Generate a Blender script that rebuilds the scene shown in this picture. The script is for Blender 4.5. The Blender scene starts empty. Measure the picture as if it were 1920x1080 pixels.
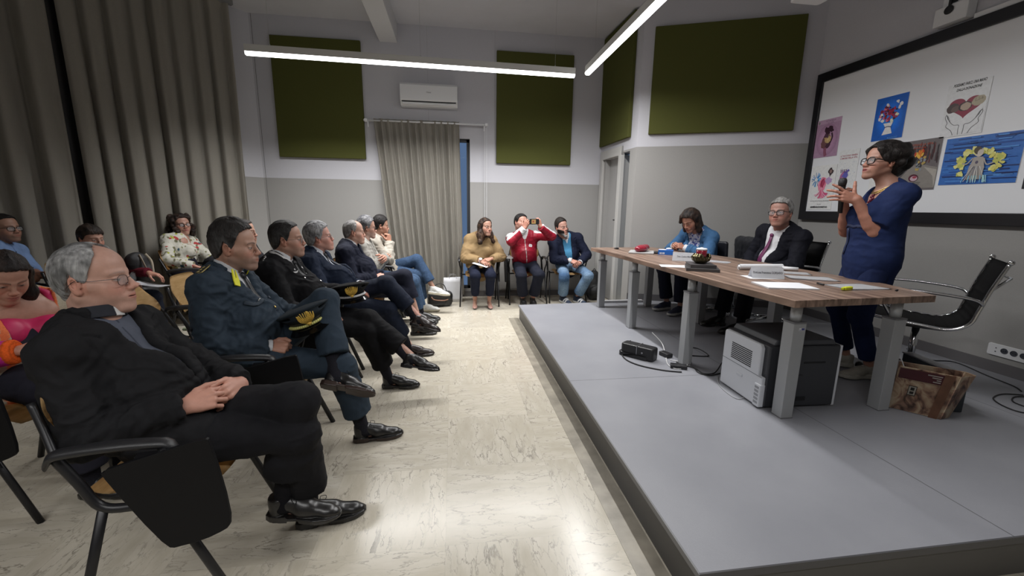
import bpy, bmesh, math, random
import numpy as np
from mathutils import Vector, Matrix, Euler
PI = math.pi; R = math.radians
S = bpy.context.scene
COL = S.collection
# ---------------------------------------------------------------- camera
CAM_H = 1.37
def cam_axes(pitch, roll, yaw):
    cy, sy, cp, sp = math.cos(yaw), math.sin(yaw), math.cos(pitch), math.sin(pitch)
    f = Vector((sy*cp, cy*cp, -sp)); r = Vector((cy, -sy, 0)); u = r.cross(f)
    return (math.cos(roll)*r + math.sin(roll)*u), (-math.sin(roll)*r + math.cos(roll)*u), f
_r, _u, _f = cam_axes(R(10.885), R(.753), R(8.07))
cam = bpy.data.objects.new('camera', bpy.data.cameras.new('camera')); COL.objects.link(cam)
cam.matrix_world = Matrix(((_r.x, _u.x, -_f.x, 0), (_r.y, _u.y, -_f.y, 0), (_r.z, _u.z, -_f.z, CAM_H), (0, 0, 0, 1)))
cam.data.sensor_width = 36; cam.data.lens = 778.4/1920*36; cam.data.clip_start = .05
S.camera = cam
# ---------------------------------------------------------------- world, exposure, lights of the room
S.view_settings.view_transform = 'Standard'; S.view_settings.look = 'None'
S.view_settings.exposure = -0.22; S.view_settings.gamma = 1; S.view_settings.use_curve_mapping = False
S.cycles.max_bounces = 5; S.cycles.diffuse_bounces = 4; S.cycles.glossy_bounces = 2; S.cycles.transmission_bounces = 4
S.cycles.sample_clamp_indirect = 4; S.cycles.caustics_reflective = False; S.cycles.caustics_refractive = False
W = bpy.data.worlds.new('world'); S.world = W; W.use_nodes = True
W.node_tree.nodes['Background'].inputs[0].default_value = (.25, .38, .6, 1)
W.node_tree.nodes['Background'].inputs[1].default_value = .5
LIGHT_Z = 2.9
def lamp_light(name, loc, length, power, rz=0, width=.06, parent=None, spread=180, col=(1, .99, .98)):
    d = bpy.data.lights.new(name, 'AREA'); d.shape = 'RECTANGLE'; d.size = length; d.size_y = width
    d.energy = power; d.color = col; d.spread = R(spread)
    o = bpy.data.objects.new(name, d); COL.objects.link(o); o.location = loc; o.rotation_euler = (0, 0, rz)
    if parent: o.parent = parent
    return o
# ---------------------------------------------------------------- node materials
MATS = {}
def mat(name, col=(.5, .5, .5), rough=.6, metal=0, noise=0, nscale=20, bump=0, bscale=60, spec=.5, emit=None, estr=0,
        stretch=(1, 1, 1), sheen=0, attr=False, coat=0, alpha=None, trans=0, ior=1.45):
    """one procedural material: base colour (or the mesh's own colour attribute) with noise variation and a noise bump"""
    if name in MATS: return MATS[name]
    m = bpy.data.materials.new(name); m.use_nodes = True; nt = m.node_tree; N = nt.nodes; L = nt.links
    b = N['Principled BSDF']
    b.inputs['Roughness'].default_value = rough; b.inputs['Metallic'].default_value = metal
    b.inputs['Specular IOR Level'].default_value = spec
    if sheen: b.inputs['Sheen Weight'].default_value = sheen; b.inputs['Sheen Roughness'].default_value = .5
    if coat: b.inputs['Coat Weight'].default_value = coat; b.inputs['Coat Roughness'].default_value = .15
    if trans: b.inputs['Transmission Weight'].default_value = trans; b.inputs['IOR'].default_value = ior
    if alpha is not None: b.inputs['Alpha'].default_value = alpha
    tc = N.new('ShaderNodeTexCoord'); mp = N.new('ShaderNodeMapping'); mp.inputs['Scale'].default_value = stretch
    L.new(tc.outputs['Object'], mp.inputs['Vector'])
    src = None
    if attr:
        a = N.new('ShaderNodeAttribute'); a.attribute_name = 'Col'; src = a.outputs['Color']
    if noise:
        t = N.new('ShaderNodeTexNoise'); t.inputs['Scale'].default_value = nscale; t.inputs['Detail'].default_value = 5
        L.new(mp.outputs[0], t.inputs['Vector'])
        mr = N.new('ShaderNodeMapRange'); mr.inputs[1].default_value = .3; mr.inputs[2].default_value = .7
        mr.inputs[3].default_value = 1-noise; mr.inputs[4].default_value = 1+noise
        L.new(t.outputs['Fac'], mr.inputs[0])
        mx = N.new('ShaderNodeVectorMath'); mx.operation = 'SCALE'
        if src: L.new(src, mx.inputs[0])
        else: mx.inputs[0].default_value = col[:3]
        L.new(mr.outputs[0], mx.inputs['Scale']); L.new(mx.outputs[0], b.inputs['Base Color'])
    elif src: L.new(src, b.inputs['Base Color'])
    else: b.inputs['Base Color'].default_value = (*col[:3], 1)
    if bump:
        t2 = N.new('ShaderNodeTexNoise'); t2.inputs['Scale'].default_value = bscale; t2.inputs['Detail'].default_value = 4
        L.new(mp.outputs[0], t2.inputs['Vector'])
        bp = N.new('ShaderNodeBump'); bp.inputs['Strength'].default_value = bump; bp.inputs['Distance'].default_value = .004
        L.new(t2.outputs['Fac'], bp.inputs['Height']); L.new(bp.outputs[0], b.inputs['Normal'])
    if emit: b.inputs['Emission Color'].default_value = (*emit, 1); b.inputs['Emission Strength'].default_value = estr
    MATS[name] = m
    return m
def nodes_mat(name, rough=.5, spec=.5):
    m = bpy.data.materials.new(name); m.use_nodes = True; b = m.node_tree.nodes['Principled BSDF']
    b.inputs['Roughness'].default_value = rough; b.inputs['Specular IOR Level'].default_value = spec
    MATS[name] = m
    return m, m.node_tree.nodes, m.node_tree.links, b
# ---------------------------------------------------------------- mesh helpers
def link(name, me, material=None, parent=None):
    o = bpy.data.objects.new(name, me); COL.objects.link(o)
    if material is not None:
        for q in (material if isinstance(material, (list, tuple)) else [material]): me.materials.append(q)
    if parent is not None: o.parent = parent
    return o
def obj(name, bm, material, parent=None, smooth=False, bevel=0):
    me = bpy.data.meshes.new(name)
    bmesh.ops.recalc_face_normals(bm, faces=bm.faces[:])
    bm.to_mesh(me); bm.free()
    if smooth:
        for p in me.polygons: p.use_smooth = True
    o = link(name, me, material, parent)
    if bevel:
        b = o.modifiers.new('bevel', 'BEVEL'); b.width = bevel; b.segments = 2; b.limit_method = 'ANGLE'
    return o
def tag(o, label, cat, group=None, kind=None):
    if label: o['label'] = label
    if cat: o['category'] = cat
    if group: o['group'] = group
    if kind: o['kind'] = kind
    return o
def thing(name, label, cat, loc=(0, 0, 0), rz=0, group=None):
    o = bpy.data.objects.new(name, None); COL.objects.link(o); o.empty_display_size = .1
    o.location = loc; o.rotation_euler = (0, 0, rz)
    return tag(o, label, cat, group)
def struct(name, bm, m, bevel=0):
    o = obj(name, bm, m, bevel=bevel); o['kind'] = 'structure'; return o
def M4(loc=(0, 0, 0), rot=(0, 0, 0), sc=(1, 1, 1)):
    return Matrix.LocRotScale(Vector(loc), Euler(rot), Vector(sc))
def box(bm, a, b, mx=None):
    """axis-aligned box from corner a to corner b, optionally transformed"""
    c = [(a[i]+b[i])/2 for i in range(3)]; s = [abs(b[i]-a[i]) for i in range(3)]
    m = M4(c, (0, 0, 0), s)
    if mx is not None: m = mx @ m
    return bmesh.ops.create_cube(bm, size=1, matrix=m)['verts']
def prism(bm, pts, z0, z1, mx=None):
    """polygon pts (x, y) extruded from z0 to z1"""
    lo = [bm.verts.new((x, y, z0)) for x, y in pts]; hi = [bm.verts.new((x, y, z1)) for x, y in pts]
    n = len(pts); bm.faces.new(lo[::-1]); bm.faces.new(hi)
    for i in range(n): bm.faces.new((lo[i], lo[(i+1) % n], hi[(i+1) % n], hi[i]))
    if mx is not None: bmesh.ops.transform(bm, matrix=mx, verts=lo+hi)
    return lo+hi
def smooth_path(pts, sub=6, closed=False):
    P = [Vector(p) for p in pts]; n = len(P); out = []
    for i in range(n if closed else n-1):
        g = (lambda k: P[k % n]) if closed else (lambda k: P[max(0, min(n-1, k))])
        p0, p1, p2, p3 = g(i-1), g(i), g(i+1), g(i+2)
        for s in range(sub):
            t = s/sub
            out.append(.5*((2*p1)+(-p0+p2)*t+(2*p0-5*p1+4*p2-p3)*t*t+(-p0+3*p1-3*p2+p3)*t**3))
    if not closed: out.append(P[-1])
    return out
def tube(bm, pts, r, seg=8, rz=None, closed=False, caps=True):
    """tube along pts; r a number or list; rz optional second radius for a flat section"""
    P = [Vector(p) for p in pts]; n = len(P); rings = []; up = None
    for i in range(n):
        t = (P[(i+1) % n]-P[i-1]) if closed else (P[min(n-1, i+1)]-P[max(0, i-1)])
        if t.length < 1e-9: t = Vector((0, 0, 1))
        t.normalize()
        if up is None: up = Vector((0, 0, 1)) if abs(t.z) < .9 else Vector((0, 1, 0))
        u = up-t*up.dot(t)
        if u.length < 1e-6: u = t.orthogonal()
        u.normalize(); up = u; v = t.cross(u)
        rr = r[i] if isinstance(r, (list, tuple)) else r; r2 = rz if rz is not None else rr
        rings.append([bm.verts.new(P[i]+u*math.cos(a)*rr+v*math.sin(a)*r2) for a in [2*PI*k/seg for k in range(seg)]])
    for i in range(n if closed else n-1):
        a, b = rings[i], rings[(i+1) % n]
        for k in range(seg): bm.faces.new((a[k], a[(k+1) % seg], b[(k+1) % seg], b[k]))
    if caps and not closed: bm.faces.new(rings[0][::-1]); bm.faces.new(rings[-1])
def cyl(bm, p, q, r, seg=16, r2=None): tube(bm, [p, q], [r, r if r2 is None else r2], seg)
def lathe(bm, prof, seg=24, mx=None):
    """profile of (radius, z) turned about z"""
    rings = []; vs = []
    for r, z in prof:
        ring = [bm.verts.new((r*math.cos(2*PI*k/seg), r*math.sin(2*PI*k/seg), z)) for k in range(seg)]; rings.append(ring); vs += ring
    for a, b in zip(rings, rings[1:]):
        for k in range(seg): bm.faces.new((a[k], a[(k+1) % seg], b[(k+1) % seg], b[k]))
    bm.faces.new(rings[0][::-1]); bm.faces.new(rings[-1])
    if mx is not None: bmesh.ops.transform(bm, matrix=mx, verts=vs)
def sheet(bm, f, nu, nv, thick=0, close_u=False):
    """a grid surface f(u, v) -> point, given a thickness along z-ish normals when thick"""
    g = [[bm.verts.new(f(i/nu, j/nv)) for j in range(nv+1)] for i in range(nu+1)]
    fs = [bm.faces.new((g[i][j], g[i+1][j], g[i+1][j+1], g[i][j+1])) for i in range(nu) for j in range(nv)]
    if thick: bmesh.ops.solidify(bm, geom=fs, thickness=thick)
def rrect(x0, y0, x1, y1, r, n=5):
    out = []
    for cx, cy, a in ((x1-r, y1-r, 0), (x0+r, y1-r, 90), (x0+r, y0+r, 180), (x1-r, y0+r, 270)):
        for k in range(n+1): t = R(a+90*k/n); out.append((cx+r*math.cos(t), cy+r*math.sin(t)))
    return out
def text_mesh(name, s, size, material, parent, mx, extrude=.0004, align='CENTER', shear=0, bold=0, width=None):
    cu = bpy.data.curves.new(name, 'FONT'); cu.body = s; cu.size = size; cu.extrude = extrude; cu.align_x = align
    cu.align_y = 'CENTER'; cu.shear = shear; cu.offset = bold; cu.resolution_u = 3
    o = bpy.data.objects.new(name, cu); COL.objects.link(o)
    bpy.context.view_layer.update()
    me = bpy.data.meshes.new_from_object(o.evaluated_get(bpy.context.evaluated_depsgraph_get()))
    bpy.data.objects.remove(o)
    if width:
        xs = [v.co.x for v in me.vertices]; w = max(xs)-min(xs); me.transform(Matrix.Diagonal((width/w, 1, 1, 1)))
    me.transform(mx); me.name = name; me.materials.clear()
    return link(name, me, material, parent)
# ================================================================ THE ROOM
XL, XR, YB, YF, CEIL = -6.0, 4.11, 6.42, -3.2, 3.83
PZ = .178                                                          # platform height
C1 = (2.27, YB); C2 = (2.32, 5.25); C3 = (XR, 4.53)                # corners of the back right of the room
def wall_material(name, zsplit, up=(.52, .52, .56), low=(.315, .31, .302)):
    """painted white above, fine woven grey covering below zsplit"""
    m, N, L, b = nodes_mat(name, .8, .25)
    g = N.new('ShaderNodeNewGeometry'); s = N.new('ShaderNodeSeparateXYZ'); L.new(g.outputs['Position'], s.inputs[0])
    c = N.new('ShaderNodeMath'); c.operation = 'GREATER_THAN'; c.inputs[1].default_value = zsplit; L.new(s.outputs['Z'], c.inputs[0])
    t = N.new('ShaderNodeTexNoise'); t.inputs['Scale'].default_value = 160; t.inputs['Detail'].default_value = 3
    L.new(g.outputs['Position'], t.inputs['Vector'])
    mr = N.new('ShaderNodeMapRange'); mr.inputs[3].default_value = .93; mr.inputs[4].default_value = 1.07; L.new(t.outputs['Fac'], mr.inputs[0])
    mx = N.new('ShaderNodeMix'); mx.data_type = 'RGBA'; mx.inputs['A'].default_value = (*low, 1); mx.inputs['B'].default_value = (*up, 1)
    L.new(c.outputs[0], mx.inputs['Factor'])
    v = N.new('ShaderNodeVectorMath'); v.operation = 'SCALE'; L.new(mx.outputs['Result'], v.inputs[0]); L.new(mr.outputs[0], v.inputs['Scale'])
    L.new(v.outputs[0], b.inputs['Base Color'])
    bp = N.new('ShaderNodeBump'); bp.inputs['Strength'].default_value = .12; bp.inputs['Distance'].default_value = .002
    L.new(t.outputs['Fac'], bp.inputs['Height']); L.new(bp.outputs[0], b.inputs['Normal'])
    return m
WALL_B = wall_material('wall_paint_back', 1.745); WALL_R = wall_material('wall_paint_stage', 2.155)
def wall_seg(name, p, q, m, z0=0, z1=CEIL, th=.12, holes=()):
    """vertical wall from p to q, the room on the left of p->q; holes = (s0, s1, z0, z1)"""
    bm = bmesh.new(); d = Vector((q[0]-p[0], q[1]-p[1], 0)); ln = d.length; a = math.atan2(d.y, d.x)
    mx = M4((p[0], p[1], 0), (0, 0, a))
    cuts = [(0, ln, z0, z1)]
    for s0, s1, h0, h1 in holes:
        new = []
        for c in cuts:
            new += [(c[0], s0, c[2], c[3]), (s1, c[1], c[2], c[3]), (s0, s1, c[2], h0), (s0, s1, h1, c[3])]
        cuts = [c for c in new if c[1]-c[0] > 1e-4 and c[3]-c[2] > 1e-4]
    for c in cuts: box(bm, (c[0], -th, c[2]), (c[1], 0, c[3]), mx)
    return struct(name, bm, m)
# note: room lies on the left when walking clockwise reversed -> walls are given so that their outside is at -y local
WX0, WX1, WZ1 = -.78, .255, 2.36                                   # window opening in the back wall
wall_seg('wall_back', (C1[0], YB), (-2.62, YB), WALL_B, holes=((C1[0]-WX1, C1[0]-WX0, .12, WZ1),), th=.2)
YC = YB-(-2.62-XL)                                                  # where the diagonal wall meets the left wall
wall_seg('wall_back_corner', (-2.62, YB), (XL, YC), WALL_B)
wall_seg('wall_left', (XL, YC), (XL, YF), WALL_B)
wall_seg('wall_front', (XL, YF), (XR, YF), WALL_B)
wall_seg('wall_right', (XR, YF), C3, WALL_R)
wall_seg('wall_slanted', C3, C2, WALL_R)
DY0, DY1, DZ = .16, .96, 2.13+.0                                    # door opening measured from C2 towards C1
wall_seg('wall_door_side', C2, C1, WALL_R, holes=((DY0+.02, DY1, 0, DZ),), th=.16)
# marble floor: square slabs whose veins alternate direction
m, N, L, b = nodes_mat('marble_floor', .22, .5)
g = N.new('ShaderNodeNewGeometry'); mp = N.new('ShaderNodeMapping'); mp.inputs['Scale'].default_value = (1/.53,)*3
mp.inputs['Location'].default_value = (.05/.53, -.44/.53+.0, 0); L.new(g.outputs['Position'], mp.inputs['Vector'])
ch = N.new('ShaderNodeTexChecker'); ch.inputs['Scale'].default_value = 1; ch.inputs[1].default_value = (0, 0, 0, 1); ch.inputs[2].default_value = (1, 1, 1, 1)
mp2 = N.new('ShaderNodeVectorMath'); mp2.operation = 'ADD'; mp2.inputs[1].default_value = (0, 0, .5); L.new(mp.outputs[0], mp2.inputs[0]); L.new(mp2.outputs[0], ch.inputs['Vector'])
fl = N.new('ShaderNodeVectorMath'); fl.operation = 'FLOOR'; L.new(mp.outputs[0], fl.inputs[0])
fr = N.new('ShaderNodeVectorMath'); fr.operation = 'FRACTION'; L.new(mp.outputs[0], fr.inputs[0])
wn = N.new('ShaderNodeTexWhiteNoise'); L.new(fl.outputs[0], wn.inputs['Vector'])
def veins(axis):
    mp = N.new('ShaderNodeMapping'); mp.inputs['Scale'].default_value = (12, 3.4, 1) if axis == 'y' else (3.4, 12, 1)
    L.new(g.outputs['Position'], mp.inputs['Vector'])
    ad = N.new('ShaderNodeVectorMath'); ad.operation = 'MULTIPLY_ADD'; ad.inputs[1].default_value = (7, 7, 7)
    L.new(wn.outputs['Color'], ad.inputs[0]); L.new(mp.outputs[0], ad.inputs[2])
    n = N.new('ShaderNodeTexNoise'); n.inputs['Scale'].default_value = 1.5; n.inputs['Detail'].default_value = 7; n.inputs['Roughness'].default_value = .6; L.new(ad.outputs[0], n.inputs['Vector'])
    w = N.new('ShaderNodeVectorMath'); w.operation = 'MULTIPLY_ADD'; w.inputs[1].default_value = (1.5, 1.5, 0); L.new(n.outputs['Color'], w.inputs[0]); L.new(ad.outputs[0], w.inputs[2])
    v = N.new('ShaderNodeTexVoronoi'); v.feature = 'DISTANCE_TO_EDGE'; v.inputs['Scale'].default_value = 2.0; L.new(w.outputs[0], v.inputs['Vector'])
    r = N.new('ShaderNodeMapRange'); r.inputs[1].default_value = 0; r.inputs[2].default_value = .045; r.inputs[3].default_value = 1; r.inputs[4].default_value = 0; L.new(v.outputs['Distance'], r.inputs[0])
    k = N.new('ShaderNodeMapRange'); k.inputs[1].default_value = .40; k.inputs[2].default_value = .62; L.new(n.outputs['Fac'], k.inputs[0])
    mm = N.new('ShaderNodeMath'); mm.operation = 'MULTIPLY'; L.new(r.outputs[0], mm.inputs[0]); L.new(k.outputs[0], mm.inputs[1])
    return mm.outputs[0], n.outputs['Fac']
va, na = veins('x'); vb, nb = veins('y')
mv = N.new('ShaderNodeMix'); L.new(ch.outputs['Fac'], mv.inputs['Factor']); L.new(va, mv.inputs['A']); L.new(vb, mv.inputs['B'])
mn = N.new('ShaderNodeMix'); L.new(ch.outputs['Fac'], mn.inputs['Factor']); L.new(na, mn.inputs['A']); L.new(nb, mn.inputs['B'])
cr = N.new('ShaderNodeValToRGB'); L.new(mn.outputs['Result'], cr.inputs[0])
cr.color_ramp.elements[0].position = .3; cr.color_ramp.elements[0].color = (.455, .415, .335, 1)
cr.color_ramp.elements[1].position = .62; cr.color_ramp.elements[1].color = (.535, .495, .415, 1)
vary = N.new('ShaderNodeMapRange'); vary.inputs[3].default_value = .93; vary.inputs[4].default_value = 1.05; L.new(wn.outputs['Value'], vary.inputs[0])
sc = N.new('ShaderNodeVectorMath'); sc.operation = 'SCALE'; L.new(cr.outputs[0], sc.inputs[0]); L.new(vary.outputs[0], sc.inputs['Scale'])
vm = N.new('ShaderNodeMix'); vm.data_type = 'RGBA'; vm.inputs['B'].default_value = (.13, .115, .09, 1); L.new(sc.outputs[0], vm.inputs['A'])
vs = N.new('ShaderNodeMath'); vs.operation = 'MULTIPLY'; vs.inputs[1].default_value = .8; L.new(mv.outputs['Result'], vs.inputs[0]); L.new(vs.outputs[0], vm.inputs['Factor'])
sx = N.new('ShaderNodeSeparateXYZ'); L.new(fr.outputs[0], sx.inputs[0])
def edge(o):
    a = N.new('ShaderNodeMath'); a.operation = 'SUBTRACT'; a.inputs[1].default_value = .5; L.new(o, a.inputs[0])
    c = N.new('ShaderNodeMath'); c.operation = 'ABSOLUTE'; L.new(a.outputs[0], c.inputs[0])
    d = N.new('ShaderNodeMath'); d.operation = 'GREATER_THAN'; d.inputs[1].default_value = .4978; L.new(c.outputs[0], d.inputs[0]); return d.outputs[0]
e = N.new('ShaderNodeMath'); e.operation = 'MAXIMUM'; L.new(edge(sx.outputs['X']), e.inputs[0]); L.new(edge(sx.outputs['Y']), e.inputs[1])
es = N.new('ShaderNodeMath'); es.operation = 'MULTIPLY'; es.inputs[1].default_value = .15; L.new(e.outputs[0], es.inputs[0])
em = N.new('ShaderNodeMix'); em.data_type = 'RGBA'; em.inputs['B'].default_value = (.2, .18, .15, 1); L.new(vm.outputs['Result'], em.inputs['A']); L.new(es.outputs[0], em.inputs['Factor'])
L.new(em.outputs['Result'], b.inputs['Base Color'])
rr = N.new('ShaderNodeMapRange'); rr.inputs[3].default_value = .14; rr.inputs[4].default_value = .3; L.new(mn.outputs['Result'], rr.inputs[0]); L.new(rr.outputs[0], b.inputs['Roughness'])
bm = bmesh.new(); box(bm, (XL-.1, YF-.1, -.1), (XR+.1, YB+.2, 0)); struct('floor', bm, MATS['marble_floor'])
# darker marble border strip along the platform, laid flush in the floor
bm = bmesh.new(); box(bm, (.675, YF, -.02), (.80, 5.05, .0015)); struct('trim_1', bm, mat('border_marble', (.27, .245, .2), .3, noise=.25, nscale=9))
# ceiling and its beam
CEILM = mat('ceiling_paint', (.56, .56, .59), .9, noise=.03, nscale=3)
bm = bmesh.new(); box(bm, (XL-.15, YF-.15, CEIL), (XR+.15, YB+.25, CEIL+.1)); struct('ceiling', bm, CEILM)
bm = bmesh.new(); box(bm, (-.97, YF, 3.585), (-.73, YB, CEIL+.02)); struct('trim_2', bm, mat('beam_paint', (.60, .60, .61), .9), bevel=.006)
# grey rubber baseboards
BASE = mat('grey_baseboard', (.115, .11, .115), .5)
def baseboard(name, p, q, z0, h=.085):
    bm = bmesh.new(); d = Vector((q[0]-p[0], q[1]-p[1], 0)); a = math.atan2(d.y, d.x)
    box(bm, (0, 0, z0), (d.length, .012, z0+h), M4((p[0], p[1], 0), (0, 0, a))); struct(name, bm, BASE)
baseboard('baseboard_back', (C1[0], YB), (-2.62, YB), 0)
baseboard('baseboard_right', (XR, 1.08), C3, PZ)
baseboard('baseboard_slanted', C3, C2, PZ)
baseboard('baseboard_left', (XL, YC), (XL, YF), 0)
baseboard('baseboard_right_front', (XR, YF), (XR, 1.05), 0)
baseboard('baseboard_corner', (-2.62, YB), (XL, YC), 0)
# thin seam batten of the wall covering near the left end of the back wall
SEAM = mat('seam_shadow_gap', (.12, .12, .12), .8)
for n, (x, z0, z1) in enumerate(((-2.59, 0, CEIL), (-.33, 2.36, CEIL), (.62, 2.36, CEIL))):
    bm = bmesh.new(); w = .005 if n == 0 else .0012; box(bm, (x-w/2, YB-.0012, z0), (x+w/2, YB+.001, z1)); struct('trim_%d' % (n+3), bm, SEAM)
# ---------------------------------------------------------------- platform
m, N, L, b = nodes_mat('platform_linoleum', .42, .45)
g = N.new('ShaderNodeNewGeometry'); t = N.new('ShaderNodeTexNoise'); t.inputs['Scale'].default_value = 2.2; t.inputs['Detail'].default_value = 7; L.new(g.outputs['Position'], t.inputs['Vector'])
cr = N.new('ShaderNodeValToRGB'); cr.color_ramp.elements[0].position = .3; cr.color_ramp.elements[0].color = (.225, .23, .255, 1)
cr.color_ramp.elements[1].position = .7; cr.color_ramp.elements[1].color = (.27, .275, .30, 1); L.new(t.outputs['Fac'], cr.inputs[0])
br = N.new('ShaderNodeTexBrick'); br.offset = 0; br.inputs['Scale'].default_value = 1; br.inputs['Mortar Size'].default_value = .003
br.inputs['Brick Width'].default_value = 1.28; br.inputs['Row Height'].default_value = 2.67
br.inputs['Color1'].default_value = (1, 1, 1, 1); br.inputs['Color2'].default_value = (1, 1, 1, 1); br.inputs['Mortar'].default_value = (.45, .45, .45, 1)
mp = N.new('ShaderNodeMapping'); mp.inputs['Location'].default_value = (-.8, 0, 0); L.new(g.outputs['Position'], mp.inputs[0]); L.new(mp.outputs[0], br.inputs['Vector'])
mu = N.new('ShaderNodeMix'); mu.data_type = 'RGBA'; mu.blend_type = 'MULTIPLY'; mu.inputs['Factor'].default_value = 1
L.new(cr.outputs[0], mu.inputs['A']); L.new(br.outputs['Color'], mu.inputs['B']); L.new(mu.outputs['Result'], b.inputs['Base Color'])
t3 = N.new('ShaderNodeTexNoise'); t3.inputs['Scale'].default_value = 260; t3.inputs['Detail'].default_value = 2; L.new(g.outputs['Position'], t3.inputs['Vector'])
bp = N.new('ShaderNodeBump'); bp.inputs['Strength'].default_value = .25; bp.inputs['Distance'].default_value = .002; L.new(t3.outputs['Fac'], bp.inputs['Height']); L.new(bp.outputs[0], b.inputs['Normal'])
bm = bmesh.new()
prism(bm, [(.802, 1.085), (XR-.001, 1.085), (XR-.001, 4.52), (2.33, 5.24), (2.29, 5.24), (2.29, 5.10), (.802, 5.02)], PZ-.02, PZ)
struct('floor_platform', bm, MATS['platform_linoleum'])
bm = bmesh.new()
prism(bm, [(.808, 1.09), (XR-.002, 1.09), (XR-.002, 4.5), (2.33, 5.23), (2.3, 5.10), (.808, 5.01)], .0, PZ-.0205)
struct('trim_6', bm, mat('platform_side', (.075, .073, .070), .45))
EDG = mat('platform_nosing', (.06, .06, .065), .35)
bm = bmesh.new(); box(bm, (.797, 1.078, PZ-.028), (XR-.002, 1.0845, PZ+.0015)); struct('trim_7', bm, EDG)
bm = bmesh.new(); box(bm, (.795, 1.078, PZ-.022), (.8015, 5.02, PZ+.001)); struct('trim_8', bm, mat('platform_nosing_side', (.17, .172, .18), .4))
# ---------------------------------------------------------------- door and window of the room
DOORM = mat('door_paint', (.36, .355, .35), .5); DFR = mat('door_frame_paint', (.47, .465, .45), .45)
_dd = Vector((C1[0]-C2[0], C1[1]-C2[1], 0)); _da = math.atan2(_dd.y, _dd.x)
DMX = M4((C2[0], C2[1], 0), (0, 0, _da))                            # local x along the wall from C2, +y into the room
door = bpy.data.objects.new('door_1', None); COL.objects.link(door); door['kind'] = 'structure'
D0, D1, DT = .46, 1.02, 2.10
bm = bmesh.new()
for a, c in (((D0-.085, -.02, PZ-.1), (D0, .035, DT+.12)), ((D1, -.02, 0), (D1+.085, .035, DT+.12)), ((D0-.085, -.02, DT), (D1+.085, .0351, DT+.12)),
             ((D0-.012, -.15, 0), (D0, 0, DT)), ((D1, -.15, 0), (D1+.012, 0, DT)), ((D0-.012, -.15, DT), (D1+.012, 0, DT+.012))):
    box(bm, a, c, DMX)
obj('frame', bm, DFR, door, bevel=.003)
bm = bmesh.new(); box(bm, (D0, -.11, .01), (D1, -.07, DT), DMX); obj('leaf', bm, DOORM, door)
bm = bmesh.new(); tube(bm, [DMX @ Vector(p) for p in ((D0+.06, -.07, 1.22), (D0+.06, -.02, 1.22), (D0+.17, -.02, 1.22))], .009, 8)
box(bm, (D0+.03, -.07, 1.10), (D0+.09, -.062, 1.3), DMX)
obj('handle', bm, mat('black_metal', (.02, .02, .022), .35, .3), door)
win = bpy.data.objects.new('window_1', None); COL.objects.link(win); win['kind'] = 'structure'
bm = bmesh.new(); WF = mat('dark_window_frame', (.045, .05, .06), .4)
y0, y1 = YB+.06, YB+.11
for a, c in (((WX0, y0, .12), (WX0+.045, y1, WZ1)), ((WX1-.045, y0, .12), (WX1, y1, WZ1)), ((WX0, y0, WZ1-.045), (WX1, y1, WZ1)), ((WX0, y0, .12), (WX1, y1, .165)),
             ((-.29, y0, .12), (-.24, y1, WZ1))): box(bm, a, c)
obj('window_frame', bm, WF, win)
bm = bmesh.new(); box(bm, (WX0+.04, YB+.082, .16), (WX1-.04, YB+.088, WZ1-.04))
m, N, L, b = nodes_mat('window_glass', .02, .6); b.inputs['Transmission Weight'].default_value = 1; b.inputs['Base Color'].default_value = (.8, .88, 1, 1)
b.inputs['IOR'].default_value = 1.1
obj('pane', bm, m, win)
# ---------------------------------------------------------------- green acoustic panels
m, N, L, b = nodes_mat('green_felt', .95, .1)
t = N.new('ShaderNodeTexNoise'); t.inputs['Scale'].default_value = 350; t.inputs['Detail'].default_value = 2
tc = N.new('ShaderNodeTexCoord'); L.new(tc.outputs['Object'], t.inputs['Vector'])
cr = N.new('ShaderNodeValToRGB'); cr.color_ramp.elements[0].color = (.066, .071, .021, 1); cr.color_ramp.elements[1].color = (.095, .099, .030, 1)
L.new(t.outputs['Fac'], cr.inputs[0]); L.new(cr.outputs[0], b.inputs['Base Color'])
FELT = m
def felt_panel(label, mx, w, z0, z1):
    bm = bmesh.new(); box(bm, (0, .004, z0), (w, .05, z1), mx)
    o = obj('acoustic_panel', bm, FELT, bevel=.006); tag(o, label, 'acoustic panel', 'green felt acoustic panels on the walls')
mxb = M4((0, YB, 0), (0, 0, PI))
felt_panel('olive green acoustic panel on the back wall beside the big curtain', M4((-1.22, YB, 0), (0, 0, PI)), 1.15, 2.03, 3.57)
felt_panel('olive green acoustic panel on the back wall above the three seated people', M4((1.775, YB, 0), (0, 0, PI)), 1.13, 2.025, 3.56)
_sd = Vector((C2[0]-C3[0], C2[1]-C3[1], 0)); _sa = math.atan2(_sd.y, _sd.x); SMX = M4((C3[0], C3[1], 0), (0, 0, _sa))
felt_panel('wide olive green acoustic panel on the slanted wall next to the whiteboard', SMX @ M4((.20, 0, 0)), 1.60, 2.297, 3.517)
felt_panel('narrow tall olive green acoustic panel above the door', DMX @ M4((.17, 0, 0)), .97, 2.30, 3.80)
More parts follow.
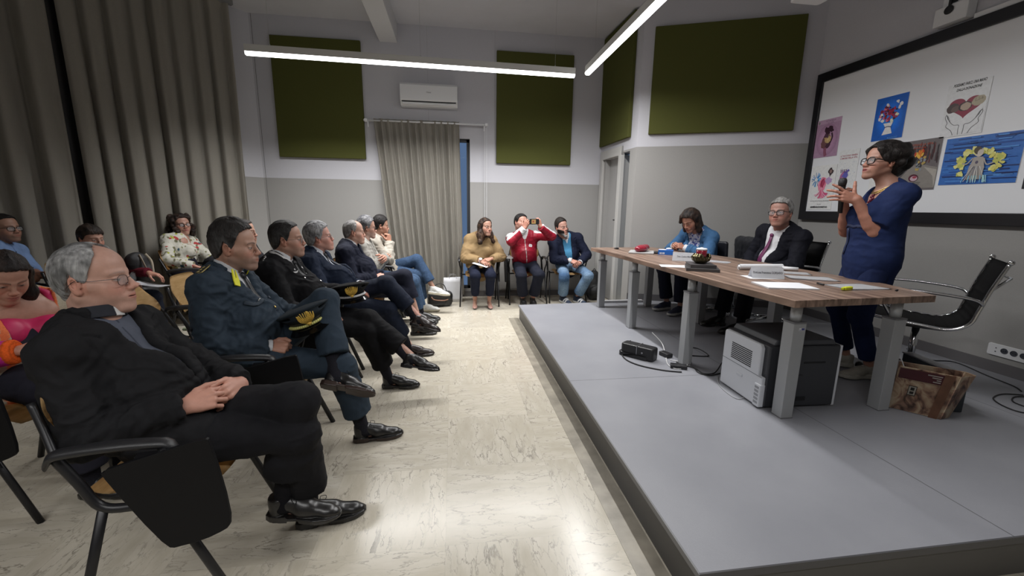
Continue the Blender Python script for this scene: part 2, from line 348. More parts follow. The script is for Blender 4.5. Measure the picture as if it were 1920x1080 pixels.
# ---------------------------------------------------------------- air conditioner
WP = mat('white_plastic', (.72, .73, .75), .35)
ac = thing('air_conditioner', 'white wall-mounted air conditioner above the small curtain', 'air conditioner', (-.31, YB, 2.75))
bm = bmesh.new()
prof = [(0, .0), (0, .29), (-.17, .29), (-.2, .26), (-.2, .07), (-.17, .045), (-.17, .035), (-.13, .0)]
lo = [bm.verts.new((-.39, y, z)) for y, z in prof]; hi = [bm.verts.new((.39, y, z)) for y, z in prof]
bm.faces.new(lo); bm.faces.new(hi[::-1])
for i in range(len(prof)): bm.faces.new((lo[i], lo[(i+1) % 8], hi[(i+1) % 8], hi[i]))
obj('body', bm, WP, ac, bevel=.008)
bm = bmesh.new(); box(bm, (-.37, -.185, .045), (.37, -.168, .062)); obj('air_slot', bm, mat('black_slot', (.01, .01, .012), .6), ac)
bm = bmesh.new(); box(bm, (-.36, -.178, .012), (.36, -.160, .04)); obj('flap', bm, WP, ac, bevel=.003)
text_mesh('logo', 'Haier', .03, mat('grey_print', (.12, .12, .13), .5), ac, M4((0, -.2005, .17), (PI/2, 0, 0)))
# ---------------------------------------------------------------- curtain rod, small curtain, pull cord
rod = thing('curtain_rod', 'white curtain rod above the window', 'curtain rod', (-.35, YB-.07, 2.55))
bm = bmesh.new(); cyl(bm, (-.87, 0, 0), (.87, 0, 0), .013); obj('pole', bm, WP, rod, True)
for s in (-1, 1):
    bm = bmesh.new(); box(bm, (s*.84-.02, -.02, -.02), (s*.84+.02, .068, .02)); box(bm, (s*.81-.008, -.012, -.09), (s*.81+.008, .0, -.01)); obj('bracket', bm, WP, rod, bevel=.004)
bm = bmesh.new()
for dx in (0, .028): cyl(bm, (.47+dx, YB-.07, 2.54), (.475+dx, YB-.03, .95), .003, 6)
tag(obj('pull_cord', bm, WP), 'thin white curtain cord hanging from the end of the rod', 'cord')
def fabric(name, col, nscale=300):
    m, N, L, b = nodes_mat(name, .9, .1)
    b.inputs['Sheen Weight'].default_value = .15
    tc = N.new('ShaderNodeTexCoord'); t = N.new('ShaderNodeTexNoise'); t.inputs['Scale'].default_value = nscale; t.inputs['Detail'].default_value = 3; L.new(tc.outputs['Object'], t.inputs['Vector'])
    mr = N.new('ShaderNodeMapRange'); mr.inputs[3].default_value = .85; mr.inputs[4].default_value = 1.15; L.new(t.outputs['Fac'], mr.inputs[0])
    v = N.new('ShaderNodeVectorMath'); v.operation = 'SCALE'; v.inputs[0].default_value = col; L.new(mr.outputs[0], v.inputs['Scale']); L.new(v.outputs[0], b.inputs['Base Color'])
    return m
CURT = fabric('curtain_linen', (.46, .435, .385), 220)
def curtain(name, label, p_top, p_bot, z0, z1, n_pleat, amp, seed, mx, group=None, thick=.004):
    """hanging curtain: p_top/p_bot (x0, x1) extents at head and hem; pleats fade from tight gathers to round folds"""
    rnd = random.Random(seed); ph = [rnd.uniform(0, 6.28) for _ in range(6)]
    bm = bmesh.new(); nu = n_pleat*14; nv = 26
    def f(u, v):
        t = 1-v
        x0 = p_top[0]+(p_bot[0]-p_top[0])*t; x1 = p_top[1]+(p_bot[1]-p_top[1])*t
        w = u+.012*math.sin(u*9+ph[0])+.008*math.sin(u*23+ph[1]+t)
        a = 2*PI*n_pleat*w
        fold = math.sin(a)+.35*math.sin(2*a+ph[2]+t*.8)+.25*math.sin(.5*a+ph[3])+.12*math.sin(3*a+ph[4])
        k = amp*(.55+.45*min(1, t*2.5))*(1+.25*math.sin(u*17+ph[5]))
        y = -k*fold+.006*math.sin(t*9+u*31)
        return Vector((x0+(x1-x0)*w+.3*k*math.cos(a+.6), y, z0+(z1-z0)*v))
    sheet(bm, f, nu, nv, thick); bmesh.ops.transform(bm, matrix=mx, verts=bm.verts)
    o = obj(name, bm, CURT, None, True); tag(o, label, 'curtain', group); return o
curtain('window_curtain', 'small beige pleated curtain drawn across the back window', (-1.10, .10), (-.86, .15), .04, 2.575, 13, .028, 3, M4((0, YB-.07, 0)))
DG = M4((-2.62+.13, YB-.13, 0), (0, 0, R(-135)))                      # local x runs along the diagonal wall towards the camera side
curtain('stage_curtain', 'long beige floor curtain on the diagonal wall, beyond its dark gap', (.32, 1.80), (.34, 1.79), .03, 3.78, 8, .045, 5, DG, thick=.006)
curtain('stage_curtain', 'long beige floor curtain behind the man in pale blue shirt', (1.845, 4.5), (1.84, 4.5), .03, 3.78, 11, .055, 8, DG, thick=.006)
bm = bmesh.new(); box(bm, (.25, -.03, 3.78), (4.6, .03, CEIL), DG); tag(obj('curtain_track', bm, mat('grey_track', (.2, .2, .2), .5)), 'long grey ceiling track carrying the big curtains', 'curtain track')
bm = bmesh.new(); box(bm, (1.4, -.175, .3), (2.6, -.15, 3.5), DG); struct('gap_shade_sheet', bm, mat('gap_shade_black', (.006, .006, .008), .2))  # near-black sheet added behind the curtain gap, its colour standing in for shade
# ---------------------------------------------------------------- luminaires (with their own light)
LED = mat('led_diffuser', (1, 1, 1), .4, emit=(1, .995, .97), estr=7)
ALU = mat('luminaire_housing', (.62, .62, .60), .45)
def luminaire(label, loc, length, rz, power, spread=150):
    t = thing('linear_pendant_light', label, 'light', loc, rz, 'linear pendant lights')
    bm = bmesh.new(); box(bm, (-length/2, -.032, .03), (length/2, .032, .10)); obj('housing', bm, ALU, t, bevel=.003)
    bm = bmesh.new(); prism(bm, [(-.031, .032), (-.031, .012), (-.02, 0), (.02, 0), (.031, .012), (.031, .032)], -length/2+.006, length/2-.006, Matrix(((0, 0, 1, 0), (1, 0, 0, 0), (0, 1, 0, 0), (0, 0, 0, 1))))
    obj('diffuser', bm, LED, t)
    for s in (-.36, .0, .36):
        bm = bmesh.new(); cyl(bm, (s*length*1.2, 0, .1), (s*length*1.2, 0, CEIL-loc[2]), .0015, 5); cyl(bm, (s*length*1.2, 0, .098), (s*length*1.2, 0, .12), .006, 8); obj('suspension_wire', bm, mat('steel', (.5, .5, .5), .3, .9), t)
    lamp_light('lamp_light', (0, 0, -.004), length-.02, power, 0, .055, t, spread=spread)
    return t
luminaire('white linear pendant light hanging across the back of the room', (-.335, 5.10, LIGHT_Z), 3.57, R(1.9), 120, 132)
luminaire('white linear pendant light running over the table towards the camera', (1.57, 3.25, LIGHT_Z), 3.6, R(90), 92, 170)
luminaire('white linear pendant light behind the camera', (-.9, -.7, LIGHT_Z), 3.4, 0, 66)
luminaire('white linear pendant light over the rows behind the camera', (-2.2, -2.4, LIGHT_Z), 1.2, 0, 15)
# ---------------------------------------------------------------- the framed whiteboard on the right wall
brd = thing('whiteboard', 'large white board in a thick black frame on the wall', 'whiteboard', (XR, 3.0, 0))
BY1, BY0, BZ0, BZ1 = 4.49, 1.35, 1.285, 2.875
fw = .095
m, N, L, b = nodes_mat('board_surface', .38, .4)
b.inputs['Base Color'].default_value = (.84, .86, .90, 1)
bm = bmesh.new(); box(bm, (-.028, BY0-3+.05, BZ0+.05), (-.004, BY1-3-.05, BZ1-.05)); obj('board_surface', bm, m, brd)
bm = bmesh.new()
for a, c in (((-.05, BY0-3, BZ0), (-.003, BY1-3, BZ0+fw)), ((-.05, BY0-3, BZ1-fw), (-.003, BY1-3, BZ1)), ((-.0501, BY1-3-fw*.8, BZ0), (-.003, BY1-3, BZ1)), ((-.0501, BY0-3, BZ0), (-.003, BY0-3+fw*.8, BZ1))): box(bm, a, c)
obj('frame', bm, mat('black_frame', (.006, .006, .009), .35), brd, bevel=.004)
# ---------------------------------------------------------------- drawn posters: flat shapes in the sheet's own frame
class Art:
    def __init__(s): s.v = []; s.f = []; s.c = []; s.z = 0
    def poly(s, pts, col, z=None):
        s.z += 1; z = s.z*.00006 if z is None else z
        i = len(s.v); s.v += [(x, y, z) for x, y in pts]; s.f.append(list(range(i, i+len(pts)))); s.c.append(col)
    def rect(s, x0, y0, x1, y1, col): s.poly([(x0, y0), (x1, y0), (x1, y1), (x0, y1)], col)
    def ell(s, x, y, rx, ry, col, rot=0, n=20, jag=0, rnd=None):
        p = []
        for k in range(n):
            a = 2*PI*k/n; q = 1+(rnd.uniform(-jag, jag) if jag else 0)
            dx, dy = rx*q*math.cos(a), ry*q*math.sin(a); p.append((x+dx*math.cos(rot)-dy*math.sin(rot), y+dx*math.sin(rot)+dy*math.cos(rot)))
        s.poly(p, col)
    def line(s, pts, w, col, sub=4, taper=0):
        P = smooth_path([(x, y, 0) for x, y in pts], sub) if sub > 1 else [Vector((x, y, 0)) for x, y in pts]
        s.z += 1; z = s.z*.00006; n = len(P); L = []; Rr = []
        for i in range(n):
            t = P[min(n-1, i+1)]-P[max(0, i-1)]; t.normalize(); nn = Vector((-t.y, t.x, 0)); ww = w*(1-taper*i/(n-1))/2
            L.append(P[i]+nn*ww); Rr.append(P[i]-nn*ww)
        i0 = len(s.v); s.v += [(q.x, q.y, z) for q in L+Rr]
        for i in range(n-1): s.f.append([i0+i, i0+n+i, i0+n+i+1, i0+i+1]); s.c.append(col)
    def text(s, x, y, st, size, col, mxf=None, width=None, slant=0, bold=.0):
        cu = bpy.data.curves.new('tx', 'FONT'); cu.body = st; cu.size = size; cu.align_x = 'CENTER'; cu.resolution_u = 2; cu.offset = bold; cu.shear = slant
        o = bpy.data.objects.new('tx', cu); COL.objects.link(o); bpy.context.view_layer.update()
        me = bpy.data.meshes.new_from_object(o.evaluated_get(bpy.context.evaluated_depsgraph_get())); bpy.data.objects.remove(o)
        xs = [v.co.x for v in me.vertices]; w = max(xs)-min(xs); k = width/w if width else 1; i0 = len(s.v); s.z += 1
        for v in me.vertices: s.v.append((x+v.co.x*k, y+v.co.y, s.z*.00006))
        for p in me.polygons: s.f.append([i0+q for q in p.vertices]); s.c.append(col)
        bpy.data.meshes.remove(me)
    def mesh(s, name, material, parent, w, h, th=.004):
        n0 = len(s.v); v = list(s.v); f = list(s.f); c = list(s.c)
        for z in (-.0, -th): v += [(-w/2, -h/2, z), (w/2, -h/2, z), (w/2, h/2, z), (-w/2, h/2, z)]
        a = n0; bk = (.6, .6, .6); f += [[a, a+1, a+2, a+3], [a+7, a+6, a+5, a+4], [a, a+4, a+5, a+1], [a+1, a+5, a+6, a+2], [a+2, a+6, a+7, a+3], [a+3, a+7, a+4, a]]
        c += [s.base]+[bk]*5
        me = bpy.data.meshes.new(name); me.from_pydata(v, [], f); me.update()
        at = me.color_attributes.new('Col', 'FLOAT_COLOR', 'CORNER'); k = 0
        for pi, p in enumerate(me.polygons):
            for li in p.loop_indices: at.data[li].color = (*[min(.85, q*1.45) for q in c[pi]], 1)
        return link(name, me, material, parent)
def srgb(r, g, b): return tuple(((x/255+.055)/1.055)**2.4 if x/255 > .04045 else x/255/12.92 for x in (r, g, b))
PRINT = mat('printed_sheet', rough=.35, attr=True, noise=.06, nscale=40)
def wallsheet(name, label, cy, cz, w, h, art, rot=0, group='drawings pinned on the whiteboard'):
    o = art.mesh(name, PRINT, None, w, h)
    o.matrix_world = Matrix(((0, 0, -1, XR-.0335), (-1, 0, 0, cy), (0, 1, 0, cz), (0, 0, 0, 1))) @ M4((0, 0, 0), (0, 0, rot))
    tag(o, label, 'poster', group); return o
rd = random.Random(4)
# anatomical heart on lilac
A = Art(); A.base = srgb(150, 120, 145); W_, H_ = .30, .40
for k in range(9): A.ell(0, -.02, .13-.011*k, .17-.014*k, tuple(x*(1+.07*k) for x in srgb(140, 108, 134)), n=28)
A.rect(-.15, .155, .15, .2, srgb(165, 135, 160)); A.ell(-.125, .172, .012, .014, srgb(110, 120, 110))
A.text(.02, .172, 'E TI RITROVI', .02, srgb(40, 30, 40)); A.text(.02, .155, 'NEL CUORE', .014, srgb(60, 45, 60))
A.ell(.0, -.03, .055, .085, srgb(60, 30, 48), jag=.12, rnd=rd, n=26); A.ell(-.03, -.05, .035, .055, srgb(95, 60, 62), jag=.2, rnd=rd)
A.ell(.01, -.01, .04, .045, srgb(168, 140, 96), .4, jag=.15, rnd=rd); A.ell(.0, .035, .03, .035, srgb(70, 40, 60), jag=.2, rnd=rd)
for x, y, r in ((-.02, .09, .03), (.025, .10, .032), (.05, .075, .022), (.0, .065, .03)): A.ell(x, y, r, r*.8, srgb(48, 22, 38), rd.uniform(0, 3), jag=.2, rnd=rd)
A.line([(.05, .05), (.065, 0), (.045, -.06)], .018, srgb(50, 25, 40)); A.line([(-.01, -.1), (-.005, -.15), (.01, -.19)], .035, srgb(120, 70, 90))
for k in range(14): a = rd.uniform(0, 6.28); A.line([(.01, -.01), (.01+.045*math.cos(a), -.01+.05*math.sin(a))], .002, srgb(200, 180, 130), 1)
wallsheet('poster', 'lilac poster of a dark anatomical heart with flowers', 4.265, 2.17, W_, H_, A)
# bouquet on blue
A = Art(); A.base = srgb(10, 80, 165)
for k in range(10): A.ell(0, .0, .135-.011*k, .18-.016*k, tuple(min(1, x*(1+.13*k)) for x in srgb(12, 82, 168)), n=28)
for k in range(46):
    a = rd.uniform(0, 6.28); r = rd.uniform(0, .085); A.ell(r*math.cos(a), .045+r*.9*math.sin(a), rd.uniform(.008, .02), rd.uniform(.008, .016), rd.choice([srgb(120, 20, 50), srgb(150, 35, 70), srgb(95, 12, 35), srgb(190, 100, 120)]), rd.uniform(0, 3), jag=.25, rnd=rd, n=9)
for x, y in ((-.09, .0), (-.075, .04), (-.06, -.02), (.08, .08), (.07, .02), (.095, .11), (-.03, .12), (.06, .135), (.03, -.03)): A.ell(x, y, .018, .013, rd.choice([srgb(225, 220, 200), srgb(235, 215, 180), srgb(200, 205, 225)]), rd.uniform(0, 3), jag=.3, rnd=rd, n=9)
for k in range(8): A.ell(rd.uniform(-.08, .06), rd.uniform(-.04, .1), .009, .007, srgb(22, 20, 40), n=8)
A.poly([(-.045, -.15), (.05, -.145), (.028, -.085), (.045, -.045), (-.045, -.045), (-.02, -.085)], srgb(215, 220, 232)); A.line([(-.03, -.085), (0, -.078), (.035, -.085)], .008, srgb(60, 70, 100))
A.text(.06, -.19, 'BOUQUET', .02, srgb(90, 150, 220))
wallsheet('poster', 'blue poster of a crimson flower bouquet shaped like a heart', 3.61, 2.25, .29, .39, A)
# three fists and two hands
A = Art(); A.base = srgb(196, 198, 206)
A.text(0, .185, 'POSSIAMO FARCI, UNA MANO', .03, srgb(15, 12, 15), width=.22, slant=.3, bold=.0012); A.text(.0, .148, 'DALLA DONAZIONE', .026, srgb(15, 12, 15), width=.17, slant=.3, bold=.0012)
hp = []
for k in range(60):
    a = 2*PI*k/60; hp.append((.0075*16*math.sin(a)**3*.95, .02+.0075*(13*math.cos(a)-5*math.cos(2*a)-2*math.cos(3*a)-math.cos(4*a))*.75))
A.poly(hp, srgb(118, 18, 50))
for x, y, rx, ry, c, ro in ((-.085, .02, .045, .036, srgb(58, 42, 42), .3), (-.065, .01, .03, .024, srgb(86, 66, 62), .3), (.0, .02, .045, .036, srgb(40, 22, 24), 0), (.004, .018, .035, .03, srgb(158, 140, 124), 0), (.085, .045, .045, .036, srgb(150, 140, 120), .3)): A.ell(x, y, rx, ry, c, ro, jag=.06, rnd=rd, n=26)
for dx in (-.02, 0, .02): A.line([(.085+dx, .07), (.085+dx*1.1, .05)], .002, srgb(70, 60, 50), 1)
A.line([(.06, .045), (.085, .05), (.115, .062)], .002, srgb(70, 60, 50))
for s in (-1, 1):
    A.line([(s*.015, -.195), (s*.018, -.15), (s*.02, -.12), (s*.055, -.115), (s*.09, -.08), (s*.118, -.03), (s*.125, -.05), (s*.105, -.09), (s*.11, -.12), (s*.07, -.155), (s*.05, -.195)], .0035, srgb(38, 38, 46))
    for d in (0, .008, .016): A.line([(s*(.085+d), -.085+d), (s*(.1+d), -.05+d), (s*(.108+d), -.035+d)], .002, srgb(60, 60, 66))
A.line([(.14, .06), (.14, -.19), (.03, -.195)], .0012, srgb(120, 120, 130), 1)
wallsheet('poster', 'white poster of open hands under a heart with three fists', 3.01, 2.20, .29, .41, A)
# the grey road poster
A = Art(); A.base = srgb(95, 90, 92)
for k in range(70): x = rd.uniform(-.15, .15); y0 = rd.uniform(.0, .1); A.rect(x, y0, x+rd.uniform(.003, .012), y0+rd.uniform(.05, .1), rd.choice([srgb(72, 42, 46), srgb(48, 36, 40), srgb(96, 58, 58), srgb(60, 55, 60)]))
A.poly([(-.165, -.2), (.165, -.2), (.165, -.03), (.05, .0), (-.05, .0), (-.165, -.05)], srgb(120, 116, 112)); A.poly([(-.165, -.2), (-.165, -.06), (-.06, -.02), (-.12, -.1)], srgb(78, 74, 76)); A.poly([(.165, -.2), (.165, -.05), (.06, -.02), (.14, -.1)], srgb(150, 146, 140))
for k in range(30): A.ell(rd.uniform(-.06, .06), rd.uniform(-.04, .07), rd.uniform(.006, .014), rd.uniform(.006, .014), rd.choice([srgb(60, 66, 72), srgb(120, 128, 138), srgb(160, 140, 80), srgb(40, 42, 48)]), jag=.3, rnd=rd, n=8)
for k in range(14): A.ell(rd.uniform(-.04, .04), rd.uniform(.07, .12), .008, .018, rd.choice([srgb(190, 110, 40), srgb(170, 60, 30), srgb(200, 160, 70)]), rd.uniform(-.4, .4), n=8)
A.text(0, .165, 'PROTEGGI LA VITA', .024, srgb(170, 70, 40)); A.text(0, .14, 'DONA ORA', .018, srgb(170, 70, 40))
A.ell(-.01, -.11, .04, .032, srgb(70, 20, 40)); A.ell(-.005, -.115, .03, .022, srgb(170, 150, 160)); A.ell(0, -.105, .018, .01, srgb(140, 50, 70))
A.text(0, -.155, 'DONAZIONE ORGANI', .011, srgb(25, 22, 25)); A.text(0, -.168, 'TESSUTI E CELLULE', .011, srgb(25, 22, 25))
wallsheet('poster', 'dark grey poster of a road through a city under an orange flame', 3.285, 1.79, .33, .43, A)
# woman in blue and yellow
A = Art(); A.base = srgb(45, 95, 165); w2, h2 = .25, .185
for k in range(110): x = rd.uniform(-w2, w2-.1); y = rd.uniform(-h2+.01, h2-.012); l = rd.uniform(.05, .18); A.rect(x, y, min(w2, x+l), y+rd.uniform(.003, .011), rd.choice([srgb(30, 70, 140), srgb(55, 110, 180), srgb(25, 45, 95), srgb(70, 125, 190), srgb(40, 80, 150)]))
for k in range(75):
    a = rd.uniform(-.6, 3.9); r = rd.uniform(.085, .135); A.ell(1.15*r*math.cos(a), -.03+.95*r*math.sin(a), rd.uniform(.01, .024), rd.uniform(.01, .02), rd.choice([srgb(190, 185, 100), srgb(205, 200, 130), srgb(170, 175, 90)]), rd.uniform(0, 3), jag=.3, rnd=rd, n=9)
SK = srgb(150, 145, 140)
A.ell(.0, -.06, .05, .055, SK, jag=.05, rnd=rd); A.poly([(-.05, -.06), (-.03, .02), (.03, .02), (.05, -.06), (.045, -.15), (-.06, -.15)], SK); A.ell(0, .055, .026, .034, srgb(175, 168, 160)); A.ell(-.012, .07, .026, .03, srgb(70, 62, 50), .5); A.ell(.006, .052, .019, .025, srgb(178, 170, 162)); A.ell(-.005, -.02, .01, .012, srgb(80, 75, 95))
A.line([(-.035, .015), (-.07, -.03), (-.1, -.02)], .009, SK); A.line([(.035, .01), (.06, -.04), (.1, -.03)], .009, SK)
for k in range(16): x = rd.uniform(-.08, .06); A.line([(x*.35, -.05), (x*.7, -.1), (x*1.2, -.165)], .003, rd.choice([srgb(60, 60, 70), srgb(110, 110, 120), srgb(200, 205, 215)]))
for k in range(12): x = rd.uniform(-.1, .08); A.line([(x, -.12), (x*1.1, -.175)], .005, rd.choice([srgb(90, 160, 205), srgb(150, 195, 220)]), 1)
A.text(-.01, .128, 'TU SEI SPERANZA PER GLI ALTRI', .017, srgb(15, 20, 40), width=.16); A.text(0, .11, 'NEL DOLORE', .014, srgb(15, 20, 40))
wallsheet('painting', 'blue and yellow painting of a pale woman standing in waves', 2.84, 1.79, .5, .37, A, rot=-.01)
# anatomical heart with fish-like brushes
A = Art(); A.base = srgb(200, 203, 212)
for k in range(26): a = rd.uniform(0, 6.28); A.line([(-.085+.02*math.cos(a), .09+.02*math.sin(a)), (-.085+.06*math.cos(a), .09+.08*math.sin(a))], .006, rd.choice([srgb(40, 120, 190), srgb(70, 150, 210), srgb(20, 80, 140)]), 1)
A.ell(.0, .03, .05, .08, srgb(205, 120, 145), -.2, jag=.12, rnd=rd, n=24); A.ell(.005, .05, .03, .05, srgb(160, 60, 90), -.2, jag=.15, rnd=rd); A.ell(.075, .07, .04, .035, srgb(165, 140, 180), jag=.25, rnd=rd)
for k in range(26): a = rd.uniform(3.3, 6.1); A.line([(.0, -.0), (.04*math.cos(a), -.05+.03*math.sin(a)), (-.0+.09*math.cos(a), -.05+.07*math.sin(a))], .008, rd.choice([srgb(200, 100, 130), srgb(180, 70, 110), srgb(220, 150, 170)]))
A.line([(.02, .1), (-.01, .05), (.02, .0)], .006, srgb(120, 30, 50)); A.ell(.09, .17, .028, .034, srgb(48, 38, 42), jag=.25, rnd=rd); A.ell(.09, .168, .016, .02, srgb(120, 100, 96)); A.line([(.088, .14), (.085, .115)], .008, srgb(60, 45, 50))
A.text(0, -.15, 'La vita non si ferma: Donatela!', .017, srgb(25, 22, 28), width=.24); A.text(0, -.185, 'Ma come', .014, srgb(25, 22, 28)); A.text(0, -.22, '#LIBERAILCUORETUO', .022, srgb(15, 12, 18), width=.22, bold=.001)
wallsheet('poster', 'white poster of a pink heart with blue brush strokes, lowest in the corner', 4.24, 1.64, .31, .48, A)
# small heart with text heading
A = Art(); A.base = srgb(198, 200, 208)
A.text(0, .145, 'IL TUO DONO GENERA', .022, srgb(130, 20, 50), width=.19, bold=.0006); A.text(0, .12, 'L\'AMORE DELLA VITA', .022, srgb(130, 20, 50), width=.19, bold=.0006)
for k in range(40): A.ell(rd.uniform(-.1, .1), rd.uniform(-.1, .1), .004, .0025, srgb(150, 160, 180), rd.uniform(0, 3), n=6)
A.ell(-.03, -.07, .04, .07, srgb(150, 90, 130), -.3, jag=.1, rnd=rd); A.ell(-.01, -.05, .03, .045, srgb(85, 85, 160), -.3, jag=.12, rnd=rd); A.ell(-.035, -.1, .025, .035, srgb(190, 110, 150), jag=.12, rnd=rd)
for x in (-.06, -.04, -.02, .0): A.line([(x, -.02), (x-.004, .015)], .009, srgb(80, 50, 90), 1)
A.line([(.0, -.01), (.03, .005)], .02, srgb(90, 80, 150), 1)
wallsheet('poster', 'white sheet with red heading and a small purple heart', 3.965, 1.80, .225, .42, A)
A = Art(); A.base = srgb(205, 205, 210)
wallsheet('paper_sheet', 'blank white sheet on the board behind the standing woman', 3.6, 1.75, .2, .42, A)
A = Art(); A.base = srgb(30, 30, 34)
for k in range(8): A.rect(-.1, -.15+.03*k, .1, -.14+.03*k, srgb(60, 60, 70))
wallsheet('poster', 'dark poster at the far side of the blue and yellow painting', 2.44, 1.72, .22, .33, A)
# ---------------------------------------------------------------- projector on its wall arm
pj = thing('wall_projector', 'white projector held out above the board on a wall arm', 'projector', (2.9, 3.2, 3.06))
bm = bmesh.new(); prism(bm, rrect(-.135, -.3, .135, .26, .03), 0, .11); obj('body', bm, WP, pj, bevel=.006)
bm = bmesh.new()
for k, (x, l) in enumerate(((-.02, .07), (.04, .05), (.06, .05))): box(bm, (x, -.02+.0*k, -.002), (x+.012, -.02+l, .002))
obj('vent', bm, MATS['black_slot'], pj)
bm = bmesh.new(); box(bm, (-.03, -.02, .11), (.03, .04, .17)); box(bm, (-.03, -.03, .16), (1.2, .04, .22)); obj('arm', bm, WP, pj, bevel=.004)
bm = bmesh.new(); box(bm, (1.16, -.1, -.13), (1.207, .11, .42)); box(bm, (1.12, -.11, -.16), (1.207, .13, -.02)); obj('wall_bracket', bm, WP, pj, bevel=.006)
bm = bmesh.new(); box(bm, (1.150, .0, .0), (1.162, .05, .2)); box(bm, (1.150, -.07, .02), (1.162, -.03, .2)); lathe(bm, [(.03, 0), (.034, .01), (.02, .014)], 16, M4((1.122, .02, -.06), (0, -PI/2, 0))); tube(bm, [(1.12, .02, -.06), (1.13, .03, .1), (1.15, .03, .2)], .012); obj('black_fitting', bm, MATS['black_slot'], pj)
bm = bmesh.new(); box(bm, (XR-.03, 1.2, BZ1+.005), (XR-.001, 3.08, BZ1+.045)); tag(obj('cable_duct', bm, WP, bevel=.003), 'white cable duct along the top of the board frame', 'cable duct')
# ---------------------------------------------------------------- socket plate low on the wall
so = thing('socket_plate', 'white wall socket strip with round outlets above the baseboard', 'wall socket', (XR, 2.35, .355))
bm = bmesh.new(); prism(bm, rrect(-.19, -.045, .19, .045, .012), 0, .012, Matrix(((0, 0, -1, 0), (1, 0, 0, 0), (0, 1, 0, 0), (0, 0, 0, 1)))); obj('plate', bm, WP, so, bevel=.002)
for yy in (.09, .035, -.02, -.075):
    bm = bmesh.new(); lathe(bm, [(.021, 0), (.021, .003), (.017, .003), (.017, .001)], 20, M4((-.012, yy, .004), (0, -PI/2, 0))); 
    for dy in (-.007, .007): lathe(bm, [(.003, 0), (.003, .006)], 8, M4((-.012, yy+dy, .004), (0, -PI/2, 0)))
    obj('outlet', bm, mat('dark_outlet', (.05, .055, .07), .4), so)
bm = bmesh.new()
for dz in (-.014, .014): lathe(bm, [(.004, 0), (.004, .002)], 10, M4((-.012, .14, dz), (0, -PI/2, 0)))
obj('switch', bm, MATS['dark_outlet'], so)
# ================================================================ SCULPTING ENGINE: smooth unions of tapered forms, skinned as one surface
F = np.float32
def V3(*a): return np.array(a if len(a) == 3 else a[0], dtype=float)
def unit(v): v = np.asarray(v, float); return v/max(1e-9, np.linalg.norm(v))
class Forms:
    """a list of forms; each is (function, low corner, high corner, blend, mode)"""
    def __init__(s): s.ops = []
    def add(s, fn, lo, hi, k=.01, mode='u'): s.ops.append((fn, np.minimum(lo, hi), np.maximum(lo, hi), k, mode)); return s
    def cone(s, a, b, ra, rb, k=.01, mode='u', flat=None, fs=1.0, clip=None, clip0=None):
        """tapered limb from a to b; flat = direction squashed by fs; clip = (point, normal) keeps the side against normal"""
        a, b = V3(a), V3(b); R_ = max(ra, rb)
        s.add(cone_fn(a, b, ra, rb, flat, fs, clip, clip0), np.minimum(a, b)-R_, np.maximum(a, b)+R_, k, mode); return s
    def ell(s, c, r, M=None, k=.01, mode='u'):
        c = V3(c); r = np.array(r, float); M = np.eye(3) if M is None else M; R_ = r.max()
        def fn(P):
            q = (P-c.astype(F)) @ M.astype(F); a = q/r.astype(F); k0 = np.sqrt((a*a).sum(-1)); b = a/r.astype(F); k1 = np.sqrt((b*b).sum(-1))+1e-9
            return k0*(k0-1)/k1
        s.add(fn, c-R_, c+R_, k, mode); return s
    def box(s, c, h, M=None, rd=.005, k=.005, mode='u'):
        c = V3(c); h = np.array(h, float); M = np.eye(3) if M is None else M; R_ = np.linalg.norm(h)
        def fn(P):
            q = np.abs((P-c.astype(F)) @ M.astype(F))-(h-rd).astype(F)
            return np.sqrt((np.maximum(q, 0)**2).sum(-1))+np.minimum(q.max(-1), 0)-F(rd)
        s.add(fn, c-R_, c+R_, k, mode); return s
def cone_fn(a, b, ra, rb, flat=None, fs=1.0, clip=None, clip0=None):
    ab = b-a; L2 = max(1e-9, float(ab @ ab)); fl = unit(flat) if flat is not None else None
    def fn(P):
        q = P-a.astype(F)
        t = np.clip((q @ ab.astype(F))/F(L2), 0, 1); v = q-t[..., None]*ab.astype(F)
        if fl is not None:
            c = v @ fl.astype(F); v = v+(c*(F(1/fs)-1))[..., None]*fl.astype(F)
        d = np.sqrt((v*v).sum(-1))-(F(ra)+F(rb-ra)*t)
        for cl in (clip, clip0):
            if cl is not None: d = np.maximum(d, (P-V3(cl[0]).astype(F)) @ unit(cl[1]).astype(F))
        return d
    return fn
def smin(a, b, k):
    if k <= 0: return np.minimum(a, b)
    h = np.clip(.5+.5*(b-a)/k, 0, 1); return b+(a-b)*h-k*h*(1-h)
def evalf(ops, O, size, P):
    """P (B, n, 3) points of B blocks with low corners O and edge size"""
    D = np.full(P.shape[:2], .25, F)
    for fn, lo, hi, k, mode in ops:
        m = 2*k+.012
        sel = np.nonzero(((O < hi+m) & (O+size > lo-m)).all(1))[0]
        if not len(sel): continue
        d = fn(P[sel]).astype(F)
        if mode == 'u': D[sel] = smin(D[sel], d, F(k))
        elif mode == 's': D[sel] = -smin(-D[sel], d, F(k))
        elif mode == 'i': D[sel] = -smin(-D[sel], -d, F(k))
        else: D[sel] = mode(D[sel], d, P[sel])
    return D
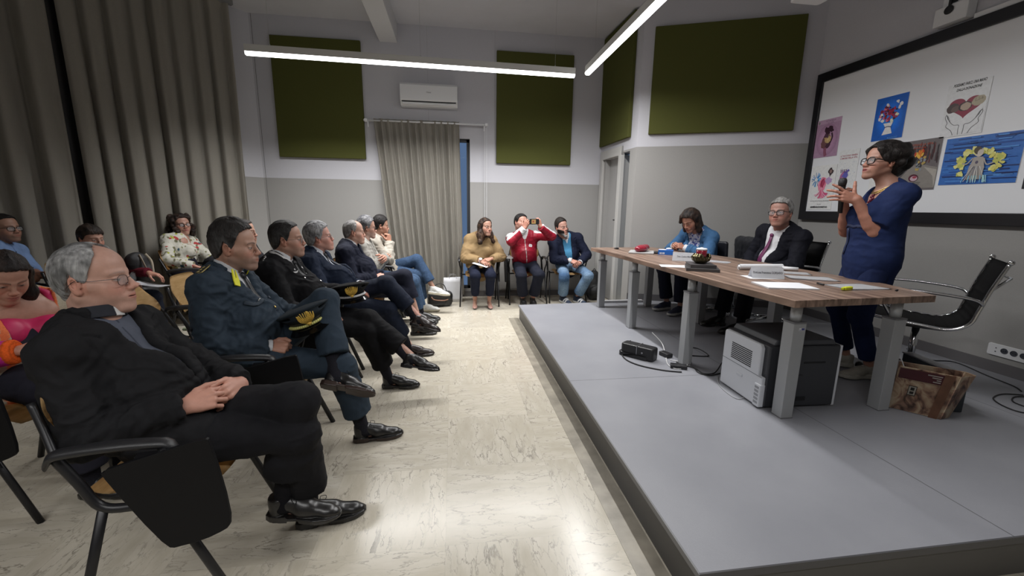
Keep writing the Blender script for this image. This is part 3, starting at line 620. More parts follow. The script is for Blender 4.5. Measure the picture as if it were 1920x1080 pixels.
def skin(forms, vox, post=None):
    """surface-nets skin of the forms -> (vertices, quads)"""
    ops = forms.ops; ups = [o for o in ops if o[4] == 'u']
    lo = np.min([o[1] for o in ups], 0)-.03; hi = np.max([o[2] for o in ups], 0)+.03
    n = 8; bs = vox*n; nb = np.ceil((hi-lo)/bs).astype(int)
    g = np.stack(np.meshgrid(*[np.arange(x) for x in nb], indexing='ij'), -1).reshape(-1, 3)
    O = lo+g*bs; ctr = (O+bs/2)[:, None, :].astype(F)
    D = evalf(ops, O, bs, ctr)
    if post: D = post(ctr, D)
    keep = np.abs(D[:, 0]) < bs*.87*1.6+.022
    g = g[keep]; O = O[keep]; n1 = n+1
    loc = np.stack(np.meshgrid(*[np.arange(n1)]*3, indexing='ij'), -1).reshape(-1, 3)
    D = np.empty((len(O), n1**3), F)
    for i in range(0, len(O), 600):
        P = (O[i:i+600, None, :]+loc[None]*vox).astype(F); d = evalf(ops, O[i:i+600], bs, P)
        if post: d = post(P, d)
        D[i:i+600] = d
    D = D.reshape(-1, n1, n1, n1); I = D < 0
    cs = [(i, j, k) for i in (0, 1) for j in (0, 1) for k in (0, 1)]
    cnt = sum(I[:, i:i+n, j:j+n, k:k+n].astype(np.int8) for i, j, k in cs)
    act = np.argwhere((cnt > 0) & (cnt < 8))
    if not len(act): return np.zeros((0, 3)), np.zeros((0, 4), int)
    b, x, y, z = act.T
    val = np.stack([D[b, x+i, y+j, z+k] for i, j, k in cs], 1); off = np.array(cs, float)
    acc = np.zeros((len(act), 3)); c2 = np.zeros(len(act))
    for p in range(8):
        for q in range(p+1, 8):
            if np.abs(off[p]-off[q]).sum() != 1: continue
            a, bb = val[:, p], val[:, q]; m = (a < 0) != (bb < 0)
            t = np.where(m, a/np.where(m, a-bb, 1), 0); acc += m[:, None]*(off[p]+t[:, None]*(off[q]-off[p])); c2 += m
    gc = g[b]*n+np.stack([x, y, z], 1); vert = lo+(gc+acc/c2[:, None])*vox
    K = int(nb.max()+2)*n+4; key = lambda c: (c[:, 0]+2)+(c[:, 1]+2)*K+(c[:, 2]+2)*K*K
    ks = key(gc.astype(np.int64)); od = np.argsort(ks); ks = ks[od]; vert = vert[od]
    quads = []
    for ax in range(3):
        e = [0, 0, 0]; e[ax] = 1
        A = I[:, :n, :n, :n]; Bq = I[:, e[0]:e[0]+n, e[1]:e[1]+n, e[2]:e[2]+n]
        q = np.argwhere(A != Bq)
        if not len(q): continue
        fl = A[q[:, 0], q[:, 1], q[:, 2], q[:, 3]]; c = (g[q[:, 0]]*n+q[:, 1:]).astype(np.int64)
        b1 = np.zeros(3, int); b1[(ax+1) % 3] = 1; b2 = np.zeros(3, int); b2[(ax+2) % 3] = 1
        idx = []; ok = np.ones(len(c), bool)
        for o in (0*b1, b1, b1+b2, b2):
            kk = key(c-o); i = np.clip(np.searchsorted(ks, kk), 0, len(ks)-1); ok &= ks[i] == kk; idx.append(i)
        Q = np.stack(idx, 1); Q[~fl] = Q[~fl][:, ::-1]; quads.append(Q[ok])
    return vert, np.concatenate(quads)
def vnormals(v, q):
    a, b, c, d = v[q[:, 0]], v[q[:, 1]], v[q[:, 2]], v[q[:, 3]]; n = np.cross(c-a, d-b); N = np.zeros_like(v)
    for i in range(4): np.add.at(N, q[:, i], n)
    return N/(np.linalg.norm(N, axis=1, keepdims=True)+1e-12)
def relax(v, q, it=1, k=.5):
    for _ in range(it):
        s = np.zeros_like(v); c = np.zeros(len(v))
        for i, j in ((0, 1), (1, 2), (2, 3), (3, 0)):
            np.add.at(s, q[:, i], v[q[:, j]]); np.add.at(s, q[:, j], v[q[:, i]]); np.add.at(c, q[:, i], 1); np.add.at(c, q[:, j], 1)
        v = v+(s/np.maximum(c, 1)[:, None]-v)*k
    return v
def to_mesh(name, v, q, material, parent=None, col=None):
    me = bpy.data.meshes.new(name); n = len(v); m = len(q)
    me.vertices.add(n); me.vertices.foreach_set('co', np.asarray(v, F).ravel())
    me.loops.add(m*4); me.loops.foreach_set('vertex_index', np.asarray(q, np.int32).ravel())
    me.polygons.add(m); me.polygons.foreach_set('loop_start', np.arange(0, m*4, 4, dtype=np.int32)); me.polygons.foreach_set('loop_total', np.full(m, 4, np.int32))
    me.polygons.foreach_set('use_smooth', np.ones(m, bool)); me.update(calc_edges=True)
    if col is not None:
        at = me.color_attributes.new('Col', 'FLOAT_COLOR', 'POINT'); c = np.ones((n, 4), F); c[:, :3] = col; at.data.foreach_set('color', c.ravel())
    return link(name, me, material, parent)
_rng = np.random.RandomState(7); _tab = _rng.rand(4096).astype(float)
def vnoise(P, f, seed=0):
    """smooth value noise in -1..1"""
    p = P*f+seed*17.3; i = np.floor(p).astype(np.int64); t = p-i; t = t*t*(3-2*t)
    def h(a, b, c): return _tab[(a*73856093 ^ b*19349663 ^ c*83492791) & 4095]
    x, y, z = i.T; r = 0
    for dx in (0, 1):
        for dy in (0, 1):
            for dz in (0, 1):
                w = (t[:, 0] if dx else 1-t[:, 0])*(t[:, 1] if dy else 1-t[:, 1])*(t[:, 2] if dz else 1-t[:, 2]); r = r+w*h(x+dx, y+dy, z+dz)
    return r*2-1
def folds(v, q, amp, freq=11, seed=0, joints=(), stretch=(1, 1, 1)):
    """cloth creases: warped ridges over the whole garment and rings of creases round the bent joints (point, axis, amount)"""
    N = vnormals(v, q); S_ = np.array(stretch)
    w = np.stack([vnoise(v, freq*.5, seed+k) for k in (1, 2, 3)], 1)*.055
    p = (v+w)*S_
    r = 1-np.abs(vnoise(p, freq, seed+5))*2; r2 = 1-np.abs(vnoise(p, freq*2.1, seed+9))*2
    r3 = 1-np.abs(vnoise(p, freq*4.2, seed+15))*2; d = amp*(.75*np.sign(r)*np.abs(r)**1.3+.38*r2+.14*r3)
    for c, ax, am in joints:
        u = v-c; a = u @ unit(ax); g = np.exp(-(u*u).sum(1)/.0085)
        d += am*g*np.sin(a*2*PI/.045+5*vnoise(v, 9, seed+3))*(.5+.5*vnoise(v, 7, seed+8))
    return v+N*d[:, None]
def ik(a, c, pole, l1, l2):
    a, c, pole = V3(a), V3(c), V3(pole); ac = c-a; d = np.linalg.norm(ac)
    if d > (l1+l2)*.999: c = a+ac/d*(l1+l2)*.999; ac = c-a; d = np.linalg.norm(ac)
    u = ac/d; w = pole-a; w = unit(w-u*(w @ u)); x = (l1*l1-l2*l2+d*d)/(2*d); h = math.sqrt(max(0, l1*l1-x*x))
    return a+u*x+w*h, c
def rot(yaw=0, pitch=0, roll=0):
    """columns = right, forward, up of a frame turned by yaw (left +), pitched (up +), rolled (towards its right +); degrees"""
    return np.array(Matrix.Rotation(R(yaw), 3, 'Z') @ Matrix.Rotation(R(pitch), 3, 'X') @ Matrix.Rotation(R(roll), 3, 'Y'))
# ---------------------------------------------------------------- materials for people
SKINM = mat('skin', rough=.48, attr=True, noise=.06, nscale=55, bump=.12, bscale=420, spec=.4)
MATS['skin'].node_tree.nodes['Principled BSDF'].inputs['Subsurface Weight'].default_value = .06
MATS['skin'].node_tree.nodes['Principled BSDF'].inputs['Subsurface Radius'].default_value = (.9, .35, .2)
MATS['skin'].node_tree.nodes['Principled BSDF'].inputs['Subsurface Scale'].default_value = .008
HAIRM = mat('hair', rough=.5, attr=True, noise=.4, nscale=95, bump=1.0, bscale=210, spec=.25, stretch=(1, 1, .22))
CLOTH = mat('woven_cloth', rough=.8, attr=True, noise=.10, nscale=22, bump=.35, bscale=38, spec=.15)
KNIT = mat('knitted_wool', rough=.95, attr=True, noise=.12, nscale=160, bump=.6, bscale=330, spec=.15)
SATIN = mat('smooth_cloth', rough=.5, attr=True, noise=.05, nscale=40, bump=.05, bscale=400, spec=.35)
DENIM = mat('denim_cloth', rough=.85, attr=True, noise=.22, nscale=55, bump=.2, bscale=500, spec=.2)
LEATHER = mat('shoe_leather', rough=.33, attr=True, noise=.05, nscale=30, bump=.1, bscale=90, spec=.6)
TRAINER = mat('trainer_fabric', rough=.7, attr=True, noise=.08, nscale=60, bump=.2, bscale=200)
METAL = mat('spectacle_metal', (.12, .12, .13), .25, 1.0)
BLACKPL = mat('black_acetate', (.012, .012, .014), .25)
LENS = mat('spectacle_lens', (.9, .95, 1), .03, alpha=.10)
SILVER = mat('silver_metal', (.75, .75, .77), .25, 1.0); GOLD = mat('gold_metal', (.75, .55, .2), .3, 1.0)
# ---------------------------------------------------------------- head
def head_forms(Fm, c, M, s=1.0, p=None):
    """skull, face, ears in the head frame (origin between the ears at eye height)"""
    p = p or {}; W = p.get('w', 1.0); jaw = p.get('jaw', 1.0); nose = p.get('nose', 1.0); fat = p.get('fat', 0); ear = p.get('ear', 1); fem = p.get('fem', 0)
    T = lambda x, y, z: c+M @ (np.array([x, y, z])*s)
    def e(x, y, z, rx, ry, rz, k=.02, mode='u', R3=None): Fm.ell(T(x, y, z), np.array((rx, ry, rz))*s, M if R3 is None else M @ R3, k*s, mode)
    def cn(a, b, ra, rb, k=.01, mode='u'): Fm.cone(T(*a), T(*b), ra*s, rb*s, k*s, mode)
    e(0, -.010, .040, .075*W, .085, .082); e(0, .030, .046, .062*W, .058, .060, .03); e(0, .028, -.022, .057*W, .060, .078, .03)
    for g in (-1, 1):
        cn((g*.050*W*jaw, -.012, -.045), (g*.021*jaw, .068, -.098), .021+fat, .014+fat, .03)
        cn((g*.045*W, .052, -.020), (g*.060*W, .02, -.012), .017, .014, .028)                     # cheekbone
        e(g*.034*W, .056, -.045, .020+fat, .021+fat, .026+fat, .03)
        cn((g*.012, .086, .022), (g*.046*W, .068, .025), .0075 if fem else .0095, .007, .014)      # brow ridge
        e(g*.031, .098, .003, .019, .015, .0125, .012, 's')                                      # socket
        e(g*.031, .0735, .002, .0135, .0135, .0128, .004)                                       # eyeball under its lids
        cn((g*.019, .083, .0085), (g*.043, .0775, .0075), .0032, .003, .004)                      # upper lid
        cn((g*.021, .0815, -.0075), (g*.041, .077, -.006), .0026, .0024, .004)                   # lower lid
        e(g*.0110, .1005, -.0325, .0085, .0105, .0080, .007)                                     # nostril wing
        e(g*.0065, .1015, -.0405, .0035, .005, .003, .003, 's')
    cn((0, .0865, .017), (0, .0895+.013*nose, -.018), .0078, .0086, .012); e(0, .0965+.0110*nose, -.0275, .0100, .0105, .0090, .008); cn((0, .101, -.036), (0, .092, -.050), .006, .007, .008)
    cn((0, .082, -.070), (0, .078, -.088), .022, .020, .024)
    e(0, .080, -.100, .018*jaw, .0155, .014, .02)                                                 # chin
    e(0, .0815, -.058, .027, .0185, .020, .014)                                                   # muzzle
    cn((-.019, .0895, -.0575), (0, .0995, -.0560), .0036, .0056, .004); cn((.019, .0895, -.0575), (0, .0995, -.0560), .0036, .0056, .004)
    cn((-.016, .0895, -.0660), (.016, .0895, -.0660), .0052, .0052, .004); e(0, .0945, -.0665, .013, .0070, .0065, .004)
    ag = p.get('age', 0 if p.get('fem') else .5)
    if ag:
        for g in (-1, 1):
            cn((g*.0175, .096, -.034), (g*.030, .084, -.056), .0008, .0006, .007*ag, 's'); cn((g*.022, .088, -.0165), (g*.040, .079, -.0175), .0008, .0006, .006*ag, 's')
    op = p.get('mouth', .0011)
    e(0, .098, -.0605, .0215, .010, op, .0015, 's')
    for g in (-1, 1):
        Re = rot(g*-24, 0, g*6) if ear else np.eye(3)
        e(g*.0795*W, -.012, -.004, .0075, .0175*ear, .031*ear, .006, 'u', Re)
        e(g*.0855*W, -.008, .002, .006, .0095, .016, .004, 's', Re); e(g*.079*W, -.004, -.028, .007, .009, .009, .006)
        cn((g*.078*W, .002, -.008), (g*.078*W, .004, .004), .005, .004, .004)
def head_colour(V, c, M, s, p):
    q = ((V-c) @ M)/s; n = len(V); base = np.array(p['skin']); C = np.tile(base, (n, 1)).astype(float)
    x, y, z = q.T; ax = np.abs(x)
    def mixin(m, col, a=1.0): m = np.clip(m, 0, 1)[:, None]*a; C[:] = C*(1-m)+np.array(col)*m
    inh = (np.abs(q) < .16).all(1)
    sm = lambda d, w: 1/(1+np.exp(np.clip(d/w, -30, 30)))
    mixin(sm(np.hypot((ax-.042)/1.2, z+.03)-.02, .006)*(y > .02)*inh, base*np.array([1.12, .80, .76]), .55)
    mixin(sm(np.sqrt(x*x+(z+.03)**2)-.014, .004)*(y > .095)*inh, base*np.array([1.1, .80, .74]), .5)
    mixin(sm(.068-ax, .004)*(y < .02)*(z > -.04)*(z < .04)*inh, base*np.array([1.1, .78, .7]), .5)
    lip = sm(np.sqrt((x/.0215)**2+((z+.0605)/.0098)**2)-1, .12)*(y > .072)*inh
    mixin(lip, p.get('lip', base*np.array([.85, .5, .48])), .8)
    mixin(sm(np.sqrt((x/.021)**2+((z+.0605)/.0016)**2)-1, .2)*(y > .075)*inh, base*.25, .8)
    st = p.get('stubble', 0)
    if st:
        m = sm(z+.045+.0*ax, .008)*(y > -.01)*sm(-(z+.125), .01); m = np.maximum(m, sm(np.hypot(x/1.6, (z+.048))-.011, .004)*(y > .07)); mixin(m*inh*(1-lip), np.array(p.get('stub_col', (.12, .11, .105))), st)
    br = p.get('brow', (.05, .04, .035)); arch = .0265-.0035*((ax-.030)/.018)**2
    mixin(sm(np.abs(z-arch)-.0032*(1.15-ax/.075), .0012)*(ax > .010)*(ax < .053)*(y > .045)*inh, br, p.get('brow_a', .85))
    op = p.get('eye', .0043); gx, gz = p.get('gaze', (0, 0))
    dx = ax-.0315; sl = op*(1-(dx/.0138)**2); em = sm(np.abs(z-.001)-sl, .0009)*(np.abs(dx) < .0138)*(y > .060)*inh
    mixin(sm(np.abs(z-.001)-sl-.0024, .0011)*(np.abs(dx) < .0160)*(y > .060)*inh, base*.30, .8); mixin(sm(np.hypot(dx/1.5, z+.010)-.010, .004)*(y > .05)*inh, base*np.array([.72, .62, .62]), .6)
    mixin(em, (.44, .40, .38)); sx = np.where(x > 0, x-.0315, x+.0315)
    ir = np.hypot(sx-gx, z-.0015-gz); mixin(em*sm(ir-.0064, .0006), p.get('iris', (.022, .014, .010))); mixin(em*sm(ir-.0026, .0005), (.005, .005, .005))
    mixin(sm(np.hypot(ax-.0065, z+.0415)-.0035, .001)*(y > .09)*inh, base*.3, .8)
    return C
def hair_line(style):
    """height of the hair's lower edge against the angle from the face (0) to the nape (180)"""
    T = dict(short=((0, 28, 50, 62, 78, 88, 100, 118, 145, 180), (.096, .092, .080, .052, -.012, .000, .030, -.028, -.058, -.064)),
             receding=((0, 20, 42, 58, 74, 88, 100, 118, 145, 180), (.124, .124, .106, .060, -.004, .006, .032, -.030, -.058, -.064)),
             fringe=((0, 28, 50, 62, 78, 88, 100, 118, 145, 180), (.060, .056, .050, .035, .00, .010, .030, -.028, -.050, -.055)),
             bald=((0, 20, 42, 62, 78, 92, 104, 118, 145, 180), (.14, .14, .135, .085, .012, .012, .034, -.022, -.050, -.056)),
             full=((0, 28, 50, 60, 75, 90, 110, 180), (.088, .082, .058, .010, -.06, -.075, -.085, -.09)))
    return T[style]
def hair_forms(Fm, c, M, s, st, thick, p):
    W = p.get('w', 1.0); T = lambda x, y, z: c+M @ (np.array([x, y, z])*s)
    th = thick; top = p.get('top', th)
    H = Forms()
    H.ell(T(0, -.010-(th-.004)*.2, .040+(top-th)*.8), np.array((.075*W+th, .085+th, .082+top))*s, M, .02*s)
    H.ell(T(0, .030, .046), np.array((.062*W+th*.7, .058+th*.6, .060+top*.9))*s, M, .03*s)
    H.cone(T(0, -.034, -.01), T(0, -.028, -.078), (.055+th*.8)*s, (.044+th*.45)*s, .03*s)
    for g in (-1, 1): H.cone(T(g*.048*W, -.015, -.0), T(g*.045*W, -.0, -.03), (.024+th*.8)*s, (.020+th*.6)*s, .02*s)
    A_, Z_ = hair_line(st); A_ = np.array(A_); Z_ = np.array(Z_)
    dz = p.get('hl', 0)
    def fn(P):
        B, n = P.shape[:2]; D = np.full((B, n), .25, F)
        for f, lo, hi, k, mode in H.ops: D = smin(D, f(P).astype(F), F(k))
        q = ((P-c.astype(F)) @ M.astype(F))/F(s); a = np.degrees(np.abs(np.arctan2(q[..., 0], q[..., 1]+.005)))
        zb = np.interp(a, A_, Z_).astype(F)+F(dz)
        jag = .0035*np.sin(q[..., 0]*330)*np.cos(q[..., 1]*290)
        cut = (zb-q[..., 2]+jag)*F(.62*s)
        cut = np.where((q[..., 2] > .10) & (a > 60), -.01, cut)
        return -smin(-D, -cut, F(.006*s))
    R_ = .19*s; Fm.add(fn, c-R_, c+R_, .012*s)
def hair_colour(V, c, M, s, p):
    q = ((V-c) @ M)/s; hc = np.array(p['hair']); h2 = np.array(p.get('hair2', p['hair'])); n = len(V)
    k = np.clip(.5+.9*vnoise(q*np.array([1, .5, .5]), 60, 3)+p.get('grey_side', 0)*np.clip((.05-q[:, 2])*25, -1, 1), 0, 1)
    st = .85+.3*vnoise(q*np.array([1.2, .35, .35]), 230, 4)
    return (hc*(1-k)[:, None]+h2*k[:, None])*st[:, None]
# ---------------------------------------------------------------- hands
POSE = dict(relax=((22, 28, 15), (26, 32, 18), (30, 34, 20), (34, 36, 22)), flat=((6, 8, 5), (5, 8, 5), (6, 8, 5), (8, 10, 6)),
            lace=((26, 48, 34), (30, 52, 36), (34, 54, 36), (40, 56, 36)), clasp=((48, 62, 30), (50, 66, 32), (52, 68, 34), (54, 68, 34)), fist=((72, 92, 50), (76, 94, 52), (78, 94, 52), (80, 92, 50)),
            hold=((40, 55, 28), (46, 60, 30), (52, 62, 32), (58, 62, 32)), open=((-4, 12, 8), (8, 22, 12), (18, 30, 16), (4, 20, 12)),
            point=((4, 8, 4), (72, 90, 45), (76, 90, 45), (78, 90, 45)))
def hand_forms(Fm, W, f, n, side, pose='relax', s=1.0, elbow=None, thumb=None, spread=1.0):
    f = unit(f); n = V3(n); n = unit(n-f*(n @ f)); l = np.cross(f, n)*(-1 if side > 0 else 1)
    P = lambda a, b, c: W+(f*a+l*b+n*c)*s
    kn = [(.088, .027, .001), (.093, .006, .004), (.088, -.015, .002), (.079, -.033, -.003)]; w0 = [(.008, .014, 0), (.008, .004, 0), (.008, -.006, 0), (.008, -.014, 0)]
    for a, b in zip(w0, kn): Fm.cone(P(*a), P(*b), .0155*s, .0115*s, .010*s)
    Fm.ell(P(.05, .0, -.006), np.array((.042, .036, .014))*s, np.stack([f, l, n], 1), .012*s)
    Fm.ell(P(.035, .026, -.010), np.array((.030, .016, .014))*s, np.stack([f, l, n], 1), .012*s)
    if elbow is not None: Fm.cone(W+unit(elbow-W)*.11*s, P(.006, 0, 0), .034*s, .0255*s, .014*s, flat=n, fs=.8)
    ln = [(.042, .025, .020), (.046, .029, .022), (.043, .027, .021), (.034, .020, .018)]; rr = [.0092, .0094, .0088, .0078]
    cur = POSE[pose] if isinstance(pose, str) else pose
    for i in range(4):
        p0 = P(*kn[i]); an = 0; sp = R((1.5-i)*4*spread); pts = [p0]; base = f*math.cos(sp)+l*math.sin(sp)
        for j in range(3):
            an += R(cur[i][j]); p0 = p0+(base*math.cos(an)-n*math.sin(an))*ln[i][j]*s; pts.append(p0)
        r = [rr[i]*1.08, rr[i], rr[i]*.9, rr[i]*.8]
        fns = [cone_fn(pts[j], pts[j+1], r[j]*s, r[j+1]*s) for j in range(3)]
        def fn(Q, fns=fns):
            d = fns[0](Q)
            for g in fns[1:]: d = smin(d, g(Q), F(.004*s))
            return d
        A_ = np.array(pts); Fm.add(fn, A_.min(0)-.011*s, A_.max(0)+.011*s, .0035*s)
    t1, t2, t3 = thumb or ((.62, .66, -.42), (.80, .42, -.42), (.86, .2, -.46))
    b = P(.018, .022, -.008); m1 = b+(f*t1[0]+l*t1[1]+n*t1[2])*.046*s; m2 = m1+unit(f*t2[0]+l*t2[1]+n*t2[2])*.033*s; m3 = m2+unit(f*t3[0]+l*t3[1]+n*t3[2])*.026*s
    Fm.cone(b, m1, .0145*s, .0115*s, .010*s); Fm.cone(m1, m2, .0112*s, .0102*s, .005*s); Fm.cone(m2, m3, .0102*s, .0086*s, .004*s)
def shoe_forms(Fm, A, toe, up, s=1.0, kind='oxford'):
    """shoe whose ankle sits over A; toe and up directions give its frame"""
    toe = unit(toe); up = V3(up); up = unit(up-toe*(up @ toe)); rt = np.cross(toe, up)
    M = np.stack([rt, toe, up], 1); O = A-M @ (np.array([0, .058, .085])*s); T = lambda x, y, z: O+M @ (np.array([x, y, z])*s)
    if kind == 'pump':
        Fm.cone(T(0, .03, .035), T(0, .2, .022), .030*s, .034*s, .02*s, flat=up, fs=.6); Fm.cone(T(0, .2, .022), T(0, .235, .018), .034*s, .026*s, .015*s, flat=up, fs=.55)
        Fm.cone(T(0, .02, .01), T(0, .05, .03), .028*s, .028*s, .01*s, clip=(T(0, 0, .002), -up)); return O, M
    w = 1.12 if kind == 'trainer' else 1.0
    Fm.cone(T(0, .042, .085), T(0, .042, .040), .036*s*w, .036*s*w, .01*s, clip=(T(0, 0, .098), up))
    Fm.cone(T(0, .05, .075), T(0, .15, .048), .036*s, .036*s*w, .02*s, flat=rt, fs=.95)
    Fm.cone(T(0, .14, .042), T(0, .235, .028), .040*s*w, .030*s*w, .02*s, flat=up, fs=.78)
    Fm.cone(T(.002, .235, .026), T(.003, .262 if kind == 'oxford' else .25, .024), .031*s*w, .020*s*w, .015*s, flat=up, fs=.7)
    def sole(P):
        q = ((P-O.astype(F)) @ M.astype(F))/F(s); x, y, z = q[..., 0], q[..., 1], q[..., 2]
        hw = np.interp(y, [0, .02, .06, .12, .19, .24, .275, .285], [.022, .034, .036, .034, .047, .043, .026, .012]).astype(F)*F(w)
        dx = np.abs(x-.004*np.sin(y*12))-hw; dy = np.maximum(.0-y, y-.285); h = .018 if kind != 'trainer' else .03
        lift = np.where((y > .085) & (y < .13) & (kind == 'oxford'), .009, .0)+np.clip(y-.22, 0, 1)*.12
        dz = np.maximum(lift-z, z-h-np.where(y < .085, .008, 0)*(kind == 'oxford'))
        return (np.minimum(np.maximum(np.maximum(dx, dy), dz), 0)+np.sqrt(np.maximum(dx, 0)**2+np.maximum(dy, 0)**2+np.maximum(dz, 0)**2)-.0015)*F(s)
    Fm.add(sole, np.min([T(-.06, -.01, -.01), T(.06, .3, .05), T(-.06, .3, -.01), T(.06, -.01, .05), T(.06, .3, -.01), T(-.06, -.01, .05), T(.06, -.01, -.01), T(-.06, .3, .05)], 0),
           np.max([T(-.06, -.01, -.01), T(.06, .3, .05), T(-.06, .3, -.01), T(.06, -.01, .05), T(.06, .3, -.01), T(-.06, -.01, .05), T(.06, -.01, -.01), T(-.06, .3, .05)], 0), .002*s)
    return O, M
# ================================================================ PEOPLE
class Person:
    def __init__(s, label, base, yaw, pelvis, neck, head, hyaw=None, hpitch=0, hroll=0, sw=.172, L=None, face=None, sc=1.0, fem=False,
                 hands=None, feet=None, vox=.006, slouch=.02, belly=0, bust=0, group=None, slump=0, seat=None, hs=None, twist=0, chest=1.0, lean=0):
        s.base = V3(base); s.o = thing('person', label, 'person', base, 0, group)
        s.P0 = V3(pelvis)-s.base; s.N0 = V3(neck)-s.base; s.H = V3(head)-s.base; s.sc = sc; s.fem = fem; s.vox = vox
        s.yaw = yaw; F0 = rot(yaw); up = unit(s.N0-s.P0); fw = F0[:, 1]; fw = unit(fw-up*(fw @ up)); rt = np.cross(fw, up)
        s.TM = np.stack([rt, fw, up], 1); s.L = np.linalg.norm(s.N0-s.P0); s.fwd0 = F0[:, 1]; s.rt0 = F0[:, 0]
        F1 = rot(yaw+twist); fu = unit(F1[:, 1]-up*(F1[:, 1] @ up)); s.SM = np.stack([np.cross(fu, up), fu, up], 1)
        s.HM = rot(hyaw if hyaw is not None else yaw, hpitch, hroll); s.hs = hs or sc; s.face = dict(skin=(.42, .26, .19), hair=(.03, .022, .018)); s.face.update(face or {})
        if fem: s.face.setdefault('fem', 1)
        s.sw = sw; s.slouch = slouch; s.belly = belly; s.bust = bust; s.slump = slump; s.seat = None if seat is None else seat-base[2]; s.chest = chest
        s.S = {}; s.E = {}; s.W = {}; s.hd = {}
        for g, k in ((1, 'R'), (-1, 'L')):
            s.S[k] = s.N0+s.SM @ np.array([g*sw, -.012, -.062-slump])
            h = dict((hands or {}).get(k, {}))
            W = V3(h['w'])-s.base if 'w' in h else s.S[k]+s.TM @ np.array([g*.05, .2, -.35])
            pole = (V3(h['pole'])-s.base) if 'pole' in h else s.S[k]+s.TM @ np.array([g*.25, -.15, -.4])
            s.E[k], s.W[k] = ik(s.S[k], W, pole, .285*sc, .25*sc); h.setdefault('f', unit(s.W[k]-s.E[k])); h.setdefault('n', (0, 0, 1)); h.setdefault('pose', 'relax'); s.hd[k] = h
        s.Hp = {}; s.K = {}; s.A = {}; s.ft = {}
        for g, k in ((1, 'R'), (-1, 'L')):
            s.Hp[k] = s.P0+F0 @ np.array([g*.088, .01, -.012]); ft = dict((feet or {}).get(k, {}))
            A = V3(ft['a'])-s.base if 'a' in ft else s.Hp[k]+F0 @ np.array([0, .42, -.45])
            pole = (V3(ft['k'])-s.base) if 'k' in ft else s.Hp[k]+F0 @ np.array([0, .5, .4])
            s.K[k], s.A[k] = ik(s.Hp[k], A, pole, .44*sc, .415*sc); ft.setdefault('toe', tuple(s.fwd0)); ft.setdefault('up', (0, 0, 1)); s.ft[k] = ft
    def T(s, x, y, z): return s.P0+s.TM @ np.array([x, y, z])
    def tq(s, V): return (V-s.P0) @ s.TM
    def torso(s, Fm, t, z0=0.0, wide=0, k=.045):
        L, TM, fw = s.L, s.TM, s.TM[:, 1]; sl = s.slouch; c = s.chest; f = (.93 if s.fem else 1.0)
        y = lambda z: -sl*math.sin(PI*min(1, max(0, z/L)))
        def seg(za, zb, ra, rb, fs): Fm.cone(s.T(0, y(za), za), s.T(0, y(zb), zb), ra+t, rb+t, k, flat=fw, fs=fs)
        seg(z0, .12, (.158+wide)*c, .150*c*f, .72); seg(.12, .24, .150*c*f, .148*c*f, .74); seg(.24, L-.14, .150*c*f, .160*c*f, .70)
        seg(L-.16, L-.095, .160*c*f, .135*c*f, .64)
        if s.belly: Fm.ell(s.T(0, .045+s.belly*.5, .15), (.135+t, .085+s.belly+t, .13+t), TM, .05)
        if s.bust:
            for g in (-1, 1): Fm.ell(s.T(g*.078, .085+y(.3), L-.20), (.068+t, .05+s.bust+t, .066+t), TM, .035)
        for kk in 'RL': Fm.cone(s.N0+s.TM @ np.array([0, -.012, -.02]), s.S[kk], .055+t*.6, .044+t, .045)
        Fm.cone(s.S['R'], s.S['L'], .047+t, .047+t, .05, flat=s.TM[:, 2], fs=.9)
    def sleeve(s, Fm, k, t, cut=1.0, k1=.03, r=(.046, .044, .040, .030), flare=0):
        """arm from the shoulder to `cut` of the way along: 1 = wrist, .5 = elbow"""
        S_, E_, W_ = s.S[k], s.E[k], s.W[k]; r = [x*s.sc+t for x in r]
        if cut > .5:
            e = E_+(W_-E_)*((cut-.5)*2); rr = r[2]+(r[3]-r[2])*(cut-.5)*2+flare; a = cone_fn(S_, E_, r[0], r[1]); b = cone_fn(E_, e, r[2], rr, clip=(e-unit(e-E_)*.004, e-E_))
            fn = lambda P: smin(a(P), b(P), F(.022)); pts = np.array([S_, E_, e])
        else:
            e = S_+(E_-S_)*(cut*2); a = cone_fn(S_, e, r[0], r[0]+(r[1]-r[0])*cut*2+flare, clip=(e-unit(e-S_)*.004, e-S_)); fn = a; pts = np.array([S_, e])
        Fm.add(fn, pts.min(0)-r[0]-.03, pts.max(0)+r[0]+.03, k1)
    def neck_axis(s):
        top = s.H+s.HM @ (np.array([0, -.022, -.065])*s.hs); return s.N0+s.TM @ np.array([0, .004, -.02]), top
    def body(s, hv=None, hand_v=None, arm_skin=0, leg_skin=None, neck_r=None, hands=('R', 'L'), chest_skin=False):
        """one skin mesh: head and neck, arms and hands, trunk and legs"""
        hv = hv or s.vox*.5; hand_v = hand_v or s.vox*.5; parts = []
        nr = neck_r or (.047 if s.fem else .057)
        Fm = Forms(); head_forms(Fm, s.H, s.HM, s.hs, s.face); a, b = s.neck_axis()
        Fm.cone(b, a, nr*s.hs, (nr+.006)*s.hs, .022); Fm.cone(b+s.HM @ (np.array([0, .02, .0])*s.hs), a+s.TM @ np.array([0, .02, .02]), nr*.8*s.hs, nr*.9*s.hs, .02)
        if chest_skin:
            Fm.cone(s.T(-.07, .0, s.L-.10), s.T(.07, .0, s.L-.10), .085, .085, .05, flat=s.TM[:, 1], fs=1.0); Fm.cone(s.N0, s.N0-s.TM[:, 2]*.05, .07, .085, .03)
        v, q = skin(Fm, hv); v = relax(v, q, 1, .25); parts.append((v, q, head_colour(v, s.H, s.HM, s.hs, s.face)))
        base = np.array(s.face['skin'])
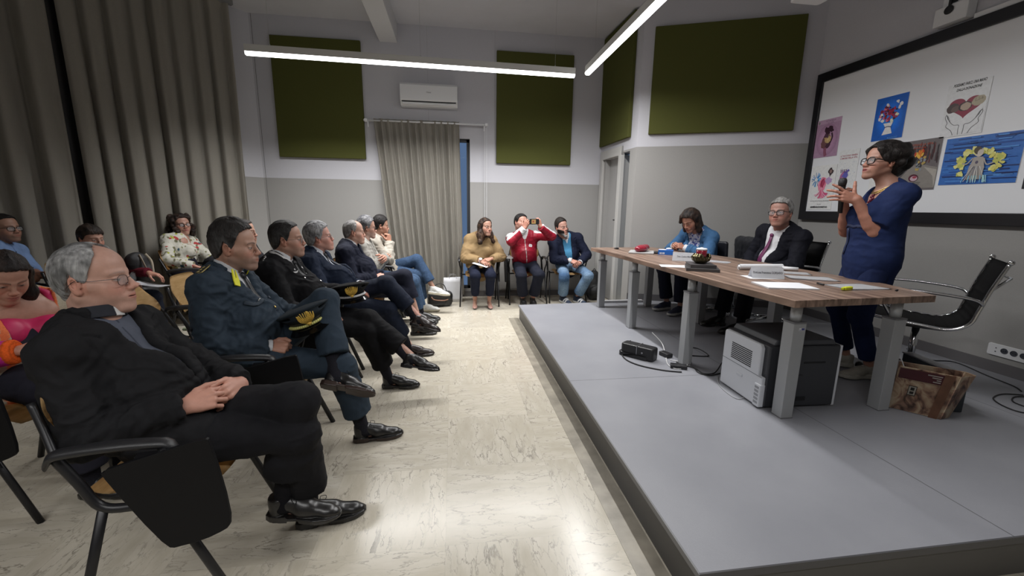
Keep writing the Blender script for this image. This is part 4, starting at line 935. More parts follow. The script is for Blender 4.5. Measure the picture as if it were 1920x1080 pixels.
        for k in hands:
            Fm = Forms(); g = 1 if k == 'R' else -1; h = s.hd[k]
            hand_forms(Fm, s.W[k], h['f'], h['n'], g, h['pose'], s.sc*(.92 if s.fem else 1)*h.get('s', 1), s.E[k], h.get('thumb'), h.get('spread', 1))
            if arm_skin:
                Fm.cone(s.E[k], s.W[k], .040*s.sc, .027*s.sc, .02); Fm.cone(s.E[k]+(s.W[k]-s.E[k])*.25+s.TM @ np.array([0, 0, -.004]), s.E[k]+(s.W[k]-s.E[k])*.45, .040*s.sc, .034*s.sc, .03)
                Fm.cone(s.S[k], s.E[k], .052*s.sc, .040*s.sc, .02)
            v, q = skin(Fm, hand_v); c = np.tile(base*np.array([1.05, .93, .9]), (len(v), 1)); parts.append((v, q, c))
        Fm = Forms(); s.torso(Fm, -.026, .02)
        for k in 'RL':
            Fm.cone(s.S[k], s.E[k], .040, .034, .02); Fm.cone(s.E[k], s.W[k], .033, .022, .02); Fm.cone(s.Hp[k], s.K[k], .062, .045, .03); Fm.cone(s.K[k], s.A[k], .045, .030, .02)
            ft = s.ft[k]; t = unit(ft['toe']); Fm.cone(s.A[k]-V3(ft['up'])*.045, s.A[k]-V3(ft['up'])*.055+t*.13, .024, .020, .02)
        v, q = skin(Fm, .011); parts.append((v, q, np.tile(base, (len(v), 1))))
        V = np.concatenate([p[0] for p in parts]); C = np.concatenate([p[2] for p in parts]); n = 0; Q = []
        for p in parts: Q.append(p[1]+n); n += len(p[0])
        s.bodyV = V
        return to_mesh('body', V, np.concatenate(Q), SKINM, s.o, C)
    def garment(s, name, t, col, material=None, sleeves=1.0, z0=-.03, wide=0, vee=None, lapel=0, neck_cut=True, amp=.003, freq=11, vox=None, extra=None, hem=None,
                collar=None, joints=True, flare=0, seed=1, lap=0, relaxit=1, scoop=None, srad=None, cuts=(), sl=('R', 'L'), coll_col=None):
        """upper garment following the torso; col is a colour or f(torso coordinates, vertices) -> colours"""
        Fm = Forms(); s.torso(Fm, t, z0, wide)
        if lap:
            for g, k in ((1, 'R'), (-1, 'L')): Fm.cone(s.Hp[k]+s.TM @ np.array([0, -.01, .04]), s.Hp[k]+(s.K[k]-s.Hp[k])*lap+np.array([0, 0, .012]), .098+t*.5, .088+t*.4, .05)
        if hem is not None:
            pass
        for k in sl:
            kw = dict(flare=flare)
            if srad: kw['r'] = srad
            s.sleeve(Fm, k, t*.95, sleeves, .03, **kw)
        if extra: extra(Fm)
        if s.seat is not None: Fm.add(lambda P: (P[..., 2]-F(s.seat+.004)), s.P0-V3(.5, .5, .5), np.array([s.P0[0]+.5, s.P0[1]+.5, s.seat+.03]), .01, 'i')
        a, b = s.neck_axis(); ax = unit(b-a)
        if neck_cut:
            nr = (.054 if s.fem else .062) if not collar or collar[0] < .07 else collar[0]-.007
            Fm.cone(a+ax*.0, b+ax*.05, nr, nr+.009, .008, 's')
        TMf, P0f = s.TM.astype(F), s.P0.astype(F)
        def vw(z): return vee[2]*np.clip((z-vee[0])/(vee[1]-vee[0]), 0, 1.3)**vee[3]-.0015
        if vee:
            def fn(P):
                q = (P-P0f) @ TMf; w = vw(q[..., 2])-np.clip((vee[0]-q[..., 2])*3, 0, .2)
                return np.maximum(np.abs(q[..., 0]-(vee[4] if len(vee) > 4 else 0))*F(.9)-w.astype(F)*F(.9), -(q[..., 1]-F(.0)))
            Fm.add(fn, s.P0-.9, s.P0+.9, .006, 's')
        if scoop:
            Fm.ell(s.T(0, .06, s.L+scoop[1]), (scoop[0], .16, scoop[2]), s.TM, .012, 's')
        for c in cuts: Fm.ell(s.T(*c[0]), c[1], s.TM, .012, 's')
        if collar:                                                     # (radius, height, half opening angle deg, height at the front)
            cr, chh, oa, cf = collar; ax32 = ax.astype(F); a32 = a.astype(F); fw = unit(s.TM[:, 1]-ax*(s.TM[:, 1] @ ax)).astype(F); rtv = np.cross(fw, ax32).astype(F)
            def fnc(P):
                q = P-a32; h = q @ ax32; x = q @ rtv; y = q @ fw; an = np.degrees(np.abs(np.arctan2(x, y)))
                ce = cr+.004+.006*np.clip(.05-h, -.01, .06)/.05
                rho = np.hypot(x, y); top = F(chh)+(F(cf)-F(chh))*np.clip((90-an)/90, 0, 1)
                d = np.abs(rho-ce)-F(.0050)
                d = np.maximum(d, h-top-F(.01)); d = np.maximum(d, -(h+F(.03))); return np.maximum(d, F(-1)*(an-F(oa))*F(.0012))
            Fm.add(fnc, a-.13, a+.13, .006)
        v, q = skin(Fm, vox or s.vox); v = relax(v, q, relaxit, .4)
        js = []
        if joints:
            for k in sl:
                if sleeves > .5: js.append((s.E[k], unit(s.W[k]-s.S[k]), amp*.8)); js.append((s.E[k]*.55+s.W[k]*.45, s.W[k]-s.E[k], amp*.4))
                js.append((s.S[k]*.75+s.P0*.25, s.TM[:, 0]*.3+s.TM[:, 2], amp*.5))
            js.append((s.T(0, .1, .1), s.TM[:, 2], amp*.8))
        v = folds(v, q, amp, freq, seed, js)
        tq = s.tq(v)
        if vee and lapel:
            N = vnormals(v, q); w = vw(tq[:, 2]); sd = np.abs(tq[:, 0])-w; fr = np.clip((tq[:, 2]-vee[0])/(vee[1]-vee[0]), 0, 1.2); lw = lapel*np.clip(fr*1.5+.15, 0, 1)
            notch = (np.abs(tq[:, 2]-(vee[1]-.045)-(sd*.5)) < .006) & (sd > lapel*.55)
            m = np.clip((lw-sd)/.004, 0, 1)*np.clip((tq[:, 2]-vee[0]+.01)/.02, 0, 1)*(tq[:, 1] > .01)*(tq[:, 2] < s.L-.01)*(~notch)*(sd < .12)
            v = v+N*(m*.0065)[:, None]
        s.surfV, s.surfN = v, vnormals(v, q)
        c = col(s.tq(v), v) if callable(col) else np.tile(np.array(col, float), (len(v), 1))
        return to_mesh(name, v, q, material or CLOTH, s.o, c)
    def surf(s, x, z, front=1):
        t = s.tq(s.surfV); d = (t[:, 0]-x)**2+(t[:, 2]-z)**2+np.where(t[:, 1]*front > .0, 0, 9); m = d < max(d.min()*1.5, 1.6e-4)
        i = np.nonzero(m)[0][np.argmax(t[m, 1]*front)]; return s.surfV[i], s.surfN[i]
    def near(s, p):
        i = np.argmin(((s.surfV-V3(p))**2).sum(1)); return s.surfV[i], s.surfN[i]
    def frame_at(s, p, n, up=None):
        n = unit(n); u = unit(s.TM[:, 2] if up is None else up); r = unit(np.cross(u, n)); u = np.cross(n, r)
        return Matrix(((r[0], u[0], n[0], p[0]), (r[1], u[1], n[1], p[1]), (r[2], u[2], n[2], p[2]), (0, 0, 0, 1)))
    def ribbon(s, name, pts, wid, material, col=None, th=.004, parent=None):
        """flat band following points (p, n) with the given widths"""
        bm = bmesh.new(); rows = []; n = len(pts)
        for i, (p, nn) in enumerate(pts):
            t = pts[min(n-1, i+1)][0]-pts[max(0, i-1)][0]; r = unit(np.cross(t, nn)); w = wid[i] if hasattr(wid, '__len__') else wid
            a = p+nn*.003; rows.append([bm.verts.new(Vector(x)) for x in (a-r*w/2, a+nn*th*.8-r*w*.3, a+nn*th*.8+r*w*.3, a+r*w/2, a-nn*.003)])
        for a, b in zip(rows, rows[1:]):
            for k in range(5): bm.faces.new((a[k], a[(k+1) % 5], b[(k+1) % 5], b[k]))
        bm.faces.new(rows[0][::-1]); bm.faces.new(rows[-1])
        return obj(name, bm, material, parent or s.o, True)
    def tie(s, material, z0, x0=0, x1=0, w=.078):
        """tie lying on the last garment built, from the neck down to torso height z0"""
        zs = np.linspace(s.L-.045, z0, 9); pts = [s.surf(x0+(x1-x0)*i/8, z) for i, z in enumerate(zs)]
        P = np.array([p for p, n in pts]); N = np.array([n for p, n in pts]); P = (P+np.roll(P, 1, 0)*0); 
        for _ in range(2): P[1:-1] = (P[:-2]+P[1:-1]*2+P[2:])/4; N[1:-1] = (N[:-2]+N[1:-1]*2+N[2:])/4
        N = [unit(n+s.TM[:, 1]*1.2) for n in N]
        wid = [.034]+[.036+(w-.036)*i/7 for i in range(8)]
        o = s.ribbon('tie', [(p+n*.005, n) for p, n in zip(P, N)], wid, material, th=.005)
        k = P[0]+N[0]*.006; bm = bmesh.new(); bmesh.ops.create_icosphere(bm, subdivisions=2, radius=1, matrix=s.frame_at(k, N[0]) @ M4((0, .006, .002), (0, 0, 0), (.022, .02, .011)))
        obj('knot', bm, material, o, True); return o
    def trousers(s, col, material=None, t=.012, hem=.07, amp=.0035, rad=(.082, .062, .060, .050), vox=None, seed=2, top=.10, flare=.012, legs='RL', kr=.03, hips=True):
        Fm = Forms(); fw = s.fwd0
        Fm.cone(s.P0-s.TM[:, 2]*.0, s.T(0, -.0, top), .155*s.chest+t, .148*s.chest+t, .04, flat=s.TM[:, 1], fs=.72); hips and Fm.ell(s.P0+np.array([0, 0, -.0]), (.165+t, .165+t, .088+t), None, .04)
        for i, k in enumerate(legs):
            Hh, K, A = s.Hp[k], s.K[k], s.A[k]; e = A+unit(K-A)*hem; d = unit(A-K)
            sp = None if s.seat is None else ((0, 0, s.seat+.004), (0, 0, -1))
            a_ = cone_fn(Hh, K, (rad[0]+t)*s.sc, (rad[1]+t)*s.sc, clip=sp); b_ = cone_fn(K, e, (rad[2]+t)*s.sc, (rad[3]+t+flare)*s.sc, clip=(e, d))
            kb = cone_fn(K-unit(K-Hh)*.03, K, (rad[1]+t-.001)*s.sc, (rad[1]+t-.003)*s.sc)
            def fn(P, a_=a_, b_=b_, kb=kb): return smin(smin(a_(P), b_(P), F(kr)), kb(P), F(.02))
            pts = np.array([Hh, K, e]); Fm.add(fn, pts.min(0)-.11, pts.max(0)+.11, .012)
        if s.seat is not None: Fm.add(lambda P: np.maximum(P[..., 2]-F(s.seat+.004), -9), s.P0-V3(.24, .24, .5), np.array([s.P0[0]+.24, s.P0[1]+.24, s.seat+.02]), .01, 'i') if False else None
        v, q = skin(Fm, vox or s.vox); v = relax(v, q, 1, .4); js = []
        for k in legs: js += [(s.K[k], s.A[k]-s.Hp[k], amp*.35), (s.Hp[k]*.8+s.K[k]*.2+np.array([0, 0, .07]), s.K[k]-s.Hp[k], amp*1.0), (s.A[k]+(s.K[k]-s.A[k])*.3, s.K[k]-s.A[k], amp*.35)]
        v = folds(v, q, amp, 9, seed, js)
        s.trV, s.trN = v, vnormals(v, q)
        c = col(v) if callable(col) else np.tile(np.array(col, float), (len(v), 1))
        return to_mesh('trousers', v, q, material or CLOTH, s.o, c)
    def shoes(s, col, kind='oxford', material=None, sole=(.012, .011, .011), sock=(.015, .015, .02), vox=None, legs='RL', colf=None, laces=True, sockh=.16):
        for k in legs:
            Fm = Forms(); ft = s.ft[k]; O, M = shoe_forms(Fm, s.A[k], ft['toe'], ft['up'], s.sc*(.93 if s.fem else 1.0), kind)
            v, q = skin(Fm, vox or s.vox*.7); tq = (v-O) @ M
            so = tq[:, 2] < (.017 if kind != 'trainer' else .029)+(tq[:, 1] < .085)*(.008 if kind == 'oxford' else 0)
            C = np.where(so[:, None], np.array(sole), np.array(col)); C = colf(tq, C) if colf else C
            sh = to_mesh('shoe', v, q, material or (LEATHER if kind != 'trainer' else TRAINER), s.o, C)
            if laces and kind != 'pump':
                bm = bmesh.new()
                for i in range(4):
                    y = .10+.022*i; zc = .088-.013*i; w = .016; t = lambda x, yy, z: Vector(O+M @ (np.array([x, yy, z])*s.sc))
                    tube(bm, smooth_path([t(-w, y, zc-.006), t(0, y+.006, zc+.0035), t(w, y+.010, zc-.006)], 3), .0018, 5)
                if kind == 'oxford':
                    for g in (-1, 1): tube(bm, smooth_path([t(0, .10, .09), t(g*.02, .10, .104), t(g*.04, .12, .09), t(g*.02, .12, .088), t(0, .102, .09)], 4), .0015, 5)
                lc = mat('black_lace', (.01, .01, .01), .7) if kind == 'oxford' else mat('white_lace', (.6, .6, .58), .8)
                obj('laces', bm, lc, sh, True)
            if sock is not None:
                Fm = Forms(); A = s.A[k]; Fm.cone(A+unit(s.K[k]-A)*sockh, A-V3(ft['up'])*.03, .046*s.sc, .034*s.sc, .01); Fm.cone(A-V3(ft['up'])*.02, A-V3(ft['up'])*.035+unit(ft['toe'])*.06, .033, .03, .02)
                v, q = skin(Fm, (vox or s.vox)*1.2); v = folds(v, q, .0012, 20, 4)
                to_mesh('sock', v, q, KNIT, s.o, np.tile(np.array(sock), (len(v), 1)))
    def hair(s, style='short', thick=.012, vox=None, extra=None, amp=.0022, freq=70, seed=1, cuts=None, material=None, stretch=(1, .4, .4), **p):
        Fm = Forms(); pp = dict(s.face); pp.update(p)
        hair_forms(Fm, s.H, s.HM, s.hs, style, thick, pp)
        if extra: extra(Fm, lambda x, y, z: s.H+s.HM @ (np.array([x, y, z])*s.hs))
        v, q = skin(Fm, vox or s.vox*.6); N = vnormals(v, q); l = ((v-s.H) @ s.HM)*np.array(stretch)
        v = v+N*(amp*(vnoise(l, freq, seed)+.5*vnoise(l, freq*2.3, seed+2)))[:, None]
        return to_mesh('hair', v, q, material or HAIRM, s.o, hair_colour(v, s.H, s.HM, s.hs, pp))
    def beard(s, col, thick=.008, zmin=-.118, top=-.045, grey=None, z_low=0):
        Fm = Forms(); hf = Forms(); head_forms(hf, s.H, s.HM, s.hs, s.face); T = lambda x, y, z: s.H+s.HM @ (np.array([x, y, z])*s.hs)
        H, M = s.H.astype(F), s.HM.astype(F)
        def fn(P):
            D = np.full(P.shape[:2], .25, F)
            for f, lo, hi, k, mode in hf.ops[:18]:
                if mode == 'u': D = smin(D, f(P).astype(F), F(k))
            q = ((P-H) @ M)/F(s.hs); x, y, z = q[..., 0], q[..., 1], q[..., 2]; d = D-F(thick)
            up = z-(top+np.clip(np.abs(x)-.035, 0, 1)*.7); mou = .0085-np.hypot(x*.45, (z+.0625)); 
            return np.maximum(np.maximum(d, up), np.maximum(-.005-y+.0, mou))
        Fm.add(fn, s.H-.16, s.H+.16, .01); Fm.ell(T(0, .082, -.112-z_low), (.03, .02, .022), s.HM, .015)
        v, q = skin(Fm, s.vox*.6); N = vnormals(v, q); v = v+N*(.002*vnoise(v, 160, 3))[:, None]; z = ((v-s.H) @ s.HM)[:, 2]
        c = np.array(col)+(np.array(grey if grey is not None else col)-np.array(col))*np.clip((-.07-z)*30, 0, 1)[:, None]
        return to_mesh('beard', v, q, HAIRM, s.o, c)
    def glasses(s, kind='wire', w=.025, h=.019, material=None, zoff=0, r=None):
        o = bpy.data.objects.new('glasses', None); COL.objects.link(o); o.parent = s.o
        T = lambda x, y, z: Vector(s.H+s.HM @ (np.array([x, y, z+zoff])*s.hs)); m = material or (METAL if kind == 'wire' else BLACKPL); r = r or (.0008 if kind == 'wire' else .0024)
        bm = bmesh.new()
        for g in (-1, 1):
            pts = []
            for i in range(20):
                a = 2*PI*i/20; cx, cz = math.cos(a), math.sin(a); ex = .62 if kind != 'round' else 1
                x = math.copysign(abs(cx)**ex, cx)*w; z = math.copysign(abs(cz)**ex, cz)*h; pts.append(T(g*.033+x, .101-abs(g*.033+x)*.13, -.001+z))
            tube(bm, pts, r*s.hs, 6, closed=True)
        tube(bm, [T(-.010, .1, .004), T(0, .104, .007), T(.010, .1, .004)], r*s.hs, 6)
        obj('frame', bm, m, o, True)
        for g in (-1, 1):
            bm = bmesh.new(); tube(bm, smooth_path([T(g*.057, .093, .006), T(g*.068, .082, .008), T(g*.0785, .03, .007), T(g*.084, -.005, .012), T(g*.082, -.03, -.008)], 3), r*1.1*s.hs, 6); obj('temple', bm, m, o, True)
            bm = bmesh.new(); c = T(g*.033, .0968, -.001)
            pts = [T(g*.033+w*.95*math.cos(2*PI*i/18), .101-abs(g*.033+w*.95*math.cos(2*PI*i/18))*.13, -.001+h*.95*math.sin(2*PI*i/18)) for i in range(18)]
            bm.faces.new([bm.verts.new(p) for p in pts]); bmesh.ops.solidify(bm, geom=bm.faces[:], thickness=.0012); obj('lens', bm, LENS, o)
        return o
    def cuffs(s, col=(.62, .63, .66), t=.008, out=.012, legs=('R', 'L'), mat_=None):
        for k in legs:
            d = unit(s.W[k]-s.E[k]); Fm = Forms(); a = s.W[k]-d*.03; b = s.W[k]+d*out
            Fm.cone(a, b, .030*s.sc+t, .030*s.sc+t, .003, clip=(b, d), clip0=(a, -d)); Fm.cone(b-d*.004, b+d*.03, .030*s.sc+t-.004, .03*s.sc+t-.004, .002, 's')
            v, q = skin(Fm, max(.003, s.vox*.55)); to_mesh('shirt_cuff', v, q, mat_ or CLOTH, s.o, np.tile(np.array(col), (len(v), 1)))
def disc(s, name, p, n, r, h, material, parent=None, seg=14):
    bm = bmesh.new(); lathe(bm, [(r, 0), (r, h*.6), (r*.6, h)], seg, s.frame_at(p, n)); return obj(name, bm, material, parent or s.o, True)
def noise_mix(a, b, f=40, seed=0, thr=0.0, w=.15, sc=(1, 1, 1)):
    a, b = np.array(a), np.array(b)
    def g(tq, v):
        k = np.clip((vnoise(v*np.array(sc), f, seed)-thr)/w, 0, 1)[:, None]; return a*(1-k)+b*k
    return g
# ================================================================ FURNITURE
PLY = nodes_mat('beech_plywood', .42, .4)
m, N, L, b = PLY
tc = N.new('ShaderNodeTexCoord'); mp = N.new('ShaderNodeMapping'); mp.inputs['Scale'].default_value = (3, 22, 22); L.new(tc.outputs['Object'], mp.inputs[0])
t = N.new('ShaderNodeTexNoise'); t.inputs['Scale'].default_value = 2.5; t.inputs['Detail'].default_value = 6; t.inputs['Distortion'].default_value = .6; L.new(mp.outputs[0], t.inputs['Vector'])
cr = N.new('ShaderNodeValToRGB'); cr.color_ramp.elements[0].position = .3; cr.color_ramp.elements[0].color = (.58, .37, .16, 1); cr.color_ramp.elements[1].position = .7; cr.color_ramp.elements[1].color = (.72, .50, .25, 1)
L.new(t.outputs['Fac'], cr.inputs[0]); L.new(cr.outputs[0], b.inputs['Base Color'])
PLYM = m
BST = mat('black_steel', (.012, .012, .014), .38, .2); BPL = mat('black_plastic', (.013, .013, .015), .42, bump=.15, bscale=350); BTB = mat('black_tablet', (.004, .004, .005), .5, spec=.2)
SEATZ = .455
def chair_mesh(root, tablet='down', arms=(-1, 1), cushion=None):
    """stacking chair, forward +y: plywood seat and back, black tube frame, plastic arms, folding writing tablet on the right arm"""
    bm = bmesh.new()
    def seat(u, v):
        x = (u-.5)*.41*(1-.18*max(0, .2-v)/.2); y = -.15+v*.38; e = abs(u-.5)*2
        if v > .8: x *= 1-.10*((v-.8)/.2)**2
        return Vector((x, y-.02*e*e*(v > .8), SEATZ-.012+.010*e*e-(.030*((v-.82)/.18)**2 if v > .82 else 0)))
    sheet(bm, seat, 16, 18, .011); obj('seat', bm, PLYM, root, True)
    bm = bmesh.new()
    def back(u, v):
        w = .225*(1-.16*max(0, (v-.55)/.45)**2-.10*max(0, (.3-v)/.3)**2); x = (u*2-1)*w; e = abs(u*2-1); zz = .585+.265*v
        if e > .7: zz += ((.5-v)*.14)*((e-.7)/.3)**2
        return Vector((x, -.175-.04*v-.03*v*v+.045*e*e, zz))
    sheet(bm, back, 18, 14, .011); obj('backrest', bm, PLYM, root, True)
    if cushion:
        Fm = Forms(); Fm.box((0, .01, SEATZ+.012), (.19, .18, .012), None, .011, .005); v, q = skin(Fm, .008); to_mesh('seat_pad', v, q, mat('pale_green_pad', (.33, .38, .25), .8), root)
    for s in (-1, 1):
        X = s*.262
        bm = bmesh.new(); tube(bm, [(X, .11, .445), (X*1.04, .285, .0)], .015, 10, rz=.011); obj('leg', bm, BST, root, True)
        bm = bmesh.new(); tube(bm, [(X, -.05, .445), (X*1.04, -.175, .0)], .015, 10, rz=.011); obj('leg', bm, BST, root, True)
        bm = bmesh.new(); tube(bm, smooth_path([(X, -.145, .63), (X, -.10, .54), (X, -.055, .45), (X, .03, .435), (X, .12, .445)], 5), .014, 10); obj('side_frame', bm, BST, root, True)
        bm = bmesh.new(); tube(bm, smooth_path([(X, -.14, .62), (s*.225, -.18, .70), (s*.20, -.215, .78)], 4), .011, 8); obj('back_upright', bm, BST, root, True)
        if s in arms:
            bm = bmesh.new()
            def arm(u, v):
                y = -.155+.335*v; w = .027*(1-.2*abs(v-.5)*2)*(1 if .02 < v < .98 else .5); a = 2*PI*u
                return Vector((s*.283+w*math.cos(a), y, .645+.012*math.sin(PI*v)+.015*math.sin(a)-(.03*((v-.9)/.1)**2 if v > .9 else 0)-(.03*((.08-v)/.08)**2 if v < .08 else 0)))
            sheet(bm, arm, 12, 20); bmesh.ops.remove_doubles(bm, verts=bm.verts, dist=.0005); bmesh.ops.holes_fill(bm, edges=bm.edges); obj('armrest', bm, BPL, root, True)
            bm = bmesh.new(); tube(bm, smooth_path([(s*.280, .13, .635), (s*.280, .15, .58), (X, .13, .50), (X, .11, .445)], 5), .010, 8); obj('arm_support', bm, BST, root, True)
    bm = bmesh.new(); tube(bm, [(-.262, .10, .432), (.262, .10, .432)], .010, 8); obj('cross_bar', bm, BST, root, True)
    if tablet:
        bm = bmesh.new()
        mx = Matrix(((0, 0, 1, .316), (1, 0, 0, 0), (0, 1, 0, 0), (0, 0, 0, 1)))
        pts = smooth_path([Vector(p) for p in ((.03, .612, 0), (.16, .645, 0), (.26, .668, 0), (.285, .64, 0), (.312, .40, 0), (.28, .345, 0), (.17, .318, 0), (.12, .345, 0), (.01, .575, 0), (.01, .60, 0))], 3, True)
        prism(bm, [(p.x, p.y) for p in pts], 0, .014, mx); obj('writing_tablet', bm, BTB, root, bevel=.002)
        bm = bmesh.new(); cyl(bm, (.28, .15, .632), (.322, .15, .632), .012, 10); box(bm, (.29, .08, .615), (.316, .20, .63)); obj('tablet_hinge', bm, BST, root)
def chair(label, x, y, face, group, z=0, **kw):
    c = thing('auditorium_chair', label, 'chair', (x, y, z), R(face), group); chair_mesh(c, **kw); return c
FR = 'chairs in the front row'; SR = 'chairs in the second row'; TR = 'chairs against the big curtain'; BR = 'chairs along the back wall'
chair('plywood chair under the white-haired man in clerical collar', -1.065, 1.56, -83, FR)
chair('plywood chair under the officer in grey-green uniform', -1.05, 2.31, -86, FR)
chair('plywood chair under the officer in black uniform', -1.04, 3.04, -90, FR)
chair('plywood chair under the grey-haired man in navy suit', -1.06, 3.76, -90, FR, tablet=None)
chair('plywood chair under the old man in dark blazer', -.96, 4.38, -90, FR, tablet=None)
chair('plywood chair under the man with grey hair and spectacles near the end', -.93, 4.92, -90, FR, tablet=None)
chair('plywood chair under the dark-haired person resting chin on hand', -.90, 5.46, -90, FR, tablet=None)
chair('plywood chair under the woman in pink top', -2.08, 2.12, -90, SR)
chair('empty plywood chair with a white sheet on its seat', -1.85, 2.86, -88, SR, tablet=None)
chair('empty plywood chair with pale green seat pad behind the grey-green officer', -1.82, 3.42, -86, SR, tablet='down', cushion=1)
chair('plywood chair behind the officers, under the person in black', -1.98, 4.42, -90, SR, tablet=None)
chair('plywood chair under the man in pale blue shirt', -3.92, 4.25, -78, TR, tablet=None)
chair('plywood chair under the boy in maroon jumper', -3.30, 4.25, -80, TR, tablet=None)
chair('plywood chair under the curly-haired woman in floral shirt', -3.07, 5.27, -68, TR, tablet=None)
chair('plywood chair under the person in patterned shirt cut off by the frame', -3.22, 3.22, -84, TR, tablet=None)
chair('plywood chair under the woman in camel jumper', .37, 5.98, 176, BR, tablet=None)
chair('plywood chair under the man in red track jacket', 1.06, 6.05, 180, BR)
chair('plywood chair under the bearded man in navy blazer', 1.68, 6.09, 176, BR, arms=(-1,), tablet=None)
# raised tablet of the chair beside the camel jumper, its white top showing
tb = thing('raised_tablet_table', 'pale raised writing tablet on black legs between two seated people', 'writing tablet', (.72, 6.02, 0))
bm = bmesh.new(); prism(bm, rrect(-.13, -.14, .13, .14, .03), .655, .67); obj('top', bm, mat('pale_laminate', (.55, .55, .55), .4), tb)
for s in (-1, 1):
    bm = bmesh.new(); tube(bm, [(s*.08, .1, .655), (s*.10, .16, .0)], .011, 8); obj('leg', bm, BST, tb, True)
    bm = bmesh.new(); tube(bm, [(s*.08, -.08, .655), (s*.06, .02, .30)], .011, 8); obj('brace', bm, BST, tb, True)
# ---------------------------------------------------------------- conference table
TT = PZ+.727; TTH = .04
m, N, L, b = nodes_mat('walnut_laminate', .38, .45)
tc = N.new('ShaderNodeTexCoord'); mp = N.new('ShaderNodeMapping'); mp.inputs['Scale'].default_value = (26, 1.1, 8); L.new(tc.outputs['Object'], mp.inputs[0])
t = N.new('ShaderNodeTexNoise'); t.inputs['Scale'].default_value = 1.6; t.inputs['Detail'].default_value = 7; t.inputs['Distortion'].default_value = .25; L.new(mp.outputs[0], t.inputs['Vector'])
cr = N.new('ShaderNodeValToRGB'); e = cr.color_ramp.elements; e[0].position = .32; e[0].color = (.10, .062, .045, 1); e[1].position = .70; e[1].color = (.34, .23, .175, 1)
x = e.new(.5); x.color = (.21, .14, .105, 1)
L.new(t.outputs['Fac'], cr.inputs[0]); L.new(cr.outputs[0], b.inputs['Base Color'])
tab = thing('conference_table', 'long walnut conference table with square grey metal legs on the platform', 'table', (2.2, 3.35, PZ))
bm = bmesh.new()
def fx(y): return np.interp(y, [1.93, 2.5, 3.2, 3.9, 4.95], TABX)
TABX = [1.80, 1.755, 1.745, 1.735, 1.68]
ys = [1.93+(4.95-1.93)*k/24 for k in range(25)]
pts = [(fx(y)-2.2, y-3.35) for y in ys]
pts = smooth_path([(p[0], p[1], 0) for p in pts[::4]], 4)
pts = [(p.x, p.y) for p in pts]
poly = pts+[(2.50-2.2, 5.0-3.35), (2.76-2.2, 4.1-3.35), (2.86-2.2, 3.5-3.35), (2.86-2.2, 2.9-3.35), (2.86-2.2, 2.36-3.35), (2.765-2.2, 1.99-3.35)]
prism(bm, poly[::-1], TT-TTH-PZ, TT-PZ); obj('tabletop', bm, m, tab, bevel=.002)
LEG = mat('silver_leg_paint', (.36, .37, .38), .45, .15); COLM = mat('leg_column', (.45, .46, .47), .35, .3); CAP = mat('leg_cap', (.16, .16, .17), .5)
LEGS = [(1.92, 2.04, 1), (2.60, 2.06, 1), (1.80, 2.90, 1), (1.80, 3.92, 0), (1.80, 4.83, 0), (2.65, 3.03, 0), (2.62, 4.02, 0), (2.42, 4.84, 0)]
for i, (lx, ly, b_) in enumerate(LEGS):
    X, Y = lx-2.2, ly-3.35; bm = bmesh.new(); w0, w1 = .037, .039
    lo = [bm.verts.new((X+sx*w0, Y+sy*w0, .004)) for sx, sy in ((-1, -1), (1, -1), (1, 1), (-1, 1))]; hi = [bm.verts.new((X+sx*w1, Y+sy*w1, .575)) for sx, sy in ((-1, -1), (1, -1), (1, 1), (-1, 1))]
    bm.faces.new(lo[::-1]); bm.faces.new(hi)
    for k in range(4): bm.faces.new((lo[k], lo[(k+1) % 4], hi[(k+1) % 4], hi[k]))
    l = obj('leg', bm, LEG, tab, bevel=.002)
    bm = bmesh.new(); cyl(bm, (X, Y, .575), (X, Y, TT-TTH-PZ), .029, 24); obj('column', bm, COLM, l, True)
    bm = bmesh.new(); box(bm, (X-.041, Y-.041, .575), (X+.041, Y+.041, .584)); obj('collar', bm, CAP, l)
    bm = bmesh.new(); box(bm, (X-.039, Y-.039, 0), (X+.039, Y+.039, .006)); obj('foot_pad', bm, CAP, l)
    if i == 0:
        bm = bmesh.new(); box(bm, (X-.005, Y-.0405, .535), (X+.030, Y-.037, .552)); obj('sticker', bm, mat('sticker_white', (.6, .6, .62), .4), l)
        bm = bmesh.new(); box(bm, (X+.010, Y-.0412, .538), (X+.028, Y-.038, .5505)); box(bm, (X-.003, Y-.0412, .538), (X+.008, Y-.038, .5405)); obj('sticker_logo', bm, mat('sticker_blue', (.05, .06, .2), .4), l)
bm = bmesh.new(); box(bm, (-.35, 1.40, .0), (.25, 1.46, .03)); tag(obj('floor_rail', bm, mat('pale_rail', (.45, .45, .46), .4)), 'pale low rail on the platform below the far end of the table', 'rail'); bpy.context.scene.objects['floor_rail'].location = (2.2, 3.62, PZ)
